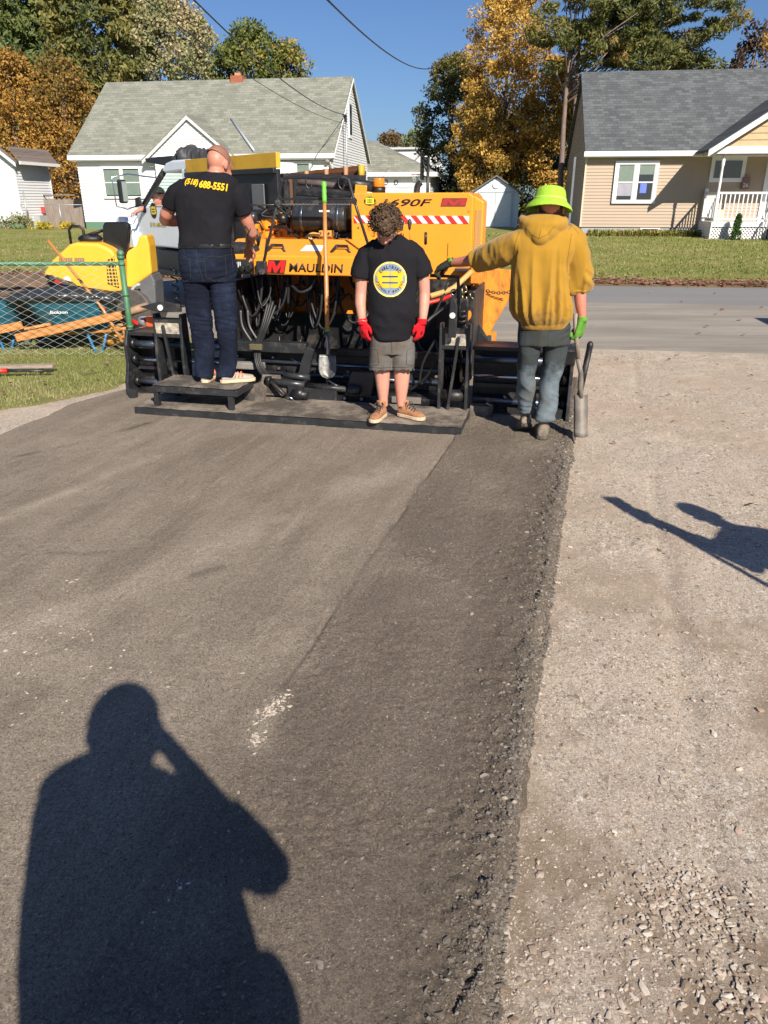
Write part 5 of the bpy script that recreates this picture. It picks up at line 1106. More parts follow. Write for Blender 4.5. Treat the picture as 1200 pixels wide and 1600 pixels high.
# engine block in the dark bay
MB().bx(mu0+0.05,hoodL-0.02,1.82,2.0,ctz-0.05,mz_.z-0.13).build('engine_block',K_bk,pv,bevel=0.01)
q=PF.P(508,370,1.62); yb=MB().box((q.x,1.66,q.z),(0.12,0.10,0.11)).build('pump_block',pm('pump_yellow',(0.55,0.27,0.05),0.5,dirt=(0.1,0.06,0.03),dirt_amt=0.4),pv,bevel=0.008)
for (dx,dz) in ((-.04,.03),(.04,.03),(-.04,-.03),(.04,-.03)): MB().cyl((q.x+dx,1.61,q.z+dz),(q.x+dx,1.60,q.z+dz),0.010,n=6).build('bolt',K_pipe,yb)
MB().hose([PF.P(500,368,1.6),PF.P(488,366,1.6),PF.P(478,373,1.6),PF.P(477,382,1.6)],0.018,8,6).build('tan_hose',K_tan,pv)
MB().hose([PF.P(420,355,1.7),PF.P(445,356,1.6),PF.P(465,370,1.55),PF.P(474,383,1.5)],0.012,8,6).build('hydraulic_hose',K_hose,pv)
random.seed(5)
for k in range(13):
    px=random.uniform(475,540); py=random.uniform(372,392); q=PF.P(px,py,1.6); MB().cyl(q,q+Vector((random.uniform(-.05,.05),random.uniform(-.02,.04),random.uniform(0.01,.05))),random.uniform(0.010,0.02),n=8).build('fitting',random.choice((K_bk,K_pipe,K_brass,K_bk2)),pv)
for k in range(8):
    px=random.uniform(478,545); q=PF.P(px,392,1.65); MB().hose([q,q+Vector((random.uniform(-.05,.08),0.03,random.uniform(0.05,0.1))),q+Vector((random.uniform(-.1,.15),0.1,random.uniform(0.05,0.2)))],0.009,6,5).build('hose',K_hose,pv)
q=PF.P(420,365,1.9); MB().bx(q.x,q.x+0.10,1.97,1.995,q.z-0.10,q.z+0.02).build('latch_plate',K_or2,pv,bevel=0.01)
# --- hoop rail
T=lambda px,py,w:PF.P(px,py,w)
h1=[T(409,424,1.07),T(433,318,1.20),T(441,281,1.25),T(447,277.5,1.25),T(538,277.5,1.25),T(545,281,1.25),T(553,312,1.22),T(577,388,1.10)]
MB().tube(h1,0.0125,8).build('hoop_rail',K_bk2,pv)
MB().tube([T(436,318,1.2),T(439,311,1.21),T(549,311,1.21),T(552,318,1.2)],0.010,8).build('hoop_crossbar',K_bk2,pv)
MB().tube([T(360,321,1.3),T(432,320,1.2)],0.007,6).build('guard_wire',K_bk2,pv)
n=60; a,b_=T(440,319.5,1.19),T(548,319.5,1.19)
MB().tube([a.lerp(b_,k/n)+Vector((0,0,0.003*math.sin(k*PI/1.5))) for k in range(n+1)],[0.005+0.003*(k%2) for k in range(n+1)],6).build('chain',pm('dull_chain',(0.2,0.19,0.18),0.5,metal=0.6),pv)
for px in (478,529): q=T(px,279,1.24); MB().hose([q,q+Vector((0,0,-0.05)),q+Vector((0.03,0,-0.085)),q+Vector((0.05,0,-0.05))],0.007,6,5).build('hook',K_bk2,pv)
for (px,py,w) in ((409,424,1.07),(577,388,1.10),(553,314,1.2),(434,317,1.2)): MB().cyl(T(px,py,w-0.03),T(px,py,w+0.02),0.028,n=10).build('hoop_clamp',K_bk,pv)
q=T(409,418,1.08); MB().box(q,(0.09,0.05,0.11)).build('hoop_socket',K_bk2,pv,bevel=0.008)
# --- tall engine hood
hz0=PF.P(640,435,1.6).z-0.05; hz1=PF.P(640,301,1.6).z; hR=PF.P(738,360,1.6).x; hS=2.1
mb=MB(); mb.prism([(hoodL,hz0),(hR,hz0),(hR+0.0,hz1-0.03),(hR-0.04,hz1),(hoodL+0.03,hz1),(hoodL,hz1-0.03)],'y',1.60,2.35); mb.build('hood',K_or,pv,bevel=0.012,seg=3)
mb=MB(); mb.prism([(hR-0.01,hz0),(hR+0.085,hz0+0.0),(hR+0.085,hz1-0.07),(hR-0.01,hz1-0.02)],'y',1.66,1.95); mb.build('hood_side',K_or,pv,bevel=0.015,seg=3)
m,t,b=new_mat('perforated'); v=objco(t); d=vor(t,v,45,rnd=0.0); L(t,ramp(t,d,[(0.25,(0.03,0.02,0.01)),(0.42,(0.42,0.24,0.07))]),b.inputs['Base Color']); b.inputs['Roughness'].default_value=0.6; K_perf=m
MB().bx(hR+0.015,hR+0.07,1.652,1.659,hz0+0.10,hz1-0.14).build('side_grille',K_perf,pv)
MB().prism([(hR-0.05,hz1-0.10),(hR+0.03,hz1-0.11),(hR+0.06,hz1-0.17),(hR+0.03,hz1-0.30),(hR-0.05,hz1-0.30)],'y',2.05,2.2).build('rear_cover',K_or2,pv,bevel=0.01)
# chevron strip
z0_,z1_=PF.P(640,349,1.6).z,PF.P(640,337,1.6).z; u0_,u1_=PF.P(553,340,1.6).x,PF.P(733,340,1.6).x
chv=MB().bx(u0_,u1_,1.5965,1.599,z0_,z1_).build('chevron_strip',pm('strip_white',(0.72,0.70,0.68),0.35),pv)
nst=10; p_=(u1_-u0_)/nst
for k in range(nst):
    a=u0_+k*p_; hh=z1_-z0_; s_=hh*0.9
    poly=[(a+s_,z0_),(a+s_+p_*0.5,z0_),(a+p_*0.5,z1_),(a,z1_)]
    poly=[(min(x,u1_),z) for x,z in poly]
    MB().prism(poly,'y',1.5945,1.5962).build('red_chevron',K_red,chv)
MB().prism([(u0_,z0_),(u0_+0.035,z0_),(u0_,z0_+0.05)],'y',1.5945,1.5962).build('red_chevron',K_red,chv)
fit_obj('model_number','1690F',PF.P(675,315,1.6).x-PF.P(596,315,1.6).x,0.060,K_ink,pv,basis((PF.P(635.5,315,1.596).x,1.597,PF.P(640,316.5,1.6).z),(1,0,0),(0,0,1)),bold=0.015,shear=0.3)
logoM(PF.P(690,316,1.6).x,PF.P(729,316,1.6).x,PF.P(710,316,1.6).z,0.055,1.5965,pm('logo_maroon',(0.38,0.035,0.03),0.4),pm('logo_rim',(0.20,0.03,0.02),0.5),pv)
def eb_logo(M,s,parent,disc=True,back=K_ink,fg=None,thick=0.0015,oval=False):
    """mirrored EB monogram"""
    fg=fg or pm('logo_yellow',(0.80,0.62,0.04),0.5)
    def mk(me_mb,name,mat,dz): me=me_mb.mesh(name); me.transform(Matrix.Translation((0,0,dz))); me.transform(M); return mesh_obj(name,me,mat,parent)
    o=[]
    if disc:
        mb=MB(); mb.prism([(1.25*s*math.cos(a),(0.85 if oval else 1.25)*s*math.sin(a)) for a in np.linspace(0,2*PI,29)[:-1]],'z',0,thick); o.append(mk(mb,'logo_disc',back,0))
    for q_ in (-1,1):
        mb=MB(); x=lambda v:q_*v*s
        W_=0.95;H_=0.62
        mb.prism([(x(0.04),-H_*s),(x(0.04),H_*s),(x(W_*0.75),H_*s),(x(W_),0.42*s),(x(W_*0.9),0.0),(x(W_),-0.42*s),(x(W_*0.75),-H_*s)][::q_],'z',0,thick); o.append(mk(mb,'logo_letter',fg,thick*1.2))
        for zz in (0.2,-0.2):
            mb=MB(); a_,b_=sorted((x(0.0),x(0.62))); mb.prism([(a_,(zz-0.07)*s),(b_,(zz-0.07)*s),(b_,(zz+0.07)*s),(a_,(zz+0.07)*s)],'z',0,thick); o.append(mk(mb,'logo_bar',back,thick*2.6))
    return o
eb_logo(basis(PF.P(578,314,1.596),(1,0,0),(0,0,1)),0.043,pv,True,K_ink,pm('lime',(0.65,0.7,0.05),0.5),oval=True)
# levers
for (px,pk,pb) in ((628,348,372),(640,348,372)):
    k_=PF.P(px,pk,1.45); b0=PF.P(px+1,pb+20,1.5); MB().cyl(b0,k_,0.006,n=6).build('lever',K_or2,pv); MB().ell(k_,(0.020,0.020,0.032)).cyl(k_+Vector((0,0,-0.055)),k_,0.010,0.018,n=10).build('lever_knob',K_bk2,pv)
k_=PF.P(665,378,1.45); MB().cyl(k_+Vector((0,0,-0.30)),k_,0.006,n=6).build('lever',K_or2,pv); MB().cyl(k_+Vector((0,0,-0.02)),k_+Vector((0,0,0.08)),0.013,n=10).build('lever_grip',K_bk,pv)
# beacon and top items
q=PF.P(592,302,1.9); bc=MB().cyl((q.x,1.9,hz1),(q.x,1.9,hz1+0.05),0.062).build('beacon_base',K_bk,pv); MB().cyl((q.x,1.9,hz1+0.05),(q.x,1.9,hz1+0.125),0.056,0.052,n=20).build('beacon_lens',K_beac,bc,bevel=0.006)
MB().cyl((q.x-0.38,1.85,hz1+0.10),(q.x-0.05,1.88,hz1+0.05),0.05,0.045).build('air_cleaner',K_bk,pv)
q=PF.P(564,296,1.75); MB().box((q.x,1.75,q.z),(0.11,0.03,0.075),ry=0.1).build('amber_lamp',pm('amber_box',(0.55,0.30,0.03),0.3),pv,bevel=0.006)
q=PF.P(656,300,1.95); MB().hose([(q.x-0.03,1.95,hz1-0.02),(q.x-0.02,1.95,hz1+0.06),(q.x+0.01,1.95,hz1+0.09)],0.028,10,5).build('exhaust_stub',K_bk2,pv)
# exhaust tube across the top
MB().tube([T(440,283,2.1),T(500,287,2.0),T(552,294,1.9)],0.030,10).build('exhaust_pipe',pm('scaled_pipe',(0.16,0.12,0.11),0.6,metal=0.4,var=0.4),pv)
# --- right side: hopper wing, chain, hose, leg
wg=2.35
P=[PF.P(752,418,wg),PF.P(800,422,wg+0.6),PF.P(800,455,wg+0.6),PF.P(792,475,wg+0.5),PF.P(765,520,wg),PF.P(744,545,wg)]
mb=MB(); A=[mb.bm.verts.new(p) for p in P]; B=[mb.bm.verts.new(p+Vector((0.0,0.05,0))) for p in P]
for i in range(6): mb.face([A[i],A[(i+1)%6],B[(i+1)%6],B[i]])
mb.face(A[::-1]); mb.face(B); mb.build('hopper_wing',K_or2,pv,bevel=0.006)
MB().prism([(2.55,0.2),(2.63,0.2),(2.63,1.05),(2.55,1.05)],'y',2.30,2.36).build('hopper_post',K_or2,pv,bevel=0.005)
MB().bx(2.42,2.62,2.9,4.0,0.30,0.95).build('hopper',K_or2,pv,bevel=0.02); MB().bx(0.45,2.4,3.1,4.2,0.3,0.95).build('hopper',K_or2,pv,bevel=0.02)
c0,c1=PF.P(748,449,2.25),PF.P(797,456,2.6)
mb=MB(); n=12
for k in range(n):
    a=c0.lerp(c1,k/n)+Vector((0,0,-0.03*math.sin(PI*k/n))); b_=c0.lerp(c1,(k+1)/n)+Vector((0,0,-0.03*math.sin(PI*(k+1)/n))); d=(b_-a).normalized(); s_=Vector((0,0,1)) if k%2 else Vector((0,1,0)); L_=(b_-a).length*1.35; m_=(a+b_)/2
    mb.tube([m_+d*L_/2*math.cos(t_)+s_*0.014*math.sin(t_) for t_ in np.linspace(0,2*PI,11)],0.005,5)
mb.build('safety_chain',pm('rusty_chain',(0.13,0.07,0.04),0.6,metal=0.5),pv)
MB().hose([PF.P(737,424,1.35),PF.P(722,438,1.3),PF.P(705,452,1.22),PF.P(672,463,1.15)],0.024,10,8).build('fuel_hose',K_tan,pv)
MB().hose([PF.P(705,462,1.2),PF.P(690,468,1.2),PF.P(665,474,1.15)],0.018,8,8).build('fuel_hose',K_red,pv)
MB().hose([PF.P(712,470,1.2),PF.P(690,485,1.15),PF.P(670,500,1.1),PF.P(655,520,1.0)],0.016,8,8).build('hydraulic_hose',K_hose,pv)
q=PF.P(735,420,1.45); MB().bx(q.x-0.14,q.x-0.02,1.45,1.6,q.z-0.02,q.z+0.0).build('wire_tray',K_pipe,pv)
MB().bx(q.x+0.0,q.x+0.10,1.5,1.6,q.z-0.13,q.z+0.03).build('corner_gusset',K_or2,pv,bevel=0.006)
random.seed(8)
for k in range(9):
    q=PF.P(random.uniform(722,742),random.uniform(452,478),1.35); MB().tube([q,q+Vector((random.uniform(-.03,.03),0,random.uniform(.01,.05)))],0.007,6).build('shackle',K_brass,pv)
q=PF.P(728,487,1.4); MB().cyl((q.x,1.35,q.z-0.03),(q.x,1.45,q.z-0.03),0.05).build('roller_end',K_or2,pv)
MB().bx(2.30,2.58,1.30,1.45,0.62,0.90).build('tow_plate',K_bk,pv,bevel=0.01)
MB().prism([(2.58,0.15),(2.80,0.15),(2.72,0.45),(2.62,0.60)],'y',1.9,1.95).build('track_guard',K_bk2,pv)
# crawler tracks
for u in (0.42,2.22):
    mb=MB(); out=[(1.6,0.05)]; 
    prof=[(1.62+0.24-0.24*math.cos(a),0.27-0.24*math.sin(a)) for a in np.linspace(PI/2,-PI/2,9)]
    prof=[(1.75-0.22*math.cos(a),0.26+0.22*math.sin(a)) for a in np.linspace(-PI/2,PI/2,9)]+[(3.2+0.22*math.cos(a),0.26+0.22*math.sin(a)) for a in np.linspace(PI/2,-PI/2,9)]
    mb.prism(prof,'x',u,u+0.28); mb.build('crawler_track',K_hose,pv)
q=PF.P(766,530,2.6); MB().bx(q.x-0.14,q.x-0.10,2.6,3.0,0.15,0.42).bx(q.x-0.10,q.x+0.06,2.6,2.62,0.38,0.42).bx(q.x+0.02,q.x+0.06,2.6,2.62,0.0,0.38).build('front_bracket',K_or2,pv)
# --- round point shovel hung on the hoop
sv=emp('round_point_shovel','round point shovel with wooden shaft and green grip hanging on the paver','shovel',(PF.o[0],PF.o[1],0),PF.a)
t0,t1,t2,t3=PF.P(506,284,1.13),PF.P(507,317,1.10),PF.P(511.5,515,0.72),PF.P(513,545,0.67)
K_shaft=pm('varnished_wood',(0.46,0.20,0.055),0.4,var=0.18,vs=5,stretch=(8,8,1),coat=0.2)
K_green=pm('green_grip',(0.13,0.45,0.04),0.45)
MB().tube([t1,t1.lerp(t2,.3),t1.lerp(t2,.7),t2],[0.016,0.0175,0.019,0.019],12).build('shaft',K_shaft,sv)
gp_=[t1.lerp(t0,k/7) for k in range(8)]; MB().tube(gp_,[0.021,0.019,0.021,0.019,0.021,0.018,0.024,0.018],12).build('grip',K_green,sv)
MB().tube([t2,t2+(t3-t2)*0.12],0.020,12).build('grip_band',K_green,sv)
K_blade=pm('scuffed_steel',(0.16,0.16,0.155),0.5,metal=0.6,var=0.3,vs=12,dirt=(0.09,0.08,0.07),dirt_amt=0.4,ds=14)
b0=PF.P(513,555,0.65); b1=PF.P(513,591,0.60)
MB().tube([t2+(t3-t2)*0.12,t3,b0],[0.018,0.016,0.020],10).build('socket',K_blade,sv)
hw_=0.078; mb=MB(); rows=12; G_=[]
for i in range(rows+1):
    f=i/rows; c=b0.lerp(b1,f); wd=hw_*(1 if f<0.55 else math.sqrt(max(0.0,1-((f-0.55)/0.45)**2)))*(0.92+0.08*min(1,f*5))
    G_.append([mb.bm.verts.new((c.x+wd*x,c.y-0.028*(x*x)+0.008*(1-abs(x)),c.z+ (0.008 if i==0 else 0)*abs(x))) for x in np.linspace(-1,1,13)])
for i in range(rows):
    for j in range(12): mb.face([G_[i][j],G_[i][j+1],G_[i+1][j+1],G_[i+1][j]],True)
bo=mb.build('blade',K_blade,sv); so=bo.modifiers.new('s','SOLIDIFY'); so.thickness=0.003

# panel lines, latches and bolts on the hood and console
K_seam=pm('panel_gap',(0.05,0.02,0.005),0.8)
for px in (700,): 
    q=PF.P(px,380,1.6); MB().bx(q.x-0.002,q.x+0.002,1.596,1.599,hz0+0.12,hz0+0.36).build('panel_seam',K_seam,pv)
for px,py in ((560,412),(735,408),(560,356),(733,330),(700,402)):
    q=PF.P(px,py,1.6); MB().cyl((q.x,1.594,q.z),(q.x,1.60,q.z),0.008,n=8).build('bolt',K_or2 if px>600 else K_pipe,pv)
random.seed(14)
mb_n=0
for k in range(16):
    u=random.uniform(0.45,1.35); z=random.uniform(ctz+0.02,mz_.z+0.12); w_=random.uniform(1.86,1.98)
    MB().hose([(u,w_,z),(u+random.uniform(-.1,.1),w_-0.04,z+random.uniform(-.06,.1)),(u+random.uniform(-.25,.25),w_,z+random.uniform(-.1,.12))],random.choice((0.009,0.013)),6,5).build('hose',K_hose,pv)
# =====================================================================
# PEOPLE
# =====================================================================
def skin_mat(name,c,red=(0.55,0.16,0.11)):
    m,t,b=new_mat(name); v=objco(t); n1=noi(t,v,7,5,0.6)
    cc=mixc(t,ramp(t,n1,[(0.35,0),(0.7,0.45)]),c,red); cc=mixc(t,1.0,cc,mixc(t,noi(t,v,60,4,0.7),(0.86,0.86,0.86),(1.12,1.1,1.1)),'MULTIPLY')
    L(t,cc,b.inputs['Base Color']); b.inputs['Roughness'].default_value=0.5; b.inputs['Subsurface Weight'].default_value=0.12; b.inputs['Subsurface Radius'].default_value=(0.012,0.005,0.003); b.inputs['Subsurface Scale'].default_value=0.6
    L(t,bump(t,noi(t,v,260,3),0.0006),b.inputs['Normal']); return m
def cloth(name,c,var=0.12,dirt=None,da=0.4,ds=4,weave=500,rough=0.9,sheen=0.0,bd=0.0008,stretch=(1,1,1),vs=5):
    return pm(name,c,rough,var=var,vs=vs,dirt=dirt,dirt_amt=da,ds=ds,bd=bd,bs=weave,sheen=sheen,stretch=stretch,spec=0.2)
def nz(v,s,o=0): return noise.noise(Vector((v.x*s[0]+o,v.y*s[1]+o*1.7,v.z*s[2]+o*0.3)))
def rdg(x): return 1-2*abs(x)
def secs(mb,rows,n=24,k=1.0,e=2.4,grow=0.0,dx=0.0):
    """rows: (x left, x right, y, Y, half depth[, yaw]) measured in the picture -> horizontal rings"""
    rs=[]
    for r in rows:
        a,b=W(r[0],r[2],r[3]),W(r[1],r[2],r[3]); c=(a+b)/2; c.x+=dx; hx=(b-a).length/2*k+grow; d=r[4]*k+grow; yaw=r[5] if len(r)>5 else 0
        R_=Vector((math.cos(yaw),math.sin(yaw),0)); F_=Vector((-math.sin(yaw),math.cos(yaw),0)); ring=[]
        for j in range(n):
            t=2*PI*j/n; ct,st=math.cos(t),math.sin(t)
            ring.append(c+R_*hx*math.copysign(abs(ct)**(2/e),ct)+F_*d*math.copysign(abs(st)**(2/e),st))
        rs.append(ring)
    mb.rings(rs); return mb
def limb(mb,pts,n=14,k=1.0,grow=0.0,ref=None): return mb.tube([W(p[0],p[1],p[2]) if len(p)==4 else p[0] for p in pts],[p[-1]*k+grow for p in pts],n,ref=ref)
def basis3(S,F,U): return Matrix(((S[0],F[0],U[0]),(S[1],F[1],U[1]),(S[2],F[2],U[2])))
def head_shape(mb,c,F,U,s=1.0):
    F=Vector(F).normalized(); U=Vector(U); U=(U-F*U.dot(F)).normalized(); S=F.cross(U); M=basis3(S,F,U)
    P=lambda x,y,z:c+M@Vector((x,y,z))*s
    def e(p,r): mb.ell(P(*p),tuple(q*s for q in r),M,18,12)
    e((0,-0.012,0.028),(0.076,0.097,0.092)); e((0,0.022,-0.03),(0.062,0.072,0.075)); e((0,0.045,-0.083),(0.040,0.045,0.032)); e((0,0.035,0.03),(0.066,0.06,0.06))
    for x in (-1,1):
        e((x*0.077,-0.012,-0.012),(0.010,0.020,0.032)); e((x*0.086,-0.018,0.0),(0.006,0.016,0.024)); e((x*0.032,0.070,-0.03),(0.028,0.022,0.024)); e((x*0.030,0.083,0.024),(0.026,0.013,0.009)); e((x*0.03,0.074,0.004),(0.018,0.014,0.012))
    e((0,0.095,-0.012),(0.010,0.014,0.026)); e((0,0.106,-0.033),(0.015,0.015,0.012)); e((0,0.083,-0.065),(0.024,0.012,0.006)); e((0,0.082,-0.076),(0.020,0.011,0.007)); e((0,0.066,-0.105),(0.02,0.018,0.016))
    return M,P,s
def eyes(parent,M,P,s):
    for x in (-1,1):
        e_=MB().ell(P(x*0.031,0.079,0.004),0.0115*s,M,12,8).build('eye',pm('eye_white',(0.75,0.72,0.70),0.2),parent); MB().ell(P(x*0.031,0.0875,0.003),(0.0055*s,0.004*s,0.0055*s),M,10,6).build('iris',pm('iris',(0.06,0.04,0.03),0.15),e_)
def hand_shape(mb,wrist,d,pn,th=1,s=1.0,curl=0.5,grow=0.0,spread=1.0,curls=None):
    """d: wrist->knuckle direction, pn: palm-facing normal, th: side of the thumb along d x pn"""
    d=Vector(d).normalized(); pn=Vector(pn); pn=(pn-d*pn.dot(d)).normalized(); sd=d.cross(pn)*th; g=grow
    Q=lambda a,b,c:wrist+(d*a+sd*b+pn*c)*s
    mb.tube([Q(-0.03,0,0),Q(0,0,0),Q(0.03,0.002,0),Q(0.07,0,0.003),Q(0.095,-0.002,0.006)],[((0.027+g)*s,(0.020+g)*s),((0.028+g)*s,(0.019+g)*s),((0.038+g)*s,(0.017+g)*s),((0.042+g)*s,(0.015+g)*s),((0.038+g)*s,(0.011+g)*s)],14,ref=sd)
    F_=[(0.030,0.070,0.0088),(0.010,0.078,0.0092),(-0.011,0.072,0.0088),(-0.031,0.056,0.0078)]
    for i,(o,ln,r) in enumerate(F_):
        cu=(curls[i] if curls else curl*(0.85+0.12*i)); ang=0; p=Q(0.088,o,0.004); pts=[Q(0.06,o*0.9,0.002),p.copy()]; rr=[(r+g)*s,(r+g)*s]
        for k_,(fr,bend) in enumerate(((0.44,0.8),(0.31,1.1),(0.25,0.8))):
            ang+=cu*bend; dd=(d*math.cos(ang)+pn*math.sin(ang)+sd*(o*1.6*spread)).normalized(); p=p+dd*ln*fr*s; pts.append(p.copy()); rr.append((r*(1-0.09*(k_+1))+g)*s)
        mb.tube(pts,rr,9); mb.ell(pts[-1],rr[-1]*1.0,None,8,6)
    a=Q(0.018,0.026,0.004); b_=Q(0.050,0.056,0.014+0.01*curl); c=Q(0.078,0.060-0.012*curl,0.026+0.016*curl); e_=Q(0.095,0.056-0.022*curl,0.034+0.022*curl)
    mb.tube([a,b_,c,e_],[(0.016+g)*s,(0.0125+g)*s,(0.0108+g)*s,(0.0085+g)*s],9); mb.ell(e_,(0.0085+g)*s,None,8,6)
def shoe(parent,heel,ang,ln=0.27,mat=None,sole=None,high=0.0,wd=1.0,pitch=0.0,name='shoe'):
    """heel: point on the ground under the heel; ang: heading of the toe (radians, 0=+X)"""
    Rm=Matrix.Rotation(ang,3,'Z')@Matrix.Rotation(-pitch,3,'Y'); T=lambda x,y,z:heel+Rm@Vector((x,y,z))
    mb=MB(); prof=[(0.0,0.026,0.045,0.055),(0.03,0.033,0.05,0.075),(0.08,0.034,0.048,0.085),(0.13,0.037,0.038,0.068),(0.18,0.044,0.030,0.05),(0.225,0.041,0.025,0.04),(0.255,0.025,0.02,0.03)]
    f=ln/0.27; rs=[]
    for (x,hw,zc,hh) in prof:
        rs.append([T(x*f,hw*wd*math.cos(a),0.018+max(0,zc*0.55+hh*0.55*math.sin(a)-0.0)) for a in np.linspace(0,2*PI,17)[:-1]])
    mb.rings(rs); mb.tube([T(0.055*f,0,0.05),T(0.055*f,0,0.09+high*0.6),T(0.05*f,0,0.10+high)],[0.034,0.036,0.040],14)
    up=fuse(mb,name,mat,parent,0.006,3,lambda c,n:0.0015*rdg(nz(c,(25,25,25)))) 
    mb=MB(); out=[]
    for x,hw in ((-0.012,0.012),(0.0,0.028),(0.03,0.036),(0.08,0.036),(0.13,0.040),(0.18,0.048),(0.225,0.046),(0.255,0.032),(0.268,0.012)): out.append((x*f,hw*wd))
    o=[(x,y) for x,y in out]+[(x,-y) for x,y in out[::-1]]
    mb.rings([[T(x,y,0.0) for x,y in o],[T(x,y,0.026) for x,y in o]],True,False); mb.build('sole',sole,up,bevel=0.004)
    return up,T
def laces(up,T,f,mat):
    mb=MB()
    for k in range(5):
        x=(0.085+0.02*k)*f; z=0.122-0.013*k
        mb.tube([T(x,-0.026,z-0.012),T(x,0,z+0.002),T(x+0.008,0.026,z-0.012)],0.0035,5).tube([T(x,0.026,z-0.012),T(x+0.005,0,z+0.003),T(x+0.008,-0.026,z-0.012)],0.0035,5)
    mb.hose([T(0.08*f,0,0.125),T(0.10*f,0.03,0.12),T(0.12*f,0.045,0.09)],0.003,5,4).hose([T(0.08*f,0,0.125),T(0.10*f,-0.03,0.12),T(0.125*f,-0.04,0.085)],0.003,5,4)
    mb.build('lace',mat,up)
def fit_text(txt,width,height,bold=0.0,shear=0.0,sub=0.012):
    me=text_mesh(txt,1.0,0.0,shear,bold); me.materials.clear(); co=np.empty(len(me.vertices)*3); me.vertices.foreach_get('co',co); co=co.reshape(-1,3)
    lo,hi=co.min(0),co.max(0); co=(co-(lo+hi)/2)*np.array([width/(hi[0]-lo[0]),height/(hi[1]-lo[1]),1]); me.vertices.foreach_set('co',co.ravel())
    bm=bmesh.new(); bm.from_mesh(me); 
    for _ in range(3):
        ed=[e for e in bm.edges if e.calc_length()>sub]
        if not ed: break
        bmesh.ops.subdivide_edges(bm,edges=ed,cuts=1); bmesh.ops.triangulate(bm,faces=bm.faces)
    bm.to_mesh(me); bm.free(); return me
def grid_shape(fn,x0,x1,y0,y1,st):
    """print outline filled with a fine grid so that it can follow the cloth"""
    xs=np.arange(x0,x1+st,st); ys=np.arange(y0,y1+st,st); me=grid_mesh('p',xs,ys,lambda X,Y:X*0,fn,False); return me
S_man=skin_mat('ruddy_skin',(0.45,0.21,0.14)); S_boy=skin_mat('fair_skin',(0.52,0.275,0.20),(0.6,0.22,0.16)); S_red=skin_mat('sunburnt_skin',(0.50,0.20,0.13),(0.5,0.12,0.08))
C_navy=cloth('dark_indigo_denim',(0.006,0.009,0.021),var=0.45,vs=5,dirt=(0.020,0.030,0.058),da=0.35,ds=5,weave=420)
C_black=cloth('faded_black_cotton',(0.010,0.010,0.013),var=0.25,weave=500)
C_ink=cloth('yellow_print',(0.80,0.46,0.02),var=0.06,bd=0)
# ---------------------------------------------------------------- man on the step, seen from behind
Y0=6.13
tor=[(318,352,271,Y0+.03,.085),(300,366,279,Y0+.02,.10),(281,374,289,Y0,.115),(272,372,303,Y0,.125),(274,369,322,Y0,.125),(277,366,342,Y0,.12),(279,364,362,Y0,.12),(281,363,386,Y0,.125)]
pel=[(281,363,382,Y0,.118),(280,366,400,Y0,.128),(283,369,420,Y0,.13),(285,369,438,Y0,.118)]
lgL=[(285,327,432,Y0,.098),(286,327,450,Y0,.095),(288,329,470,Y0,.088),(294,331,495,Y0+.005,.08),(298,333,518,Y0+.01,.076),(302,336,545,Y0,.07),(305,334,568,Y0-.01,.066),(307,333,588,Y0-.02,.066)]
lgR=[(326,369,432,Y0,.098),(328,369,450,Y0,.095),(331,370,470,Y0,.088),(335,371,495,Y0+.005,.082),(339,371,518,Y0+.01,.076),(344,371,545,Y0,.07),(342,369,568,Y0-.01,.066),(338,366,587,Y0-.02,.066)]
mb=MB(); secs(mb,tor,k=0.80); secs(mb,pel,k=0.80); secs(mb,lgL,k=0.7); secs(mb,lgR,k=0.7)
hc=W(342.5,259,Y0+.07); Mh,Ph,sh_=head_shape(mb,hc,(0.45,0.78,-0.42),(0.15,0.38,0.9),1.06)
mb.tube([W(334,284,Y0+.02),W(338,272,Y0+.03),hc+Vector((-.005,0,-0.03))],[0.075,0.066,0.064],16)
aR=[(368,303,Y0,.045),(377,325,Y0+.03,.050),(386,346,Y0+.07,.049),(393,364,Y0+.12,.046),(391,376,Y0+.2,.040),(388,386,Y0+.30,.030)]
aL=[(277,303,Y0,.045),(268,320,Y0+.03,.050),(260,335,Y0+.06,.052),(258,343,Y0+.10,.050),(270,345,Y0+.2,.046),(288,346,Y0+.32,.036)]
limb(mb,aR); limb(mb,aL)
hand_shape(mb,W(388,386,Y0+.30),(-0.15,0.8,-0.55),(-0.1,-0.5,-0.9),-1,1.02,0.55); hand_shape(mb,W(288,346,Y0+.32),(0.8,0.5,-0.1),(0,-0.2,-1),1,1.02,0.6)
# foot stubs
for (px,py) in ((319,590),(350,588)): c=W(px,py,Y0); mb.tube([c+Vector((0,0,0.08)),c],[0.04,0.035],10)
man=fuse(mb,'person',S_man,None,0.008,3); tag(man,'bald man in black shirt and dark jeans standing on the step, back turned','person')
hm=MB(); hm.ell(Ph(0,-0.016,0.036),(0.0835,0.1058,0.1008),Mh,24,16)
hair=fuse(hm,'hair',None,man,0.006,1,lambda c,n:-0.004 if n.dot(Vector((0.45,0.78,-0.42)).normalized())>0.5 else 0.0)
m,t,b=new_mat('buzzed_hair'); v=objco(t); L(t,mixc(t,ramp(t,noi(t,v,420,3,0.8),[(0.42,0),(0.6,1)]),(0.13,0.062,0.042),(0.36,0.165,0.115)),b.inputs['Base Color']); b.inputs['Roughness'].default_value=0.75; L(t,bump(t,noi(t,v,500,2),0.001),b.inputs['Normal']); hair.data.materials.append(m)
bm=bmesh.new(); bm.from_mesh(hair.data); cut=Ph(0,0,0.022)
U_=Mh@Vector((0,0.35,1)); bmesh.ops.bisect_plane(bm,geom=bm.verts[:]+bm.edges[:]+bm.faces[:],plane_co=cut,plane_no=U_,clear_inner=True); bm.to_mesh(hair.data); bm.free()
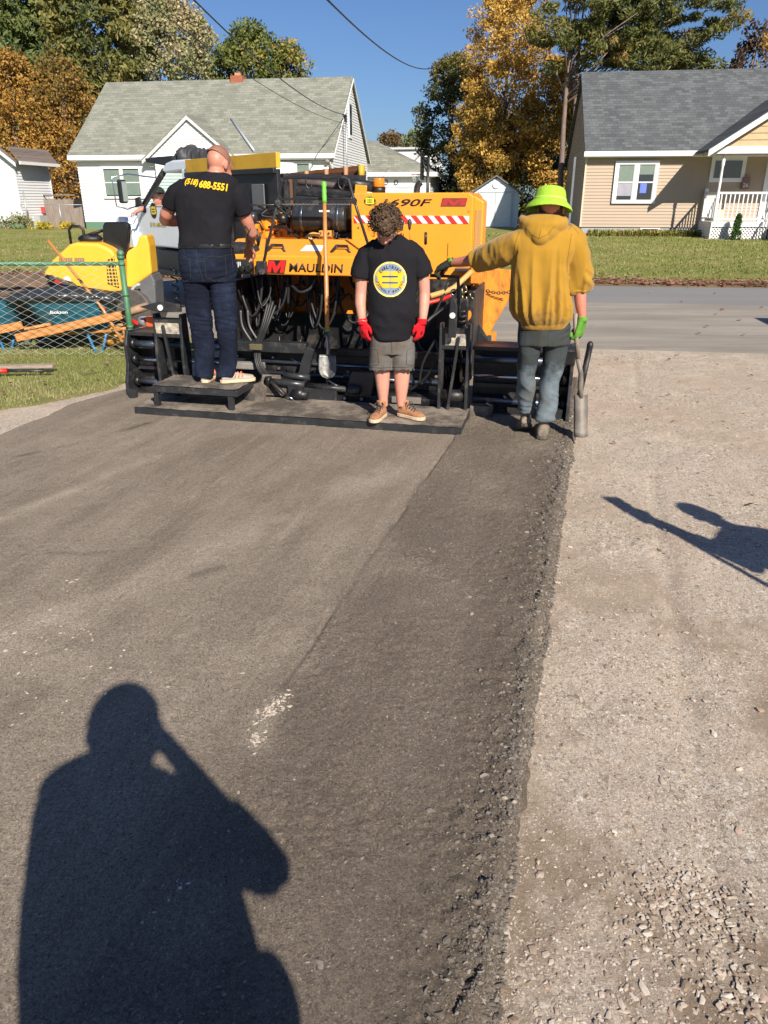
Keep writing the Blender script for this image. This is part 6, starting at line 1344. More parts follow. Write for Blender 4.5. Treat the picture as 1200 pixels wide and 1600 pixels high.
# T-shirt
mb=MB(); secs(mb,tor,k=0.97,grow=0.0)
def sleeve(mb,pts,g): 
    P=[W(*p[:3]) for p in pts]; r=[p[3]+g for p in pts]; d=(P[-1]-P[-2]).normalized()
    mb.tube(P+[P[-1]-d*0.03],r+[r[-1]-0.014],16)
sleeve(mb,[(356,291,Y0,.055),(369,301,Y0,.060),(375,318,Y0+.02,.060),(380,334,Y0+.045,.062)],0.002)
sleeve(mb,[(290,291,Y0,.055),(276,302,Y0,.060),(270,312,Y0+.015,.060),(266,323,Y0+.035,.062)],0.002)
mb.ell(W(300,288,Y0),(0.08,0.08,0.05)).ell(W(355,288,Y0),(0.08,0.08,0.05))
def d_shirt(c,n):
    z=c.z; f=0.010*rdg(nz(c+Vector((c.z*0.3,0,0)),(4.5,4.5,2.2),3))+0.006*nz(c,(3,3,1.3),8)+0.007*rdg(nz(c+Vector((0,0,c.x*0.7)),(7,7,5),5))*max(0.25,min(1,(1.40-z)*3))+0.004*rdg(nz(c,(13,13,9),1))
    return f
tee=fuse(mb,'t_shirt',C_black,man,0.0085,3,d_shirt)
bv=bvh_of(tee)
for (txt,x0,x1,ya,yb,rot) in (('(518)',287,308.5,278,292,-0.10),('688-5551',311,355,283,297,-0.13)):
    a,b_=W(x0,(ya+yb)/2,Y0-.12),W(x1,(ya+yb)/2,Y0-.12); hgt=(W(x0,ya,Y0-.12)-W(x0,yb,Y0-.12)).length
    me=fit_text(txt,(b_-a).length,hgt*0.86,bold=0.035,shear=0.12); me.transform(basis((a+b_)/2,(math.cos(rot),0,math.sin(rot)),(-math.sin(rot),0,math.cos(rot))))
    project(me,bv,(0,1,0),0.003); mesh_obj('phone_number',me,C_ink,tee)
# jeans, belt
def d_jean(amp=1.0,zk=0.9,za=0.55,lo=0.33,fz=14):
    def f(c,n):
        h=c.z-lo; w_=0.25+1.0*math.exp(-((h-0.06)/0.10)**2)+0.55*math.exp(-((h-0.42)/0.12)**2)+0.5*math.exp(-((h-0.80)/0.08)**2)
        return amp*(0.0095*w_*rdg(nz(c+Vector((0,0,c.x*0.9*math.sin(c.z*3.1))),(5.5,5.5,fz),2))-0.003*w_+0.005*nz(c,(5,5,5),7)+0.0055*rdg(nz(c+Vector((0,0,-c.x*0.6)),(8,8,5),1)))
    return f
mb=MB(); secs(mb,pel,grow=0.0); secs(mb,lgL,k=0.95,grow=-0.001); secs(mb,lgR,k=0.95,grow=-0.001)
jn=fuse(mb,'jeans',C_navy,man,0.0075,1,d_jean(1.25,fz=8)); bj=bvh_of(jn)
def surf_line(name,pix,bv,mat,parent,r=0.0018,off=0.001,Yn=None,n=10,dirv=(0,1,0)):
    P=[]
    for a,b_ in zip(pix,pix[1:]):
        for k in range(n): P.append((a[0]+(b_[0]-a[0])*k/n,a[1]+(b_[1]-a[1])*k/n))
    P.append(pix[-1]); out=[]
    for p in P:
        d=ray(*p).normalized(); h=bv.ray_cast(Vector((0,0,CAM_H))+d*2.0,d)
        if h[0] is not None: out.append(h[0]-d*off)
    if len(out)>2: return MB().tube(out,r,6).build(name,mat,parent)
K_st=cloth('stitching',(0.035,0.035,0.042),bd=0)
for nm,pix in (('pocket_stitch',[(281,402),(292,406),(296,404),(298,436),(288,441),(284,436)]),('pocket_stitch',[(319,402),(352,400),(354,432),(338,441),(322,433),(319,402)]),('yoke_seam',[(281,398),(304,408),(322,409)]),('yoke_seam',[(322,409),(345,401),(364,397)]),('centre_seam',[(306,384),(308,408),(318,440)]),('side_seam',[(361,384),(364,420)])): surf_line(nm,pix,bj,K_st,jn)
mb=MB(); secs(mb,[(280,364,380,Y0,.124),(280,364.5,387,Y0,.126)],grow=0.006,n=40); belt=mb.build('belt',pm('black_leather',(0.012,0.012,0.013),0.35),man,bevel=0.002)
for px in (283,304,334,360): surf_line('belt_loop',[(px,378.5),(px+0.3,389)],BVHTree.FromPolygons([v.co.copy() for v in belt.data.vertices],[tuple(p.vertices) for p in belt.data.polygons]),C_navy,belt,0.005,0.002,n=4)
K_gum=pm('cream_sole',(0.62,0.46,0.30),0.7,var=0.1); K_kn=cloth('pale_grey_knit',(0.36,0.31,0.27),var=0.2); K_ors=pm('orange_stripe',(0.70,0.17,0.05),0.6)
zst=0.297
for (px,ang) in ((319,R(84)),(346,R(22))):
    h=W(px,592,Y0-0.055); h.z=zst; up,T=shoe(man,h+Vector((0,0.0,0)),ang,0.285,K_kn,K_gum,wd=1.05); f=1.05
    for k in range(3):
        for s in (-1,1): MB().tube([T((0.10+0.028*k)*f,s*0.043,0.045),T((0.115+0.026*k)*f,s*0.033,0.075)],0.0055,6).build('stripe',K_ors,up)
for k in range(3): surf_line('tattoo',[(372+k*5,339),(377+k*5,333),(380+k*4,338)],bvh_of(man),pm('tattoo_ink',(0.07,0.045,0.04),0.6),man,0.0016,0.0003,n=5)
for pix in ([(383,352),(389,360),(386,370)],[(392,356),(388,366),(393,372)],[(384,372),(391,378),(386,381)]): surf_line('tattoo',pix,bvh_of(man),pm('tattoo_ink',(0.07,0.045,0.04),0.6),man,0.0035,0.0008,n=5)
# ---------------------------------------------------------------- boy on the walkway
Y1=5.66
tb=[(596,628,368,Y1-.0,.07),(584,640,376,Y1,.09),(569,652,387,Y1,.105),(565,657,400,Y1,.115),(572,654,418,Y1,.12),(574.5,652,438,Y1-.01,.13),(574,651,462,Y1-.015,.135),(574,650,485,Y1-.02,.135),(577,647,508,Y1-.01,.13),(581,643,528,Y1,.125)]
pb=[(581,643,515,Y1+.01,.11),(580,646,535,Y1+.01,.115),(579,647,550,Y1+.01,.115)]
sl_=[(579,613,543,Y1+.01,.10),(578,613,560,Y1,.098),(577.5,612,578,Y1,.095)]; sr_=[(612,647,543,Y1+.01,.10),(612,646.5,560,Y1,.098),(611.5,646,577,Y1,.095)]
ll=[(583,611,570,Y1,.062),(586,609,590,Y1+.005,.058),(588,608,605,Y1+.01,.058),(591,606,622,Y1+.01,.046),(592,606,634,Y1+.01,.040)]
lr=[(614,641,570,Y1,.062),(615.5,640,590,Y1+.005,.058),(617,638,605,Y1+.01,.058),(619,635,622,Y1+.01,.046),(620,634,634,Y1+.01,.040)]
mb=MB(); secs(mb,tb,k=0.80); secs(mb,pb,k=0.80); secs(mb,sl_,k=0.6); secs(mb,sr_,k=0.6); secs(mb,ll); secs(mb,lr)
hb=W(602,355,Y1-.10); Mb_,Pb_,sb_=head_shape(mb,hb,(0.02,-0.66,-0.75),(0.05,-0.70,0.71),0.97)
mb.tube([W(611,386,Y1+.0),W(610,374,Y1-.02),hb+Vector((0.01,0.03,-0.01))],[0.062,0.055,0.055],14)
bL=[(572,400,Y1,.055),(567,420,Y1,.052),(565,440,Y1,.046),(564,458,Y1,.043),(563,475,Y1-.02,.041),(565,492,Y1-.04,.034),(566,503,Y1-.05,.027)]
bR=[(650,400,Y1,.055),(658,420,Y1,.052),(662,440,Y1,.046),(663,458,Y1,.043),(662.5,475,Y1-.02,.041),(661,492,Y1-.04,.034),(660,503,Y1-.05,.027)]
limb(mb,bL); limb(mb,bR)
hand_shape(mb,W(566.5,504,Y1-.05),(0.10,-0.1,-1),(0.55,0.6,0),1,0.80,0.35); hand_shape(mb,W(659,504,Y1-.05),(-0.14,-0.1,-1),(-0.55,0.6,0),-1,0.80,0.35)
boy=fuse(mb,'person',S_boy,None,0.007,3); tag(boy,'curly haired boy in black shirt and red gloves looking down on the walkway','person'); eyes(boy,Mb_,Pb_,sb_)
# gloves
K_rg=cloth('red_knit',(0.62,0.012,0.02),var=0.15,weave=260,bd=0.002); K_rb=pm('black_rubber_palm',(0.018,0.018,0.02),0.5,bd=0.001)
for (px,sx_) in ((566.5,1),(659,-1)):
    wv=W(px,504,Y1-.05); mb=MB(); hand_shape(mb,wv,(0.10*sx_,-0.1,-1),(0.55*sx_,0.6,0),sx_,0.86,0.35,grow=0.0045); mb.tube([wv+Vector((-.004*sx_,0.0,0.03)),wv+Vector((0,0,-0.01))],[0.036,0.035],14)
    gl_=fuse(mb,'glove',K_rg,boy,0.0042,1,lambda c,n:0.0012*rdg(nz(c,(60,60,60))))
    mb=MB(); d_=Vector((0.10*sx_,-0.1,-1)).normalized(); pn_=Vector((0.55*sx_,0.6,0)).normalized(); cpt=wv+d_*0.055+pn_*0.008
    mb.ell(cpt,(0.024,0.030,0.040),basis3(pn_,d_.cross(pn_),-d_),14,10); mb.ell(cpt+d_*0.05+pn_*0.012,(0.012,0.027,0.025),basis3(pn_,d_.cross(pn_),-d_),12,8); fuse(mb,'rubber_palm',K_rb,gl_,0.005,1)
q=W(566,500.5,Y1-.05); mb=MB()
for k in range(16): a=2*PI*k/16; mb.ell(q+Vector((0.031*math.cos(a),0.031*math.sin(a),0.004*math.sin(3*a))),0.0065,None,7,5)
mb.build('bracelet',pm('bead_mix',(0.45,0.42,0.38),0.3,metal=0.5,var=0.4,vs=60),boy)
# curly hair
random.seed(21); mb=MB()
for (x,y,z,r) in ((0,-0.02,0.05,0.098),(0,0.02,0.075,0.085),(0.03,-0.05,0.05,0.075),(-0.035,-0.04,0.05,0.075),(0,0.06,0.075,0.06)): mb.ell(Pb_(x,y,z),r*0.93,None,14,10)
hr=fuse(mb,'hair',None,boy,0.007,1,lambda c,n:0.010*rdg(nz(c,(38,38,38)))+0.006*nz(c,(80,80,80)))
m,t,b=new_mat('brown_curls'); v=objco(t); L(t,mixc(t,ramp(t,noi(t,v,110,4,0.75),[(0.35,0),(0.65,1)]),(0.02,0.012,0.007),(0.135,0.08,0.045)),b.inputs['Base Color']); b.inputs['Roughness'].default_value=0.55; b.inputs['Specular IOR Level'].default_value=0.3; L(t,bump(t,noi(t,v,330,3,0.7),0.002),b.inputs['Normal']); hr.data.materials.append(m)
mb=MB(); cen=Pb_(0,-0.005,0.055)
for k in range(430):
    dv=Vector((random.gauss(0,1),random.gauss(0,1),random.gauss(0,1))).normalized(); loc=Mb_.transposed()@dv
    if loc.z<-0.35 or (loc.y>0.62 and loc.z<0.15): continue
    p=cen+dv*random.uniform(0.088,0.112)+Vector((0,0,0.002)); a1=dv.orthogonal().normalized(); a1=(Matrix.Rotation(random.uniform(0,2*PI),3,dv)@a1); a2=dv.cross(a1); cr_=random.uniform(0.009,0.018); th0=random.uniform(0,6); n_=11; turns=random.uniform(0.9,1.6)
    ax=(a1*random.uniform(-1,1)+dv*random.uniform(-0.1,0.8)).normalized(); b1=ax.orthogonal().normalized(); b2=ax.cross(b1)
    pts=[p+(b1*math.cos(th0+turns*2*PI*j/n_)+b2*math.sin(th0+turns*2*PI*j/n_))*cr_+ax*0.024*(j/n_-0.5)+dv*0.0 for j in range(n_+1)]
    r0=random.uniform(0.0028,0.005); mb.tube(pts,[r0*(1-0.6*abs(2*j/n_-1)**2) for j in range(n_+1)],5)
for k in range(60):
    dv=Vector((random.gauss(-0.5,0.8),random.gauss(0,0.6),random.gauss(0.2,0.8))).normalized(); p=cen+dv*0.105; a1=dv.orthogonal()
    mb.hose([p,p+dv*0.012+a1*0.01,p+dv*0.024-a1*0.004,p+dv*random.uniform(0.025,0.042)+a1*0.012],0.0013,4,4)
mb.build('curls',m,hr)
# shirt
mb=MB(); secs(mb,tb,k=0.96,grow=-0.003)
sleeve(mb,[(590,384,Y1,.05),(572,398,Y1,.062),(566,415,Y1,.066),(562.5,434,Y1,.070)],0.004)
sleeve(mb,[(634,384,Y1,.05),(650,398,Y1,.062),(657,415,Y1,.066),(662.5,431,Y1,.070)],0.004)
def d_bs(c,n):
    z=c.z; low=max(0,min(1,(1.15-z)*4)); return 0.005*nz(c,(3,3,1.3),4)+0.011*low*rdg(nz(c+Vector((c.z*0.4,0,c.x*0.5)),(5,5,8),6))+0.006*rdg(nz(c,(7,7,3.5),2))+0.003*rdg(nz(c,(13,13,10),9))
bt=fuse(mb,'t_shirt',C_black,boy,0.0075,3,d_bs); bv=bvh_of(bt)
mb=MB(); q=W(611,379,Y1-.03); mb.tube([q+Vector((0.062*math.cos(a),0.052*math.sin(a),-0.022*(-math.sin(a))*1.0-0.0)) for a in np.linspace(0,2*PI,28)],0.006,6); mb.build('collar',C_black,bt)
lc=W(609.5,437,Y1-.15); lr_=(W(636,437,Y1-.15)-W(583,437,Y1-.15)).length/2
def place(me,mat,name,off): me.transform(basis(lc,(1,0,0),(0,0,1))); project(me,bv,(0,1,0),off); return mesh_obj(name,me,mat,bt)
C_rim=cloth('rim_print',(0.78,0.62,0.16),bd=0); C_gry=cloth('grey_print',(0.20,0.25,0.33),bd=0); C_yel=cloth('gold_print',(0.72,0.43,0.02),bd=0); C_dk=cloth('dark_print',(0.015,0.02,0.035),bd=0)
st_=lr_/26
place(grid_shape(lambda X,Y:X*X+Y*Y<=(lr_*1.0)**2,-lr_,lr_,-lr_,lr_,st_*0.5),C_rim,'logo_rim',0.0025)
place(grid_shape(lambda X,Y:X*X+Y*Y<=(lr_*0.91)**2,-lr_,lr_,-lr_,lr_,st_*0.5),C_gry,'logo_field',0.0035)
def letters(X,Y):
    ax=np.abs(X); q=0.84*lr_-0.10*lr_*np.abs(np.cos(Y/lr_*6.2)); return (ax<q)&(np.abs(Y)<0.47*lr_)&(ax>0.03*lr_)
place(grid_shape(letters,-lr_,lr_,-lr_,lr_,st_*0.4),C_yel,'logo_letters',0.0045)
for zz in (0.16,-0.18): place(grid_shape(lambda X,Y:(np.abs(X)<0.48*lr_)&(np.abs(Y-zz*lr_)<0.065*lr_),-lr_,lr_,-lr_,lr_,st_*0.4),C_gry,'logo_bar',0.0055)
for zz in (0.16,-0.18): place(grid_shape(lambda X,Y:(np.abs(X)<0.46*lr_)&(np.abs(Y-zz*lr_)<0.03*lr_),-lr_,lr_,-lr_,lr_,st_*0.3),C_dk,'logo_bar',0.006)
def arc_text(txt,rad,mid,flip,size):
    n=len(txt); step=size*0.80/rad
    for k,ch in enumerate(txt):
        if ch==' ': continue
        a=mid+(-1 if not flip else 1)*(k-(n-1)/2)*step; me=fit_text(ch,size*0.66*(0.45 if ch=='I' else 1),size*0.9,bold=0.03)
        me.transform(Matrix.Translation((rad*math.cos(a),rad*math.sin(a),0))@Matrix.Rotation(a-PI/2+(PI if flip else 0),4,'Z')); place(me,C_dk,'logo_text',0.005)
arc_text('EARLYBIRD',lr_*0.70,PI/2,False,lr_*0.20); arc_text('ASPHALT PAVING',lr_*0.72,-PI/2,True,lr_*0.185)
# shorts
C_short=cloth('grey_canvas',(0.13,0.125,0.12),var=0.15,dirt=(0.09,0.066,0.045),da=0.75,ds=7,weave=400)
mb=MB(); secs(mb,pb,grow=0.006); 
def legshort(rows): 
    secs(mb,rows+[(rows[-1][0]+2.5,rows[-1][1]-2.5,rows[-1][2]-6,rows[-1][3],rows[-1][4]-.012)],grow=0.006)
legshort(sl_); legshort(sr_)
sho=fuse(mb,'shorts',C_short,boy,0.0075,2,lambda c,n:0.006*rdg(nz(c,(6,6,6),3))*0.6+0.004*nz(c,(4,4,9),5)); bs_=bvh_of(sho)
for pix in ([(580,545),(590,547),(592,570),(579,572)],[(645,544),(636,547),(635,570),(646,571)],[(612,531),(612.5,552)],[(578,574),(595,575),(611,574)],[(613,574),(630,574),(646,573)]): surf_line('seam',pix,bs_,cloth('seam_grey',(0.06,0.058,0.055),bd=0),sho,0.0022,0.0012)
K_suede=cloth('tan_suede',(0.34,0.165,0.085),var=0.2,weave=300); K_rub=pm('pale_rubber',(0.55,0.43,0.30),0.7,dirt=(0.3,0.22,0.15),dirt_amt=0.4); K_lace=pm('dark_lace',(0.05,0.045,0.05),0.8)
for (px,ang) in ((600,R(-112)),(624,R(-38))):
    h=W(px,640,Y1+0.035); h.z=0.125; up,T=shoe(boy,h,ang,0.245,K_suede,K_rub,high=0.03,wd=0.98); laces(up,T,0.245/0.27,K_lace)
# ---------------------------------------------------------------- worker in the yellow hoodie
Y2=5.33
th=[(822,876,352,Y2,.085),(806,893,360,Y2,.105),(797,906,372,Y2,.125),(797,904,390,Y2,.14),(799,890,412,Y2,.145),(800,886,440,Y2,.15),(800,889,465,Y2,.155),(801,892,482,Y2,.16),(804,892,494,Y2,.155),(811,888,503,Y2,.13),(812,887,511,Y2,.125)]
ph=[(812,888,500,Y2+.01,.11),(810,889,520,Y2+.01,.12),(809,889,537,Y2+.01,.12)]
hL=[(809,846,530,Y2+.01,.10),(809,844,550,Y2+.01,.09),(809,838,570,Y2+.02,.08),(809,834,586,Y2+.04,.073),(808,836,604,Y2+.07,.070),(808,838,622,Y2+.10,.068),(809,837,634,Y2+.12,.066),(811,836,643,Y2+.12,.062)]
hR_=[(848,889,530,Y2+.01,.10),(848,886,550,Y2+.01,.09),(848,881,570,Y2,.082),(846,876,590,Y2,.076),(843,874,610,Y2,.070),(839,872,632,Y2,.066),(837,868,645,Y2-.01,.064),(836,866,655,Y2-.015,.062)]
mb=MB(); secs(mb,th,k=0.70); secs(mb,ph,k=0.78); secs(mb,hL,k=0.68); secs(mb,hR_,k=0.68)
h2=W(861,329,Y2+.02); M2,P2,s2=head_shape(mb,h2,(0.28,0.95,-0.25),(0.02,0.2,0.98),0.98); mb.tube([W(853,362,Y2),h2+Vector((-.005,0.0,-0.05))],[0.06,0.055],14)
uL=[(812,376,Y2,.062),(795,385,Y2+.07,.058),(775,394,Y2+.16,.052),(757,401,Y2+.25,.048),(740,406,Y2+.31,.044),(722,409,Y2+.38,.038),(703,411,Y2+.45,.028)]
uR=[(895,378,Y2,.062),(905,405,Y2,.055),(907,432,Y2,.050),(906,455,Y2-.01,.044),(907,475,Y2-.02,.040),(909,492,Y2-.03,.031),(909,502,Y2-.035,.027)]
limb(mb,uL); limb(mb,uR)
hand_shape(mb,W(703,411,Y2+.45),(-0.75,0.35,-0.35),(0,0.05,-1),-1,0.95,0.7); hand_shape(mb,W(909,502,Y2-.035),(-0.12,0.05,-1),(-1,0.2,0),1,0.95,1.0)
wk_=fuse(mb,'person',S_red,None,0.008,3); tag(wk_,'worker in mustard hoodie and lime green hat holding a square shovel','person')
m,t,b=new_mat('mustard_fleece'); v=objco(t); sx=N(t,'ShaderNodeSeparateXYZ'); L(t,v,sx.inputs[0])
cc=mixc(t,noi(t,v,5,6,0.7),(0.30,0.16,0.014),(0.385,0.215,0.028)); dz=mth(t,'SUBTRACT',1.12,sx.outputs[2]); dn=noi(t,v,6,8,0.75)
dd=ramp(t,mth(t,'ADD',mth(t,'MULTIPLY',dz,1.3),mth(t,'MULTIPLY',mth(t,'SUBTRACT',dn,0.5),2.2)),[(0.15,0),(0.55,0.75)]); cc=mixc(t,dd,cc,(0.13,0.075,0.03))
L(t,cc,b.inputs['Base Color']); b.inputs['Roughness'].default_value=0.95; b.inputs['Specular IOR Level'].default_value=0.15; b.inputs['Sheen Weight'].default_value=0.2; L(t,bump(t,noi(t,v,350,4,0.7),0.001),b.inputs['Normal']); C_must=m
mb=MB(); secs(mb,th,k=0.97,grow=-0.004,n=32)
mb.ell(W(849,352,Y2-.01),(0.165,0.125,0.075)); mb.ell(W(847,360,Y2-.07),(0.115,0.075,0.085)); mb.ell(W(844,368,Y2-.115),(0.055,0.04,0.055))
mb.tube([W(849,346,Y2)+Vector((0.135*math.cos(a),0.11*math.sin(a),0.02*math.sin(a))) for a in np.linspace(0,2*PI,20)],0.034,8)
sleeve(mb,[(828,372,Y2,.085),(812,382,Y2,.088),(793,390,Y2+.07,.088),(772,399,Y2+.16,.080),(757,403,Y2+.24,.070),(744,406,Y2+.30,.064)],0.006)
sleeve(mb,[(880,365,Y2,.075),(896,380,Y2,.085),(901,400,Y2,.080),(905,420,Y2,.078),(906,438,Y2,.076),(906,452,Y2-.01,.064),(906,456,Y2-.01,.060)],0.006)
def d_hood(c,n):
    # long drapes on the body, bunched rings on the sleeves
    px=c.x; ang=math.atan2(c.y-Y2,c.x-1.14); z=c.z; body=1.0 if 0.90<c.x<1.36 else 0.0
    low=max(0,min(1,(1.45-z)*2.2)); f=0
    hemf=max(0.0,min(1.0,(z-0.885)/0.10))
    if z<0.99 and body: low*=hemf
    if body: f+=0.046*low*rdg(noise.noise(Vector((ang*3.0+z*0.5,z*1.2,3.1))))-0.022*low+0.012*rdg(nz(c,(6,6,2.2),9))
    else:
        f+=0.011*rdg(nz(c,(7,7,7),4))
        if c.x>1.36: f+=0.010*max(0,1-abs(z-1.17)/0.14)*1.7*rdg(nz(c+Vector((0,0,c.x*0.8)),(4,4,22),6))
        else: f+=0.012*max(0,min(1,(0.88-c.x)*6))*rdg(nz(c,(24,10,5),6))
    return f+0.003*nz(c,(14,14,14),2)
hoo=fuse(mb,'hoodie',C_must,wk_,0.0085,2,d_hood); bh_=bvh_of(hoo)
C_seam=cloth('mustard_seam',(0.17,0.09,0.012),bd=0)
for pix in ([(845,358),(843.5,366),(842.5,372)],[(822,356),(830,366),(842,373),(856,366),(868,352)],[(811,503),(830,507),(860,507),(887,502)],[(812,362),(805,380),(803,400),(802,420)],[(893,365),(890,385),(886,410),(886,425)],[(893,352),(905,366)]): surf_line('seam',pix,bh_,C_seam,hoo,0.0016,0.0002)
# hat
K_hat=pm('lime_knit',(0.33,0.58,0.035),0.8,var=0.16,vs=40,bd=0.006,bs=70,stretch=(1,1,3)); hmb=MB(); hcn=W(858,322,Y2+.02); tilt=Matrix.Rotation(R(5),3,'Y')@Matrix.Rotation(R(-12),3,'X')
prof=[(0.0,0.118),(0.06,0.118),(0.088,0.112),(0.100,0.09),(0.106,0.05),(0.110,0.03),(0.128,0.018),(0.148,-0.004),(0.160,-0.024),(0.156,-0.032),(0.140,-0.014),(0.108,0.012),(0.10,0.03)]
rs=[]
for (r_,z_) in prof: rs.append([hcn+tilt@Vector((max(r_,0.001)*math.cos(a),max(r_,0.001)*math.sin(a)*1.05,z_+0.004*math.sin(3*a)*(r_>0.12))) for a in np.linspace(0,2*PI,37)[:-1]])
hmb.rings(rs,False); hat=hmb.build('bucket_hat',K_hat,wk_)
m2_=hat.modifiers.new('s','SUBSURF'); m2_.levels=1; m2_.render_levels=1
mb=MB(); mb.tube([hcn+tilt@Vector((0.1085*math.cos(a),0.1085*1.05*math.sin(a),0.034)) for a in np.linspace(0,2*PI,40)],[(0.010,0.004)]*40,6,ref=(0,0,1)); mb.build('hat_band',pm('lime_band',(0.42,0.70,0.10),0.7),hat)
random.seed(4); mb=MB()
for k in range(150):
    a=random.uniform(PI*0.95,PI*2.05); p=P2(0.078*math.cos(a),0.088*math.sin(a)*1.0,0.03); mb.hose([p,p+Vector((random.uniform(-.006,.006),-0.006,-0.03)),p+Vector((random.uniform(-.012,.012),-0.004,-random.uniform(0.05,0.075)))],0.0035,4,3)
mb.build('hair',pm('dark_auburn_hair',(0.07,0.025,0.018),0.5,var=0.4,vs=60),wk_)
# jeans: washed, dirty
C_wash=cloth('washed_dirty_denim',(0.135,0.175,0.205),var=0.22,vs=6,dirt=(0.13,0.105,0.075),da=0.5,ds=6,weave=420)
C_wash2=cloth('dark_dirty_denim',(0.035,0.045,0.05),var=0.3,vs=6,dirt=(0.05,0.045,0.035),da=0.4,ds=5,weave=420)
mb=MB(); secs(mb,ph,grow=0.004); secs(mb,hL,k=0.95,grow=-0.002); secs(mb,hR_,k=0.95,grow=-0.002)
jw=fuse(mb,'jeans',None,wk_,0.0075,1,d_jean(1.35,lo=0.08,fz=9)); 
m,t,b=new_mat('faded_work_denim'); v=objco(t); sx=N(t,'ShaderNodeSeparateXYZ'); L(t,v,sx.inputs[0]); n_=noi(t,v,5,7,0.75)
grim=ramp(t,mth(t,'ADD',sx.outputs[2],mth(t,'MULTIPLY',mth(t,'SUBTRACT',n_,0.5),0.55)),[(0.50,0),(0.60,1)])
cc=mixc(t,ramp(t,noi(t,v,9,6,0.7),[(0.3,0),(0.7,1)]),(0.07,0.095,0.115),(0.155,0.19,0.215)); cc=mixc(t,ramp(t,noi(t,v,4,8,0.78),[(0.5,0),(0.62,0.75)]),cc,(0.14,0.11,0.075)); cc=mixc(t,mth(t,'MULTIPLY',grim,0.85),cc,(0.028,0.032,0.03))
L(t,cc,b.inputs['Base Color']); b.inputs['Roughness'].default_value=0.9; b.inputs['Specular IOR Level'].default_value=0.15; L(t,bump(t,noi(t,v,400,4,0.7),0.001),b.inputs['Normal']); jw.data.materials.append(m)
bj2=bvh_of(jw)
for pix in ([(858,515),(880,514),(880,540),(868,546),(857,540),(858,515)],[(815,518),(834,520),(834,545),(824,550),(815,544)]): surf_line('pocket_stitch',pix,bj2,cloth('dark_stitch',(0.06,0.06,0.055),bd=0),jw,0.0018,0.001)
K_boot=cloth('muddy_boot_leather',(0.20,0.165,0.125),var=0.3,dirt=(0.27,0.215,0.16),da=0.6,ds=9,weave=120,bd=0.003); K_bsole=pm('dark_lug_sole',(0.05,0.042,0.035),0.85,dirt=(0.2,0.16,0.12),dirt_amt=0.6,ds=12)
h=W(848,676,Y2-0.06); h.z=0.060; shoe(wk_,h,R(80),0.30,K_boot,K_bsole,high=0.08,wd=1.35,name='work_boot')
h=W(823,660,Y2+0.06); h.z=0.12; shoe(wk_,h,R(88),0.30,K_boot,K_bsole,high=0.07,wd=1.35,pitch=-0.42,name='work_boot')
K_gg=cloth('green_knit_glove',(0.10,0.26,0.035),var=0.25,dirt=(0.02,0.02,0.018),da=0.35,ds=16,weave=260,bd=0.0015); K_gd=cloth('blackened_glove',(0.022,0.026,0.020),var=0.4,dirt=(0.05,0.14,0.02),da=0.3,ds=12,weave=260)
wv=W(703,411,Y2+.45); mb=MB(); hand_shape(mb,wv,(-0.75,0.35,-0.35),(0,0.25,-1),-1,1.1,0.7,grow=0.007); g1=fuse(mb,'glove',K_gd,wk_,0.0048,1,lambda c,n:0.0015*rdg(nz(c,(50,50,50))))
MB().tube([wv+Vector((0.025,-0.012,0.012)),wv+Vector((-0.005,0.0,0.0))],[0.036,0.034],14).build('glove_cuff',K_gg,g1)
wv=W(909,502,Y2-.035); mb=MB(); hand_shape(mb,wv,(-0.08,0.05,-1),(-0.75,0.65,0),1,1.12,0.9,grow=0.007); g2=fuse(mb,'glove',K_gg,wk_,0.0048,1,lambda c,n:0.0015*rdg(nz(c,(50,50,50))))
MB().tube([wv+Vector((0.004,0,0.028)),wv+Vector((0.0,0,-0.005))],[0.036,0.033],14).build('glove_cuff',K_gg,g2)
# support bar under the left glove, part of the paver
hp=W(692,424,Y2+.56); l0=PF.local(hp); l0.z-=0.035
MB().tube([l0+Vector((-0.10,0.04,0.0)),l0+Vector((0.12,-0.02,0.0)),l0+Vector((0.14,0.0,-0.30))],0.014,8).build('grab_rail',K_bk2,pv)
# square shovel
sq=emp('square_shovel','muddy square ended shovel held upright in the green gloved hand','shovel',(0,0,0),0)
g0=W(900,520,Y2-.05); q1=W(903,560,Y2-.02); q2=W(907,605,Y2+0.0); q3=W(908,622,Y2)
K_dsh=pm('grey_worn_handle',(0.27,0.21,0.17),0.75,var=0.3,stretch=(8,8,1),dirt=(0.08,0.07,0.06),dirt_amt=0.4)
MB().tube([g0+Vector((-0.012,0.02,0.13)),g0+Vector((-0.008,0.015,0.07)),g0,q1],0.0165,10).build('shaft',K_dsh,sq)
K_mud=pm('muddy_steel',(0.16,0.145,0.13),0.6,metal=0.3,dirt=(0.33,0.28,0.22),dirt_amt=0.5,ds=7,var=0.25)
MB().tube([q1,q1.lerp(q2,0.5)+Vector((0.012,0,0)),q2,q3],[0.019,0.018,0.022,0.014],10).build('socket',K_mud,sq)
b0=W(909,618,Y2); b1=W(908.5,684,Y2-0.10); b1.z=max(b1.z,0.02); hw_=0.048; mb=MB(); rs=[]
for i in range(9):
    f=i/8; c=b0.lerp(b1,f); rs.append([c+Vector((hw_*x,0.030*(x*x)-0.010*(1-f)*0,-0.0)) for x in np.linspace(-1,1,9)])
mb.rings(rs,False,True,False); bo=mb.build('blade',K_mud,sq,fix=False); so=bo.modifiers.new('s','SOLIDIFY'); so.thickness=0.004
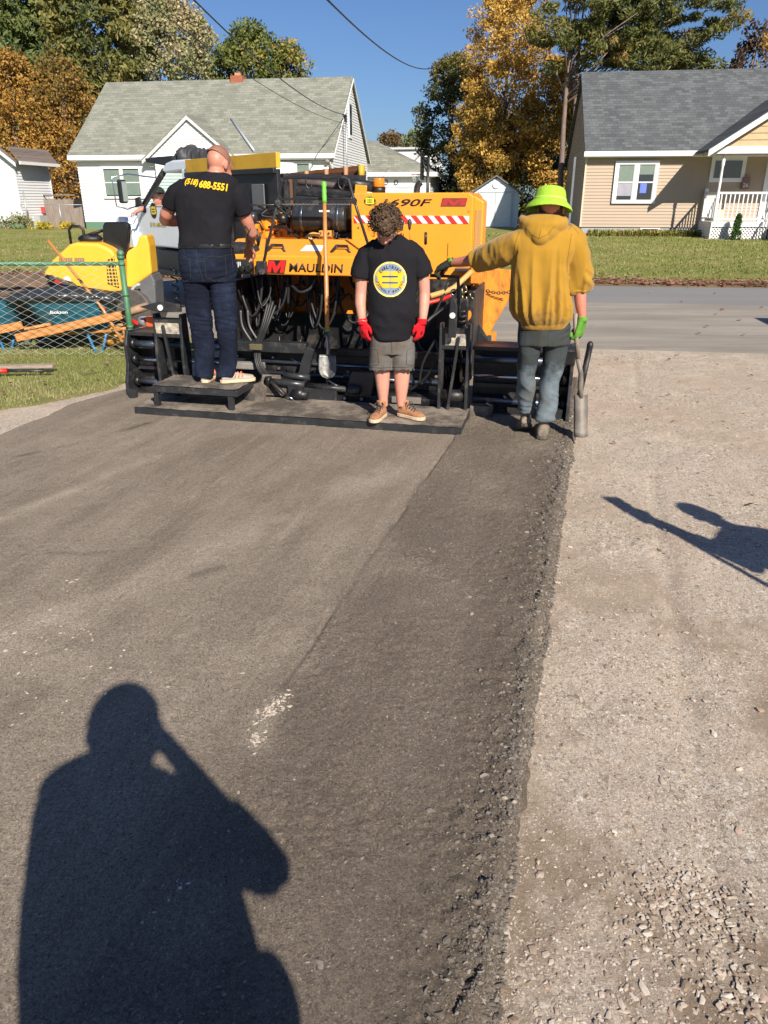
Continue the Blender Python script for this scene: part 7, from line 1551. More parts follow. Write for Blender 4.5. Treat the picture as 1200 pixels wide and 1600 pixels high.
# ---------------------------------------------------------------- people behind and beside the viewer (they throw the shadows)
def figure(label,base,face,J,shirt,trous,skin,head_F=None,size=1.0,cap=None,low=False):
    """J: joints in the person's own frame (x right, y forward, z up)"""
    Fv=Vector((math.cos(face),math.sin(face),0)); Rv=Vector((math.sin(face),-math.cos(face),0)); P=lambda v:Vector(base)+Rv*v[0]+Fv*v[1]+Vector((0,0,v[2]))
    vox=0.016 if low else 0.012
    def ringz(mb,rows,k=1,g=0):
        rs=[]
        for (x,y,z,hx,hy) in rows:
            c=P((x,y,z)); rs.append([c+Rv*(hx*k+g)*math.cos(a)+Fv*(hy*k+g)*math.sin(a) for a in np.linspace(0,2*PI,21)[:-1]])
        mb.rings(rs)
    T=J['torso']; mb=MB(); ringz(mb,T,0.85)
    hc_=P(J['head']); hf=(Fv*1+Vector((0,0,J.get('nod',-0.05)))); M_,P_,s_=head_shape(mb,hc_,hf,(0,0,1),J.get('hs',1.0)); mb.tube([P((J['head'][0]*0.8,J['head'][1]-0.03,J['head'][2]-0.22)),hc_-Vector((0,0,0.05))],[0.065,0.058],12)
    for k in ('armL','armR'): mb.tube([P(p) for p in J[k]],[0.055,0.048,0.043,0.040,0.030][:len(J[k])] if len(J[k])!=3 else [0.055,0.045,0.03],12); d=P(J[k][-1])-P(J[k][-2]); hand_shape(mb,P(J[k][-1]),d,J.get('palm',Fv*-1+Vector((0,0,.1))),1 if k=='armL' else -1,1.0,0.6)
    for k in ('legL','legR'):
        if k in J: mb.tube([P(p) for p in J[k]],[0.08,0.058,0.045,0.036][:len(J[k])],12)
    o=fuse(mb,'person',skin,None,vox*0.75,2); tag(o,label,'person'); eyes(o,M_,P_,s_)
    mb=MB(); ringz(mb,T,1.0,0.012)
    for k in ('armL','armR'): A=[P(p) for p in J[k]][:J.get('sleeve',3)]; mb.tube(A,[0.078,0.070,0.064,0.055][:len(A)],12)
    fuse(mb,'shirt',shirt,o,vox,2,lambda c,n:0.007*rdg(nz(c,(5,5,4))))
    if 'legL' in J:
        mb=MB(); z0=T[-1][2]; ringz(mb,[(T[-1][0],T[-1][1],z0+0.05,T[-1][3]*0.98,T[-1][4]*0.98),(0,0,z0-0.1,T[-1][3],T[-1][4]),(0,0,z0-0.2,T[-1][3]*0.95,T[-1][4]*0.9)])
        for k in ('legL','legR'): mb.tube([P(p) for p in J[k]],[0.098,0.078,0.064,0.06][:len(J[k])],14)
        fuse(mb,'trousers',trous,o,vox,2,lambda c,n:0.006*rdg(nz(c,(4,4,9))))
        for k in ('legL','legR'): h=P(J[k][-1])-Fv*0.05; h.z=base[2]+0.003; shoe(o,h,face,0.28,K_boot,K_bsole,high=0.03,wd=1.1)
    mb=MB(); mb.ell(P_(0,-0.014,0.038),tuple(q_*J.get('hs',1.0) for q_ in (0.083,0.104,0.09)),M_,20,12)
    hh=fuse(mb,'cap' if cap else 'hair',cap or pm('short_brown_hair',(0.05,0.03,0.02),0.7,var=0.4,vs=60),o,0.007,1)
    bm=bmesh.new(); bm.from_mesh(hh.data); bmesh.ops.bisect_plane(bm,geom=bm.verts[:]+bm.edges[:]+bm.faces[:],plane_co=P_(0,0,0.035),plane_no=M_@Vector((0,0.25 if cap else 0.55,1)),clear_inner=True); bm.to_mesh(hh.data); bm.free()
    return o,P,M_,P_
C_photo=cloth('dark_blue_jacket',(0.03,0.04,0.07)); C_pt=cloth('khaki_work',(0.18,0.15,0.10))
J=dict(torso=[(-0.10,0,1.61,.10,.10),(-0.13,0,1.57,.145,.12),(-0.055,0,1.51,.215,.13),(-0.035,0,1.44,.25,.15),(-0.045,0,1.30,.26,.16),(-0.04,0,1.15,.26,.17),(-0.03,0,0.95,.25,.17)],head=(-0.01,0.02,1.72),nod=-0.02,hs=1.42,
 armL=[(-0.22,0,1.50),(-0.27,0.05,1.30),(-0.24,0.14,1.30),(-0.18,0.22,1.42),(-0.12,0.27,1.53)],armR=[(0.14,0,1.45),(0.25,0.02,1.37),(0.31,0.05,1.29),(0.20,0.12,1.39),(0.02,0.22,1.56)],
 legL=[(-0.10,0,0.9),(-0.11,0.02,0.5),(-0.12,0,0.1)],legR=[(0.10,0,0.9),(0.12,0.02,0.5),(0.14,0,0.1)],sleeve=4,palm=Vector((0,-1,0.1)))
ph_,Pp,Mp,Pp_=figure('person in a dark jacket behind the viewpoint holding up a phone',(0.085,-0.34,0.02),R(90),J,C_photo,C_pt,S_man,cap=cloth('dark_cap',(0.03,0.03,0.035)))
MB().ell(Pp((0.255,0.0,1.08)),(0.045,0.05,0.085)).build('shadow_bulge',C_black,ph_)  # unseen bulge at the hip, added to shape the lobe of the cast shadow
mb=MB(); mb.tube([Pp_(x,0.115+0.03*(1-(x/0.075)**2),0.05) for x in np.linspace(-0.04,0.04,9)],[(0.03,0.004)]*9,8,ref=(0,1,0)); mb.bm.free()
pn=MB().box((0.0,-0.030,1.63),(0.075,0.009,0.155)).build('mobile_phone',pm('phone_black',(0.02,0.02,0.02),0.2),None,bevel=0.004); tag(pn,'black mobile phone held upright at the viewpoint','phone')
MB().ell((0.02,-0.0245,1.69),(0.006,0.003,0.006)).build('lens',glass('lens_glass'),pn)
J=dict(torso=[(0,0,1.46,.10,.09),(0,0,1.42,.19,.11),(0,0,1.33,.22,.12),(0,0,1.15,.20,.13),(0,0,1.0,.19,.13),(0,0,0.92,.19,.13)],head=(0,0.02,1.63),
 armL=[(-0.19,0,1.39),(-0.26,0.06,1.2),(-0.30,0.14,1.40),(-0.32,0.2,1.55)],armR=[(0.19,0,1.39),(0.24,0.03,1.12),(0.18,0.2,1.0)],legL=[(-0.10,0,0.9),(-0.11,0.02,0.5),(-0.12,0,0.1)],legR=[(0.10,0,0.9),(0.12,0.02,0.5),(0.14,0,0.1)],sleeve=3,palm=Vector((0,-1,0.1)))
figure('worker outside the right edge holding a lute pole upright',(2.78,1.72,0.0),R(110),J,C_photo,C_pt,S_man,cap=cloth('dark_cap',(0.03,0.03,0.035)),low=True)
lt_=emp('asphalt_lute','asphalt lute held upright with its blade in the air','lute',(2.46,1.58,0),0)
MB().cyl((0,0,0.0),(0,0,1.80),0.016).build('pole',K_shaft,lt_); MB().box((0.0,0,1.80),(0.10,0.02,0.30),ry=0.1).build('head',K_steel if 'K_steel' in globals() else K_blade,lt_,bevel=0.004)
# =====================================================================
# TRUCK, ROLLER, BARROWS, FENCE, TOOLS
# =====================================================================
TF=Frame(-3.35,12.5,130)
tk=emp('dump_truck','pale silver dump truck with black bed and yellow side board behind the paver','truck',(TF.o[0],TF.o[1],0),TF.a)
K_sil=pm('pale_silver_paint',(0.74,0.79,0.84),0.25,var=0.05,coat=0.6,dirt=(0.35,0.34,0.32),dirt_amt=0.12)
m,t,b=new_mat('cab_glass'); b.inputs['Base Color'].default_value=(0.35,0.5,0.45,1); b.inputs['Roughness'].default_value=0.03; tr_=N(t,'ShaderNodeBsdfTransparent'); tr_.inputs[0].default_value=(0.75,0.88,0.84,1); mx=N(t,'ShaderNodeMixShader'); mx.inputs[0].default_value=0.2; L(t,tr_.outputs[0],mx.inputs[1]); L(t,b.outputs[0],mx.inputs[2]); L(t,mx.outputs[0],t.nodes['Material Output'].inputs[0]); K_tg=m; K_tire=pm('tyre_rubber',(0.018,0.018,0.018),0.85,bd=0.002)
K_bed=pm('black_dump_steel',(0.015,0.015,0.017),0.45,var=0.4,dirt=(0.06,0.055,0.05),dirt_amt=0.3); K_brd=pm('yellow_board',(0.58,0.34,0.025),0.55,var=0.1,vs=3,dirt=(0.35,0.2,0.04),dirt_amt=0.3,ds=4)
TW=-2.1
MB().prism([(-0.62,0.98),(1.25,0.98),(1.32,1.2),(1.30,1.56),(1.08,1.60),(-0.62,1.62)],'y',TW+0.08,0.0).build('door_panel',K_sil,tk,bevel=0.03,seg=3)
mb=MB(); rs=[]
for x,zt,zb,ins in ((1.28,1.60,0.95,0.0),(1.6,1.57,0.93,0.0),(1.95,1.48,0.92,0.03),(2.2,1.33,0.95,0.08),(2.34,1.12,1.0,0.14)):
    ym=TW/2+0.04; hw=(-TW-0.08)/2-ins; zc=(zt+zb)/2; hz=(zt-zb)/2; rs.append([(x,ym+hw*math.copysign(abs(math.cos(a))**0.45,math.cos(a)),zc+hz*math.copysign(abs(math.sin(a))**0.6,math.sin(a))) for a in np.linspace(0,2*PI,33)[:-1]])
mb.rings(rs); mb.build('bonnet',K_sil,tk)
mb=MB(); out=[(1.38,0.62),(1.30,0.9),(1.36,1.2),(1.6,1.42),(1.95,1.42),(2.2,1.2),(2.3,0.9),(2.28,0.62),(2.16,0.62),(2.15,0.85),(2.0,1.02),(1.65,1.02),(1.5,0.85),(1.48,0.62)]
mb.prism(out,'y',-0.25,0.10); mb.build('wheel_arch',K_sil,tk,bevel=0.04,seg=3)
MB().prism([(-0.66,2.10),(0.18,2.08),(0.30,2.12),(0.12,2.22),(-0.1,2.25),(-0.66,2.25)],'y',TW+0.16,-0.06).build('roof',K_sil,tk,bevel=0.03,seg=3)
mb=MB(); mb.tube([(1.10,-0.05,1.60),(0.26,-0.10,2.12)],[(0.045,0.03)]*2,8); mb.build('pillar',K_bed,tk)
MB().tube([(1.10,TW+0.13,1.60),(0.26,TW+0.18,2.12)],[(0.045,0.03)]*2,8).build('pillar',K_sil,tk)
MB().bx(-0.62,-0.44,-0.14,-0.04,1.6,2.12).build('pillar',K_sil,tk,bevel=0.02); MB().bx(-0.66,-0.58,TW+0.16,-0.08,1.6,2.12).build('cab_back',K_sil,tk)
MB().quad((1.10,-0.12,1.60),(1.10,TW+0.18,1.60),(0.27,TW+0.2,2.11),(0.27,-0.14,2.11)).build('windscreen',K_tg,tk)
MB().bx(-0.55,-0.35,-1.7,-0.3,1.1,1.75).build('seat_row',K_bed,tk,bevel=0.05)
MB().bx(0.05,0.75,-0.02,0.006,1.5975,1.6).build('window_rubber',K_bed,tk)
MB().box((-0.42,0.01,1.45),(0.14,0.03,0.03)).build('door_handle',K_bed,tk,bevel=0.006)
MB().prism([(1.0,1.6),(1.25,1.58),(1.22,1.72),(1.06,1.74)],'y',0.0,0.03).build('mirror_base',K_bed,tk)
mm=MB().box((1.12,0.27,1.82),(0.10,0.13,0.36),rz=R(20)).build('mirror',K_bed,tk,bevel=0.03); MB().box((1.065,0.25,1.82),(0.004,0.10,0.30),rz=R(20)).build('mirror_glass',glass('mirror_face',(0.25,0.3,0.28),0.1),mm)
MB().tube([(1.1,0.0,1.62),(1.12,0.22,1.55),(1.12,0.40,1.60),(1.12,0.42,2.03),(1.12,0.15,2.08),(0.5,-0.05,2.02)],0.012,6).build('mirror_bracket',K_chr,tk)
MB().bx(-0.62,0.75,-0.5,-0.03,0.55,0.95).build('side_tank',K_bed,tk,bevel=0.04); MB().bx(-0.5,0.9,0.0,0.16,0.58,0.64).build('running_board',K_bed,tk,bevel=0.01)
MB().bx(0.75,1.35,-1.9,-0.2,0.5,0.95).build('underbody',K_bed,tk)
def wheel(parent,c,r,wd,axis=(0,1,0),rim=K_chr):
    ax=Vector(axis); c=Vector(c); w_=MB().tube([c-ax*wd/2,c-ax*wd*0.42,c+ax*wd*0.42,c+ax*wd/2],[r*0.88,r,r,r*0.88],28).build('wheel',K_tire,parent); MB().tube([c+ax*(wd/2-0.02),c+ax*(wd/2+0.01)],[r*0.58,r*0.5],20).build('rim',rim,w_); return w_
wheel(tk,(1.82,-0.12,0.42),0.42,0.25); wheel(tk,(1.82,TW+0.22,0.42),0.42,0.25)
for x in (-2.3,): wheel(tk,(x,-0.2,0.42),0.42,0.3); wheel(tk,(x,TW+0.3,0.42),0.42,0.3)
MB().bx(-3.0,0.8,-1.4,-1.25,0.6,0.75).build('chassis_rail',K_bed,tk); MB().bx(-3.0,0.8,-0.9,-0.75,0.6,0.75).build('chassis_rail',K_bed,tk)
# bed
TWB=-1.42
bt_,bx0,bx1=2.05,-3.14,-0.70
MB().bx(bx0,bx1,-0.06,0.0,1.05,bt_).build('bed_side',K_bed,tk,bevel=0.01); MB().bx(bx0,bx1,TWB,TWB+0.06,1.05,bt_).build('bed_side',K_bed,tk); MB().bx(bx1-0.05,bx1,TWB+0.06,-0.06,1.05,bt_+0.1).build('bed_front',K_bed,tk); MB().bx(bx0,bx1,TWB,0,0.95,1.05).build('bed_floor',K_bed,tk)
MB().bx(bx0-0.05,bx0,TWB+0.06,-0.06,1.0,bt_-0.05).build('tailgate',K_bed,tk)
for z in (1.52,bt_-0.05): MB().bx(bx0,bx1,0.0,0.05,z,z+0.06).build('bed_rail',K_bed,tk,bevel=0.008)
for k in range(5): x=bx0+0.1+(bx1-bx0-0.2)*k/4; MB().bx(x-0.04,x+0.04,0.0,0.045,1.08,1.52).build('bed_rib',K_bed,tk)
MB().bx(bx0-0.02,bx1,-0.05,0.012,bt_+0.012,bt_+0.185).build('side_board',K_brd,tk,bevel=0.004)
q0,q1=TF.P(436,272,-1.36),TF.P(566,258,-1.36); q2,q3=TF.P(566,284,-1.36),TF.P(436,300,-1.36)
K_pl=pm('brown_plank',(0.24,0.10,0.04),0.75,var=0.3,vs=3,stretch=(1,1,10)); 
mb=MB(); A=[mb.bm.verts.new(v) for v in (q3,q2,q1,q0)]; B=[mb.bm.verts.new(v+Vector((0,-0.05,0))) for v in (q3,q2,q1,q0)]
for i in range(4): mb.face([A[i],A[(i+1)%4],B[(i+1)%4],B[i]])
mb.face(A[::-1]); mb.face(B); pb_=mb.build('far_side_board',K_pl,tk)
for f in (0.15,0.38,0.62,0.84): a=q3.lerp(q2,f); c=q0.lerp(q1,f); MB().tube([a+Vector((0,0.03,0)),c+Vector((0,0.03,0))],[(0.035,0.02)]*2,4).build('batten',pm('light_batten',(0.42,0.22,0.11),0.75),pb_)
MB().tube([q2+Vector((0,0.02,0)),q1+Vector((0,0.02,0))],[(0.05,0.03)]*2,4).build('board_end',K_brd,pb_)
# tarp roll over the cab shield
MB().prism([(TF.P(244,248,-0.5).x,TF.P(244,248,-0.5).z),(TF.P(286,244,-0.5).x,TF.P(286,244,-0.5).z),(TF.P(290,262,-0.5).x,TF.P(290,262,-0.5).z),(TF.P(246,254,-0.5).x,TF.P(246,254,-0.5).z)],'y',-1.9,-0.3).build('cab_shield',K_bed,tk)
q=TF.P(290,243,-0.4); random.seed(2); mb=MB()
for k in range(7): mb.ell(q+Vector((random.uniform(-.16,.12),random.uniform(-.2,.1),random.uniform(-.06,.05))),random.uniform(0.06,0.12),None,10,8)
mb.tube([q,q+Vector((-0.35,-0.1,0.0)),q+Vector((-0.8,-0.2,-0.02))],[0.09,0.075,0.05],10)
fuse(mb,'rolled_tarp',pm('grey_tarp',(0.04,0.04,0.042),0.6,var=0.4),tk,0.02,1,lambda c,n:0.03*rdg(nz(c,(9,9,9))))
q=TF.P(405,310,0.02); MB().box((q.x,0.03,q.z),(0.30,0.02,0.34)).build('grey_tank_panel',pm('panel_grey',(0.12,0.125,0.13),0.4),tk,bevel=0.01)
q=TF.P(240,331,0.004); eb_logo(basis((q.x,0.004,q.z+0.02),(-1,0,0),(0,0,1)),0.095,tk,True,K_ink,pm('logo_yellow',(0.80,0.62,0.04),0.5))
q=TF.P(247,352,0.004); me=fit_text('(518) 688-5551',0.62,0.085,bold=0.03); me.transform(basis((q.x,0.005,q.z),(-1,0,0),(0,0,1))); mesh_obj('phone_number',me,pm('lettering_gold',(0.45,0.35,0.03),0.5),tk)
# driver
def tp(px,py,w): return TF.world(TF.P(px,py,w))
hd_=tp(247,306,-0.22); mb=MB(); M_,P_,s_=head_shape(mb,hd_,(-0.75,-0.25,-0.05),(0,0,1),1.0)
sh0=tp(251,334,-0.36); mb.tube([hd_-Vector((0,0,0.05)),sh0+Vector((0.02,0,0.0)),sh0+Vector((0.06,0.04,-0.45))],[(0.06,0.06),(0.20,0.12),(0.20,0.14)],14,ref=(TF.n[0],TF.n[1],0))
aw=[sh0+Vector((-0.10,-0.05,0.02)),tp(240,330,-0.12),tp(224,326,0.02),tp(214,330,0.12)]; mb.tube(aw,[0.06,0.05,0.043,0.03],12); hand_shape(mb,aw[-1],aw[-1]-aw[-2],(0,0,-1),1,1.0,0.7)
dr=fuse(mb,'person',S_man,None,0.011,2); tag(dr,'driver in a black beanie with an arm out of the silver truck window','person'); eyes(dr,M_,P_,s_)
mb=MB(); mb.tube([sh0+Vector((0.0,0,0.08)),sh0+Vector((0.02,0,0.0)),sh0+Vector((0.06,0.04,-0.45))],[(0.10,0.08),(0.225,0.14),(0.225,0.16)],14,ref=(TF.n[0],TF.n[1],0)).tube(aw[:3],[0.078,0.066,0.056],12); fuse(mb,'jacket',C_black,dr,0.013,2,lambda c,n:0.006*rdg(nz(c,(8,8,8))))
mb=MB(); mb.ell(P_(0,-0.014,0.045),(0.088,0.108,0.098),M_,18,12); be=fuse(mb,'beanie',cloth('black_wool',(0.015,0.015,0.016)),dr,0.01,1)
bm=bmesh.new(); bm.from_mesh(be.data); bmesh.ops.bisect_plane(bm,geom=bm.verts[:]+bm.edges[:]+bm.faces[:],plane_co=P_(0,0,0.03),plane_no=Vector((0,0,1)),clear_inner=True); bm.to_mesh(be.data); bm.free()

# ---------------- ride on roller ----------------
YR=10.3; rl_=emp('ride_on_roller','yellow ride-on tandem roller with black seat behind the green fence','roller',(-3.6,YR,0),0)
K_ry=pm('roller_yellow',(0.80,0.43,0.035),0.4,var=0.06,coat=0.2,dirt=(0.5,0.33,0.08),dirt_amt=0.25,ds=3); K_rg2=pm('roller_grey',(0.10,0.105,0.11),0.5,var=0.15,dirt=(0.25,0.22,0.18),dirt_amt=0.2)
def rp(px,py,d=0): v=W(px,py,YR+d); return (v.x+3.6,v.z)
def rprism(name,pts,y0,y1,mat,bev=0.02,parent=rl_,seg=3): return MB().prism([rp(*p,y0) for p in pts],'y',y0,y1).build(name,mat,parent,bevel=bev,seg=seg)
rprism('engine_cover',[(66,443),(69,425),(80,408),(96,393),(108,382),(118,379),(152,380),(166,386),(176,392),(184,410),(190,456),(150,458)],-0.45,0.45,K_ry,0.035)
m,t,b=new_mat('roller_mesh'); v=objco(t); L(t,ramp(t,vor(t,v,24,rnd=0.0),[(0.36,(0.02,0.015,0.01)),(0.44,(0.62,0.38,0.03))]),b.inputs['Base Color']); b.inputs['Roughness'].default_value=0.6
rprism('grille',[(166,407),(178,400),(186,450),(168,443)],-0.462,-0.45,m,0.0)
rprism('rear_fender',[(196,394),(206,388),(213,384),(217,368),(229,367),(233,384),(237,428),(203,452),(197,448)],-0.20,0.12,K_ry,0.03)
rprism('frame',[(150,458),(200,452),(236,428),(242,440),(244,480),(225,492),(200,490),(180,475),(150,475)],-0.25,0.15,K_rg2,0.02)
rprism('front_frame',[(66,446),(150,460),(150,476),(75,470)],-0.40,0.40,K_rg2,0.02)
c=rp(225,465,-0.36); MB().tube([(c[0]+0.17*math.cos(a),-0.37,c[1]+0.17*math.sin(a)) for a in np.linspace(PI*0.55,PI*1.45,12)],0.02,6).build('drum_guard',pm('guard_grey',(0.4,0.4,0.38),0.5),rl_)
for px in (95,215):
    c=rp(px,505); MB().cyl((c[0],-0.42,0.33),(c[0],0.42,0.33),0.32,n=36).build('drum',pm('drum_steel',(0.16,0.15,0.14),0.45,metal=0.7,var=0.3),rl_)
# seat
s0=rp(188,390); mb=MB(); a=rp(168,346); b_=rp(210,346); c=rp(208,392); d=rp(170,392)
mb.prism([(a[0]+0.03,a[1]),(b_[0]-0.03,b_[1]),(b_[0]+0.0,b_[1]-0.05),(c[0],c[1]+0.03),(c[0]-0.03,c[1]),(d[0]+0.02,d[1]),(d[0],d[1]+0.04),(a[0],a[1]-0.05)],'y',-0.22,-0.12); st_o=mb.build('seat_back',pm('glossy_vinyl',(0.012,0.012,0.014),0.18,coat=0.4),rl_,bevel=0.03,seg=4)
MB().bx(d[0],c[0],-0.2,0.2,c[1]-0.05,c[1]+0.04).build('seat_cushion',pm('glossy_vinyl',(0.012,0.012,0.014),0.18),rl_,bevel=0.03,seg=3)
c=rp(152,366); MB().tube([(c[0]+0.15*math.cos(t_),-0.05+0.13*math.sin(t_),c[1]+0.045*math.cos(t_)+0.02) for t_ in np.linspace(0,2*PI,28)],0.013,8).build('steering_wheel',K_bk,rl_)
MB().tube([(c[0],-0.05,c[1]+0.02),(c[0]+0.06,-0.05,c[1]-0.14)],0.025,8).build('steering_column',K_bk,rl_)
MB().ell((c[0]-0.06,-0.1,c[1]-0.05),(0.16,0.12,0.06)).build('dash_pod',K_bk,rl_); MB().tube([(c[0]-0.32,-0.1,c[1]-0.12),(c[0]-0.32,-0.1,c[1]+0.06),(c[0]-0.28,-0.1,c[1]+0.10),(c[0]-0.18,-0.1,c[1]+0.10),(c[0]-0.14,-0.1,c[1]+0.06),(c[0]-0.13,-0.1,c[1]-0.08)],0.018,8).build('grab_hoop',K_bk,rl_)
a=rp(92,406,-0.45); b_=rp(132,406,-0.45); mb=MB(); wx=(b_[0]-a[0])
for k in range(15):
    if k==8: continue
    x=a[0]+wx*k/15; mb.prism([(x,a[1]-0.035),(x+wx/19,a[1]-0.035),(x+wx/19+0.006,a[1]+0.025),(x+0.006,a[1]+0.025)],'y',-0.454,-0.4505)
mb.build('worn_lettering',pm('worn_letter',(0.20,0.15,0.10),0.6),rl_)
q=rp(105,438,-0.45); MB().cyl((q[0],-0.453,q[1]),(q[0],-0.45,q[1]),0.05,n=20).build('round_sticker',pm('sticker_pink',(0.7,0.55,0.55),0.4),rl_)

# ---------------- chain link fence ----------------
YF=8.6; fn=emp('chain_link_fence','green chain link fence with a ball topped end post in the grass','fence',(0,0,0),0)
K_fg=pm('fence_green',(0.055,0.17,0.085),0.5,var=0.15,dirt=(0.25,0.3,0.27),dirt_amt=0.25,ds=20); K_fw=pm('mesh_wire',(0.50,0.58,0.54),0.5,metal=0.1)
e0=W(199,480,YF); xe=e0.x; zt_=W(190,402,YF).z; xl=-7.2; zr_f=W(100,412,YF).z
po=MB().cyl((xe,YF,-0.1),(xe,YF,zt_),0.032,n=16).build('end_post',K_fg,fn); MB().cyl((xe,YF,zt_-0.02),(xe,YF,zt_+0.015),0.040,n=16).ell((xe,YF,zt_+0.04),0.040,None,16,10).build('post_cap',K_fg,po)
for z in (0.35,0.7,zr_f-0.02): MB().cyl((xe,YF,z),(xe,YF,z+0.03),0.037,n=16).build('tension_band',K_fg,po)
MB().cyl((xl,YF,zr_f),(xe,YF,zr_f),0.022,n=12).build('top_rail',K_fg,fn)
MB().cyl((-5.75,YF,-0.1),(-5.75,YF,zr_f),0.028,n=12).build('line_post',K_fg,fn)
mb=MB(); p_=0.078; zb_=0.05; ztm=zr_f+0.045; nz_=int((ztm-zb_)/(p_/2))
for k in range(int((xe-xl)/p_)+1):
    x=xe-0.03-k*p_-p_/2; 
    if x<xl: break
    mb.tube([(x+(p_*0.52 if (i+k)%2 else -p_*0.52),YF-0.026+(0.0035 if i%2 else -0.0035),zb_+i*p_/2) for i in range(nz_+1)],0.0028,4)
mb.build('wire_mesh',K_fw,fn)

# ---------------- wheelbarrows ----------------
YB=9.15
K_bt=pm('teal_tray',(0.03,0.19,0.28),0.45,var=0.2,dirt=(0.10,0.12,0.12),dirt_amt=0.35,ds=8); K_bf=pm('blue_frame',(0.03,0.16,0.33),0.45,var=0.15)
K_soil=pm('brown_soil',(0.12,0.075,0.05),0.95,var=0.4,vs=12,bd=0.02,bs=20); K_bag=pm('black_sheet',(0.03,0.032,0.036),0.3,var=0.3); K_owood=pm('orange_wood',(0.52,0.22,0.055),0.6,var=0.2,vs=4,stretch=(1,8,8))
def barrow(label,x0,x1,y,zr,zb,txt):
    g=emp('wheelbarrow',label,'wheelbarrow',((x0+x1)/2,y,0),0,'wheelbarrows behind the fence'); hw=(x1-x0)/2
    mb=MB(); rs=[]
    for (f,z,dy) in ((0.96,zr,0.33),(0.93,zr-0.01,0.32),(0.66,zb,0.20),(0.60,zb-0.02,0.16)):
        rs.append([(hw*f*math.copysign(abs(math.cos(a))**0.6,math.cos(a))+(1-f)*0.15,dy*math.copysign(abs(math.sin(a))**0.6,math.sin(a)),z) for a in np.linspace(0,2*PI,33)[:-1]])
    mb.rings(rs[::-1]); tr=mb.build('tray',K_bt,g)
    MB().tube([(hw*0.97*math.copysign(abs(math.cos(a))**0.6,math.cos(a)),0.335*math.copysign(abs(math.sin(a))**0.6,math.sin(a)),zr) for a in np.linspace(0,2*PI,33)],0.016,8).build('rim',K_bk2,tr)
    me=fit_text(txt,0.22,0.045,bold=0.02,shear=0.2); zz=(zr+zb)/2+0.04; me.transform(basis((-0.05,-0.292,zz),(1,0,0),(0,0.32,1))); mesh_obj('lettering',me,K_wh,tr)
    for s in (-1,1): MB().tube([(-hw*1.0,s*0.10,zb-0.08),(hw*0.9,s*0.24,zb+0.0),(hw*1.6,s*0.3,zb+0.08)],0.02,6).build('handle',K_owood,g)
    for s in (-1,1): MB().tube([(hw*0.35,s*0.2,zb),(hw*0.5,s*0.22,0.02),(hw*0.65,s*0.22,0.02),(hw*0.78,s*0.2,zb)],0.017,6).build('leg',K_bf,g)
    wheel(g,(-hw*0.55,0,0.19),0.19,0.09,rim=K_bf); return g
xa,xb=W(33,460,YB).x,W(186,465,YB).x; zr=W(110,470,YB).z+0.04; zb=W(110,512,YB).z
g1_=barrow('teal wheelbarrow carrying brown soil and a black sheet, nearest the green end post',xa,xb,YB,zr,zb,'Jackson')
g2_=barrow('teal wheelbarrow cut off by the left edge of the photo',xa-1.12,xa+0.05,YB+0.05,zr+0.02,zb,'Jackson')
random.seed(9)
def heap(name,label,cx,cy,cz,rx,ry,rz,mat,kind='soil'):
    mb=MB(); mb.ell((cx,cy,cz),(rx,ry,rz),None,24,14)
    for _ in range(6): mb.ell((cx+random.uniform(-.6,.6)*rx,cy+random.uniform(-.4,.4)*ry,cz+rz*0.4),(rx*0.3,ry*0.4,rz*0.6),None,12,8)
    o=fuse(mb,name,mat,None,0.02,1,lambda c,n:0.03*rdg(nz(c,(9,9,9)))*0.7+0.012*nz(c,(30,30,30))); return o
o=heap('soil_heap','',(xa+xb)/2-0.55,YB+0.15,zr+0.02,0.62,0.30,0.22,K_soil); tag(o,'heap of brown soil filling the left part of the wheelbarrow','soil')
mb=MB(); mb.tube([(xa-0.05,YB-0.1,zr+0.0),((xa+xb)/2,YB-0.16,zr+0.07),(xb+0.02,YB-0.1,zr+0.0)],[(0.2,0.05),(0.24,0.085),(0.16,0.05)],14,ref=(0,1,0))
o=fuse(mb,'black_sheet',K_bag,None,0.015,1,lambda c,n:0.02*rdg(nz(c,(9,9,12)))); tag(o,'crumpled black plastic sheet over the rim of the teal wheelbarrow','plastic sheet')
# tools and boards
def pole(name,label,cat,pts,r,mat,group=None): o=MB().tube(pts,r,8).build(name,mat); return tag(o,label,cat,group)
pole('tool_handle','long brown wooden tool handle leaning over the wheelbarrow','tool handle',[W(75,376,9.0),W(160,482,8.85),W(192,535,8.75)],0.018,K_shaft)
rh=pole('pry_bar','red tool with a black grip lying on the loaded wheelbarrow','tool',[W(84,438,9.0),W(118,458,8.95),W(165,484,8.9)],0.02,K_red)
MB().tube([W(72,431,9.0),W(86,439,9.0)],0.023,8).build('grip',K_bk,rh)
o=MB().box((0,0,0),(1.0,0.03,0.09)).build('plank',K_owood,None,bevel=0.004); a,b_=W(25,528,8.8),W(190,492,8.8); o.location=(a+b_)/2; o.scale=((b_-a).length,1,1); o.rotation_euler=(0,-math.atan2(b_.z-a.z,b_.x-a.x),0); tag(o,'orange brown plank leaning across the front of the wheelbarrow','plank','planks by the wheelbarrows')
o2=o.copy(); col.objects.link(o2); a,b_=W(-60,530,8.82),W(34,506,8.82); o2.location=(a+b_)/2; o2.scale=((b_-a).length,1,1); tag(o2,'pale plank end poking in from the left edge above the grass','plank','planks by the wheelbarrows')
o=MB().tube([W(150,505,9.5),W(232,478,9.2)],[(0.05,0.02)]*2,4,ref=(0,0,1)).build('plank',pm('weathered_plank',(0.30,0.19,0.12),0.8,var=0.3),None); tag(o,'short weathered plank behind the green end post','plank','planks by the wheelbarrows')
o=MB().tube([W(200,498,8.9),W(243,520,8.7)],[(0.03,0.02)]*2,6).build('red_bar',K_red,None); tag(o,'bright red steel bar between the end post and the screed','bar')
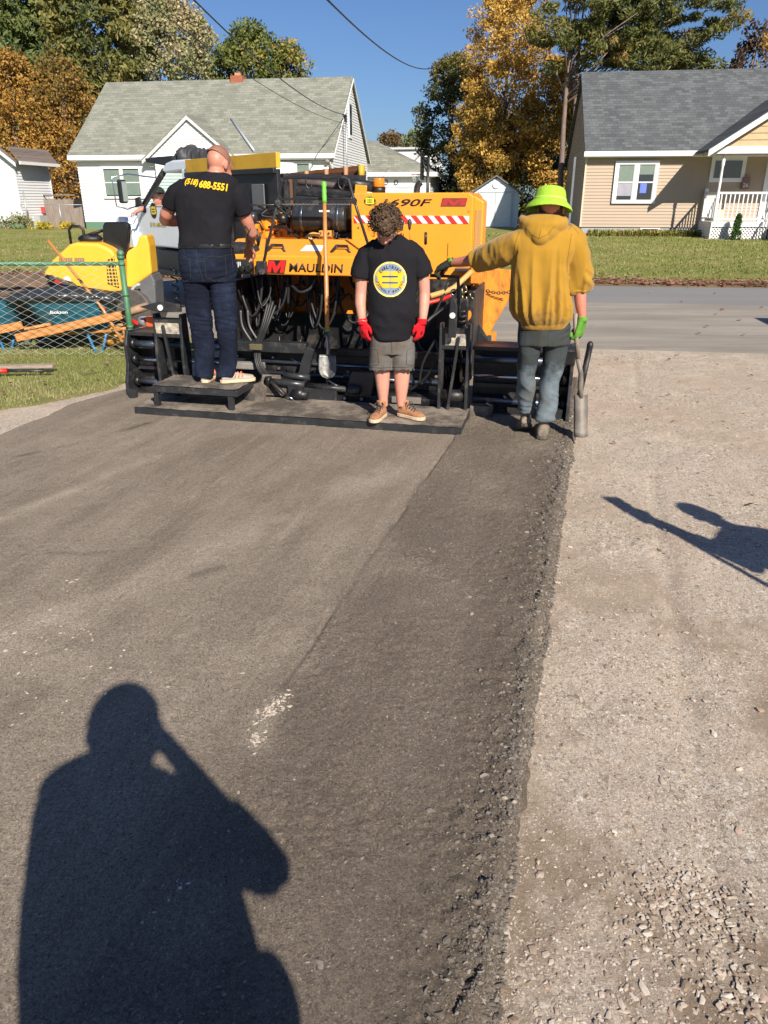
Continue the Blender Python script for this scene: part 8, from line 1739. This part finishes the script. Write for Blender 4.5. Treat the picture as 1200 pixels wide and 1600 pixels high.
MB().ell(W(218,512,8.8),(0.09,0.05,0.035)).build('black_clamp',K_bk,o)
mb=MB(); mb.ell(W(176,525,9.2),(0.17,0.14,0.11),None,18,12); mb.ell(W(165,520,9.2),(0.09,0.1,0.08)); o=fuse(mb,'orange_sack',pm('orange_sack',(0.62,0.27,0.03),0.6,var=0.2),None,0.015,1,lambda c,n:0.015*rdg(nz(c,(10,10,10)))); tag(o,'orange sack on the grass beside the end post under the barrow handles','sack')
o=MB().bx(0,1,-0.05,0.05,0.0,0.03).build('grey_board',pm('grey_board',(0.30,0.24,0.19),0.85,var=0.3,stretch=(1,8,8)),None,bevel=0.003); g=G(-30,577,0.06); o.location=(g.x,g.y,0.07); g2=G(84,578,0.06); o.scale=((g2.x-g.x),1,1); o.rotation_euler=(0,R(-1),0); tag(o,'grey board lying flat on the near grass at the left edge','board')
rt=emp('red_hand_tool','red handled tool lying on the grass against the grey board','hand tool',(G(5,583,0.06).x,G(5,583,0.06).y-0.03,0.07),R(10))
MB().tube([(-0.12,0,0.02),(0.06,0,0.02)],[0.02,0.026],8).build('handle',K_red,rt); MB().tube([(0.06,0,0.02),(0.5,-0.02,0.01)],[(0.02,0.008),(0.015,0.006)],6).build('blade',K_bk2,rt)
mb=MB(); mb.box((0,0,0.04),(0.35,0.2,0.08)); o=None; mb.bm.free()
# unseen box trailer added on the right to cast the shadow on the road
tr=emp('shadow_trailer','white box trailer added outside the right edge to cast the road shadow','trailer',(6.62,9.35,0),R(-9))
MB().bx(0,3.2,-1.7,0,0.42,1.72).build('box_body',M_white,tr,bevel=0.03); MB().bx(-0.02,3.22,-1.72,0.02,0.36,0.42).build('frame',K_bed,tr)
for x in (1.2,2.0): wheel(tr,(x,-0.1,0.30),0.30,0.2); wheel(tr,(x,-1.6,0.30),0.30,0.2,(0,-1,0))
MB().bx(-0.025,-0.005,-1.55,-0.15,0.5,1.65).build('door',M_trim,tr,bevel=0.004); MB().tube([(3.2,-0.3,0.4),(4.2,-0.85,0.42),(3.2,-1.4,0.4)],0.04,6).build('drawbar',K_bed,tr); MB().cyl((4.1,-0.85,0.0),(4.1,-0.85,0.6),0.03).build('jack',K_chr,tr)
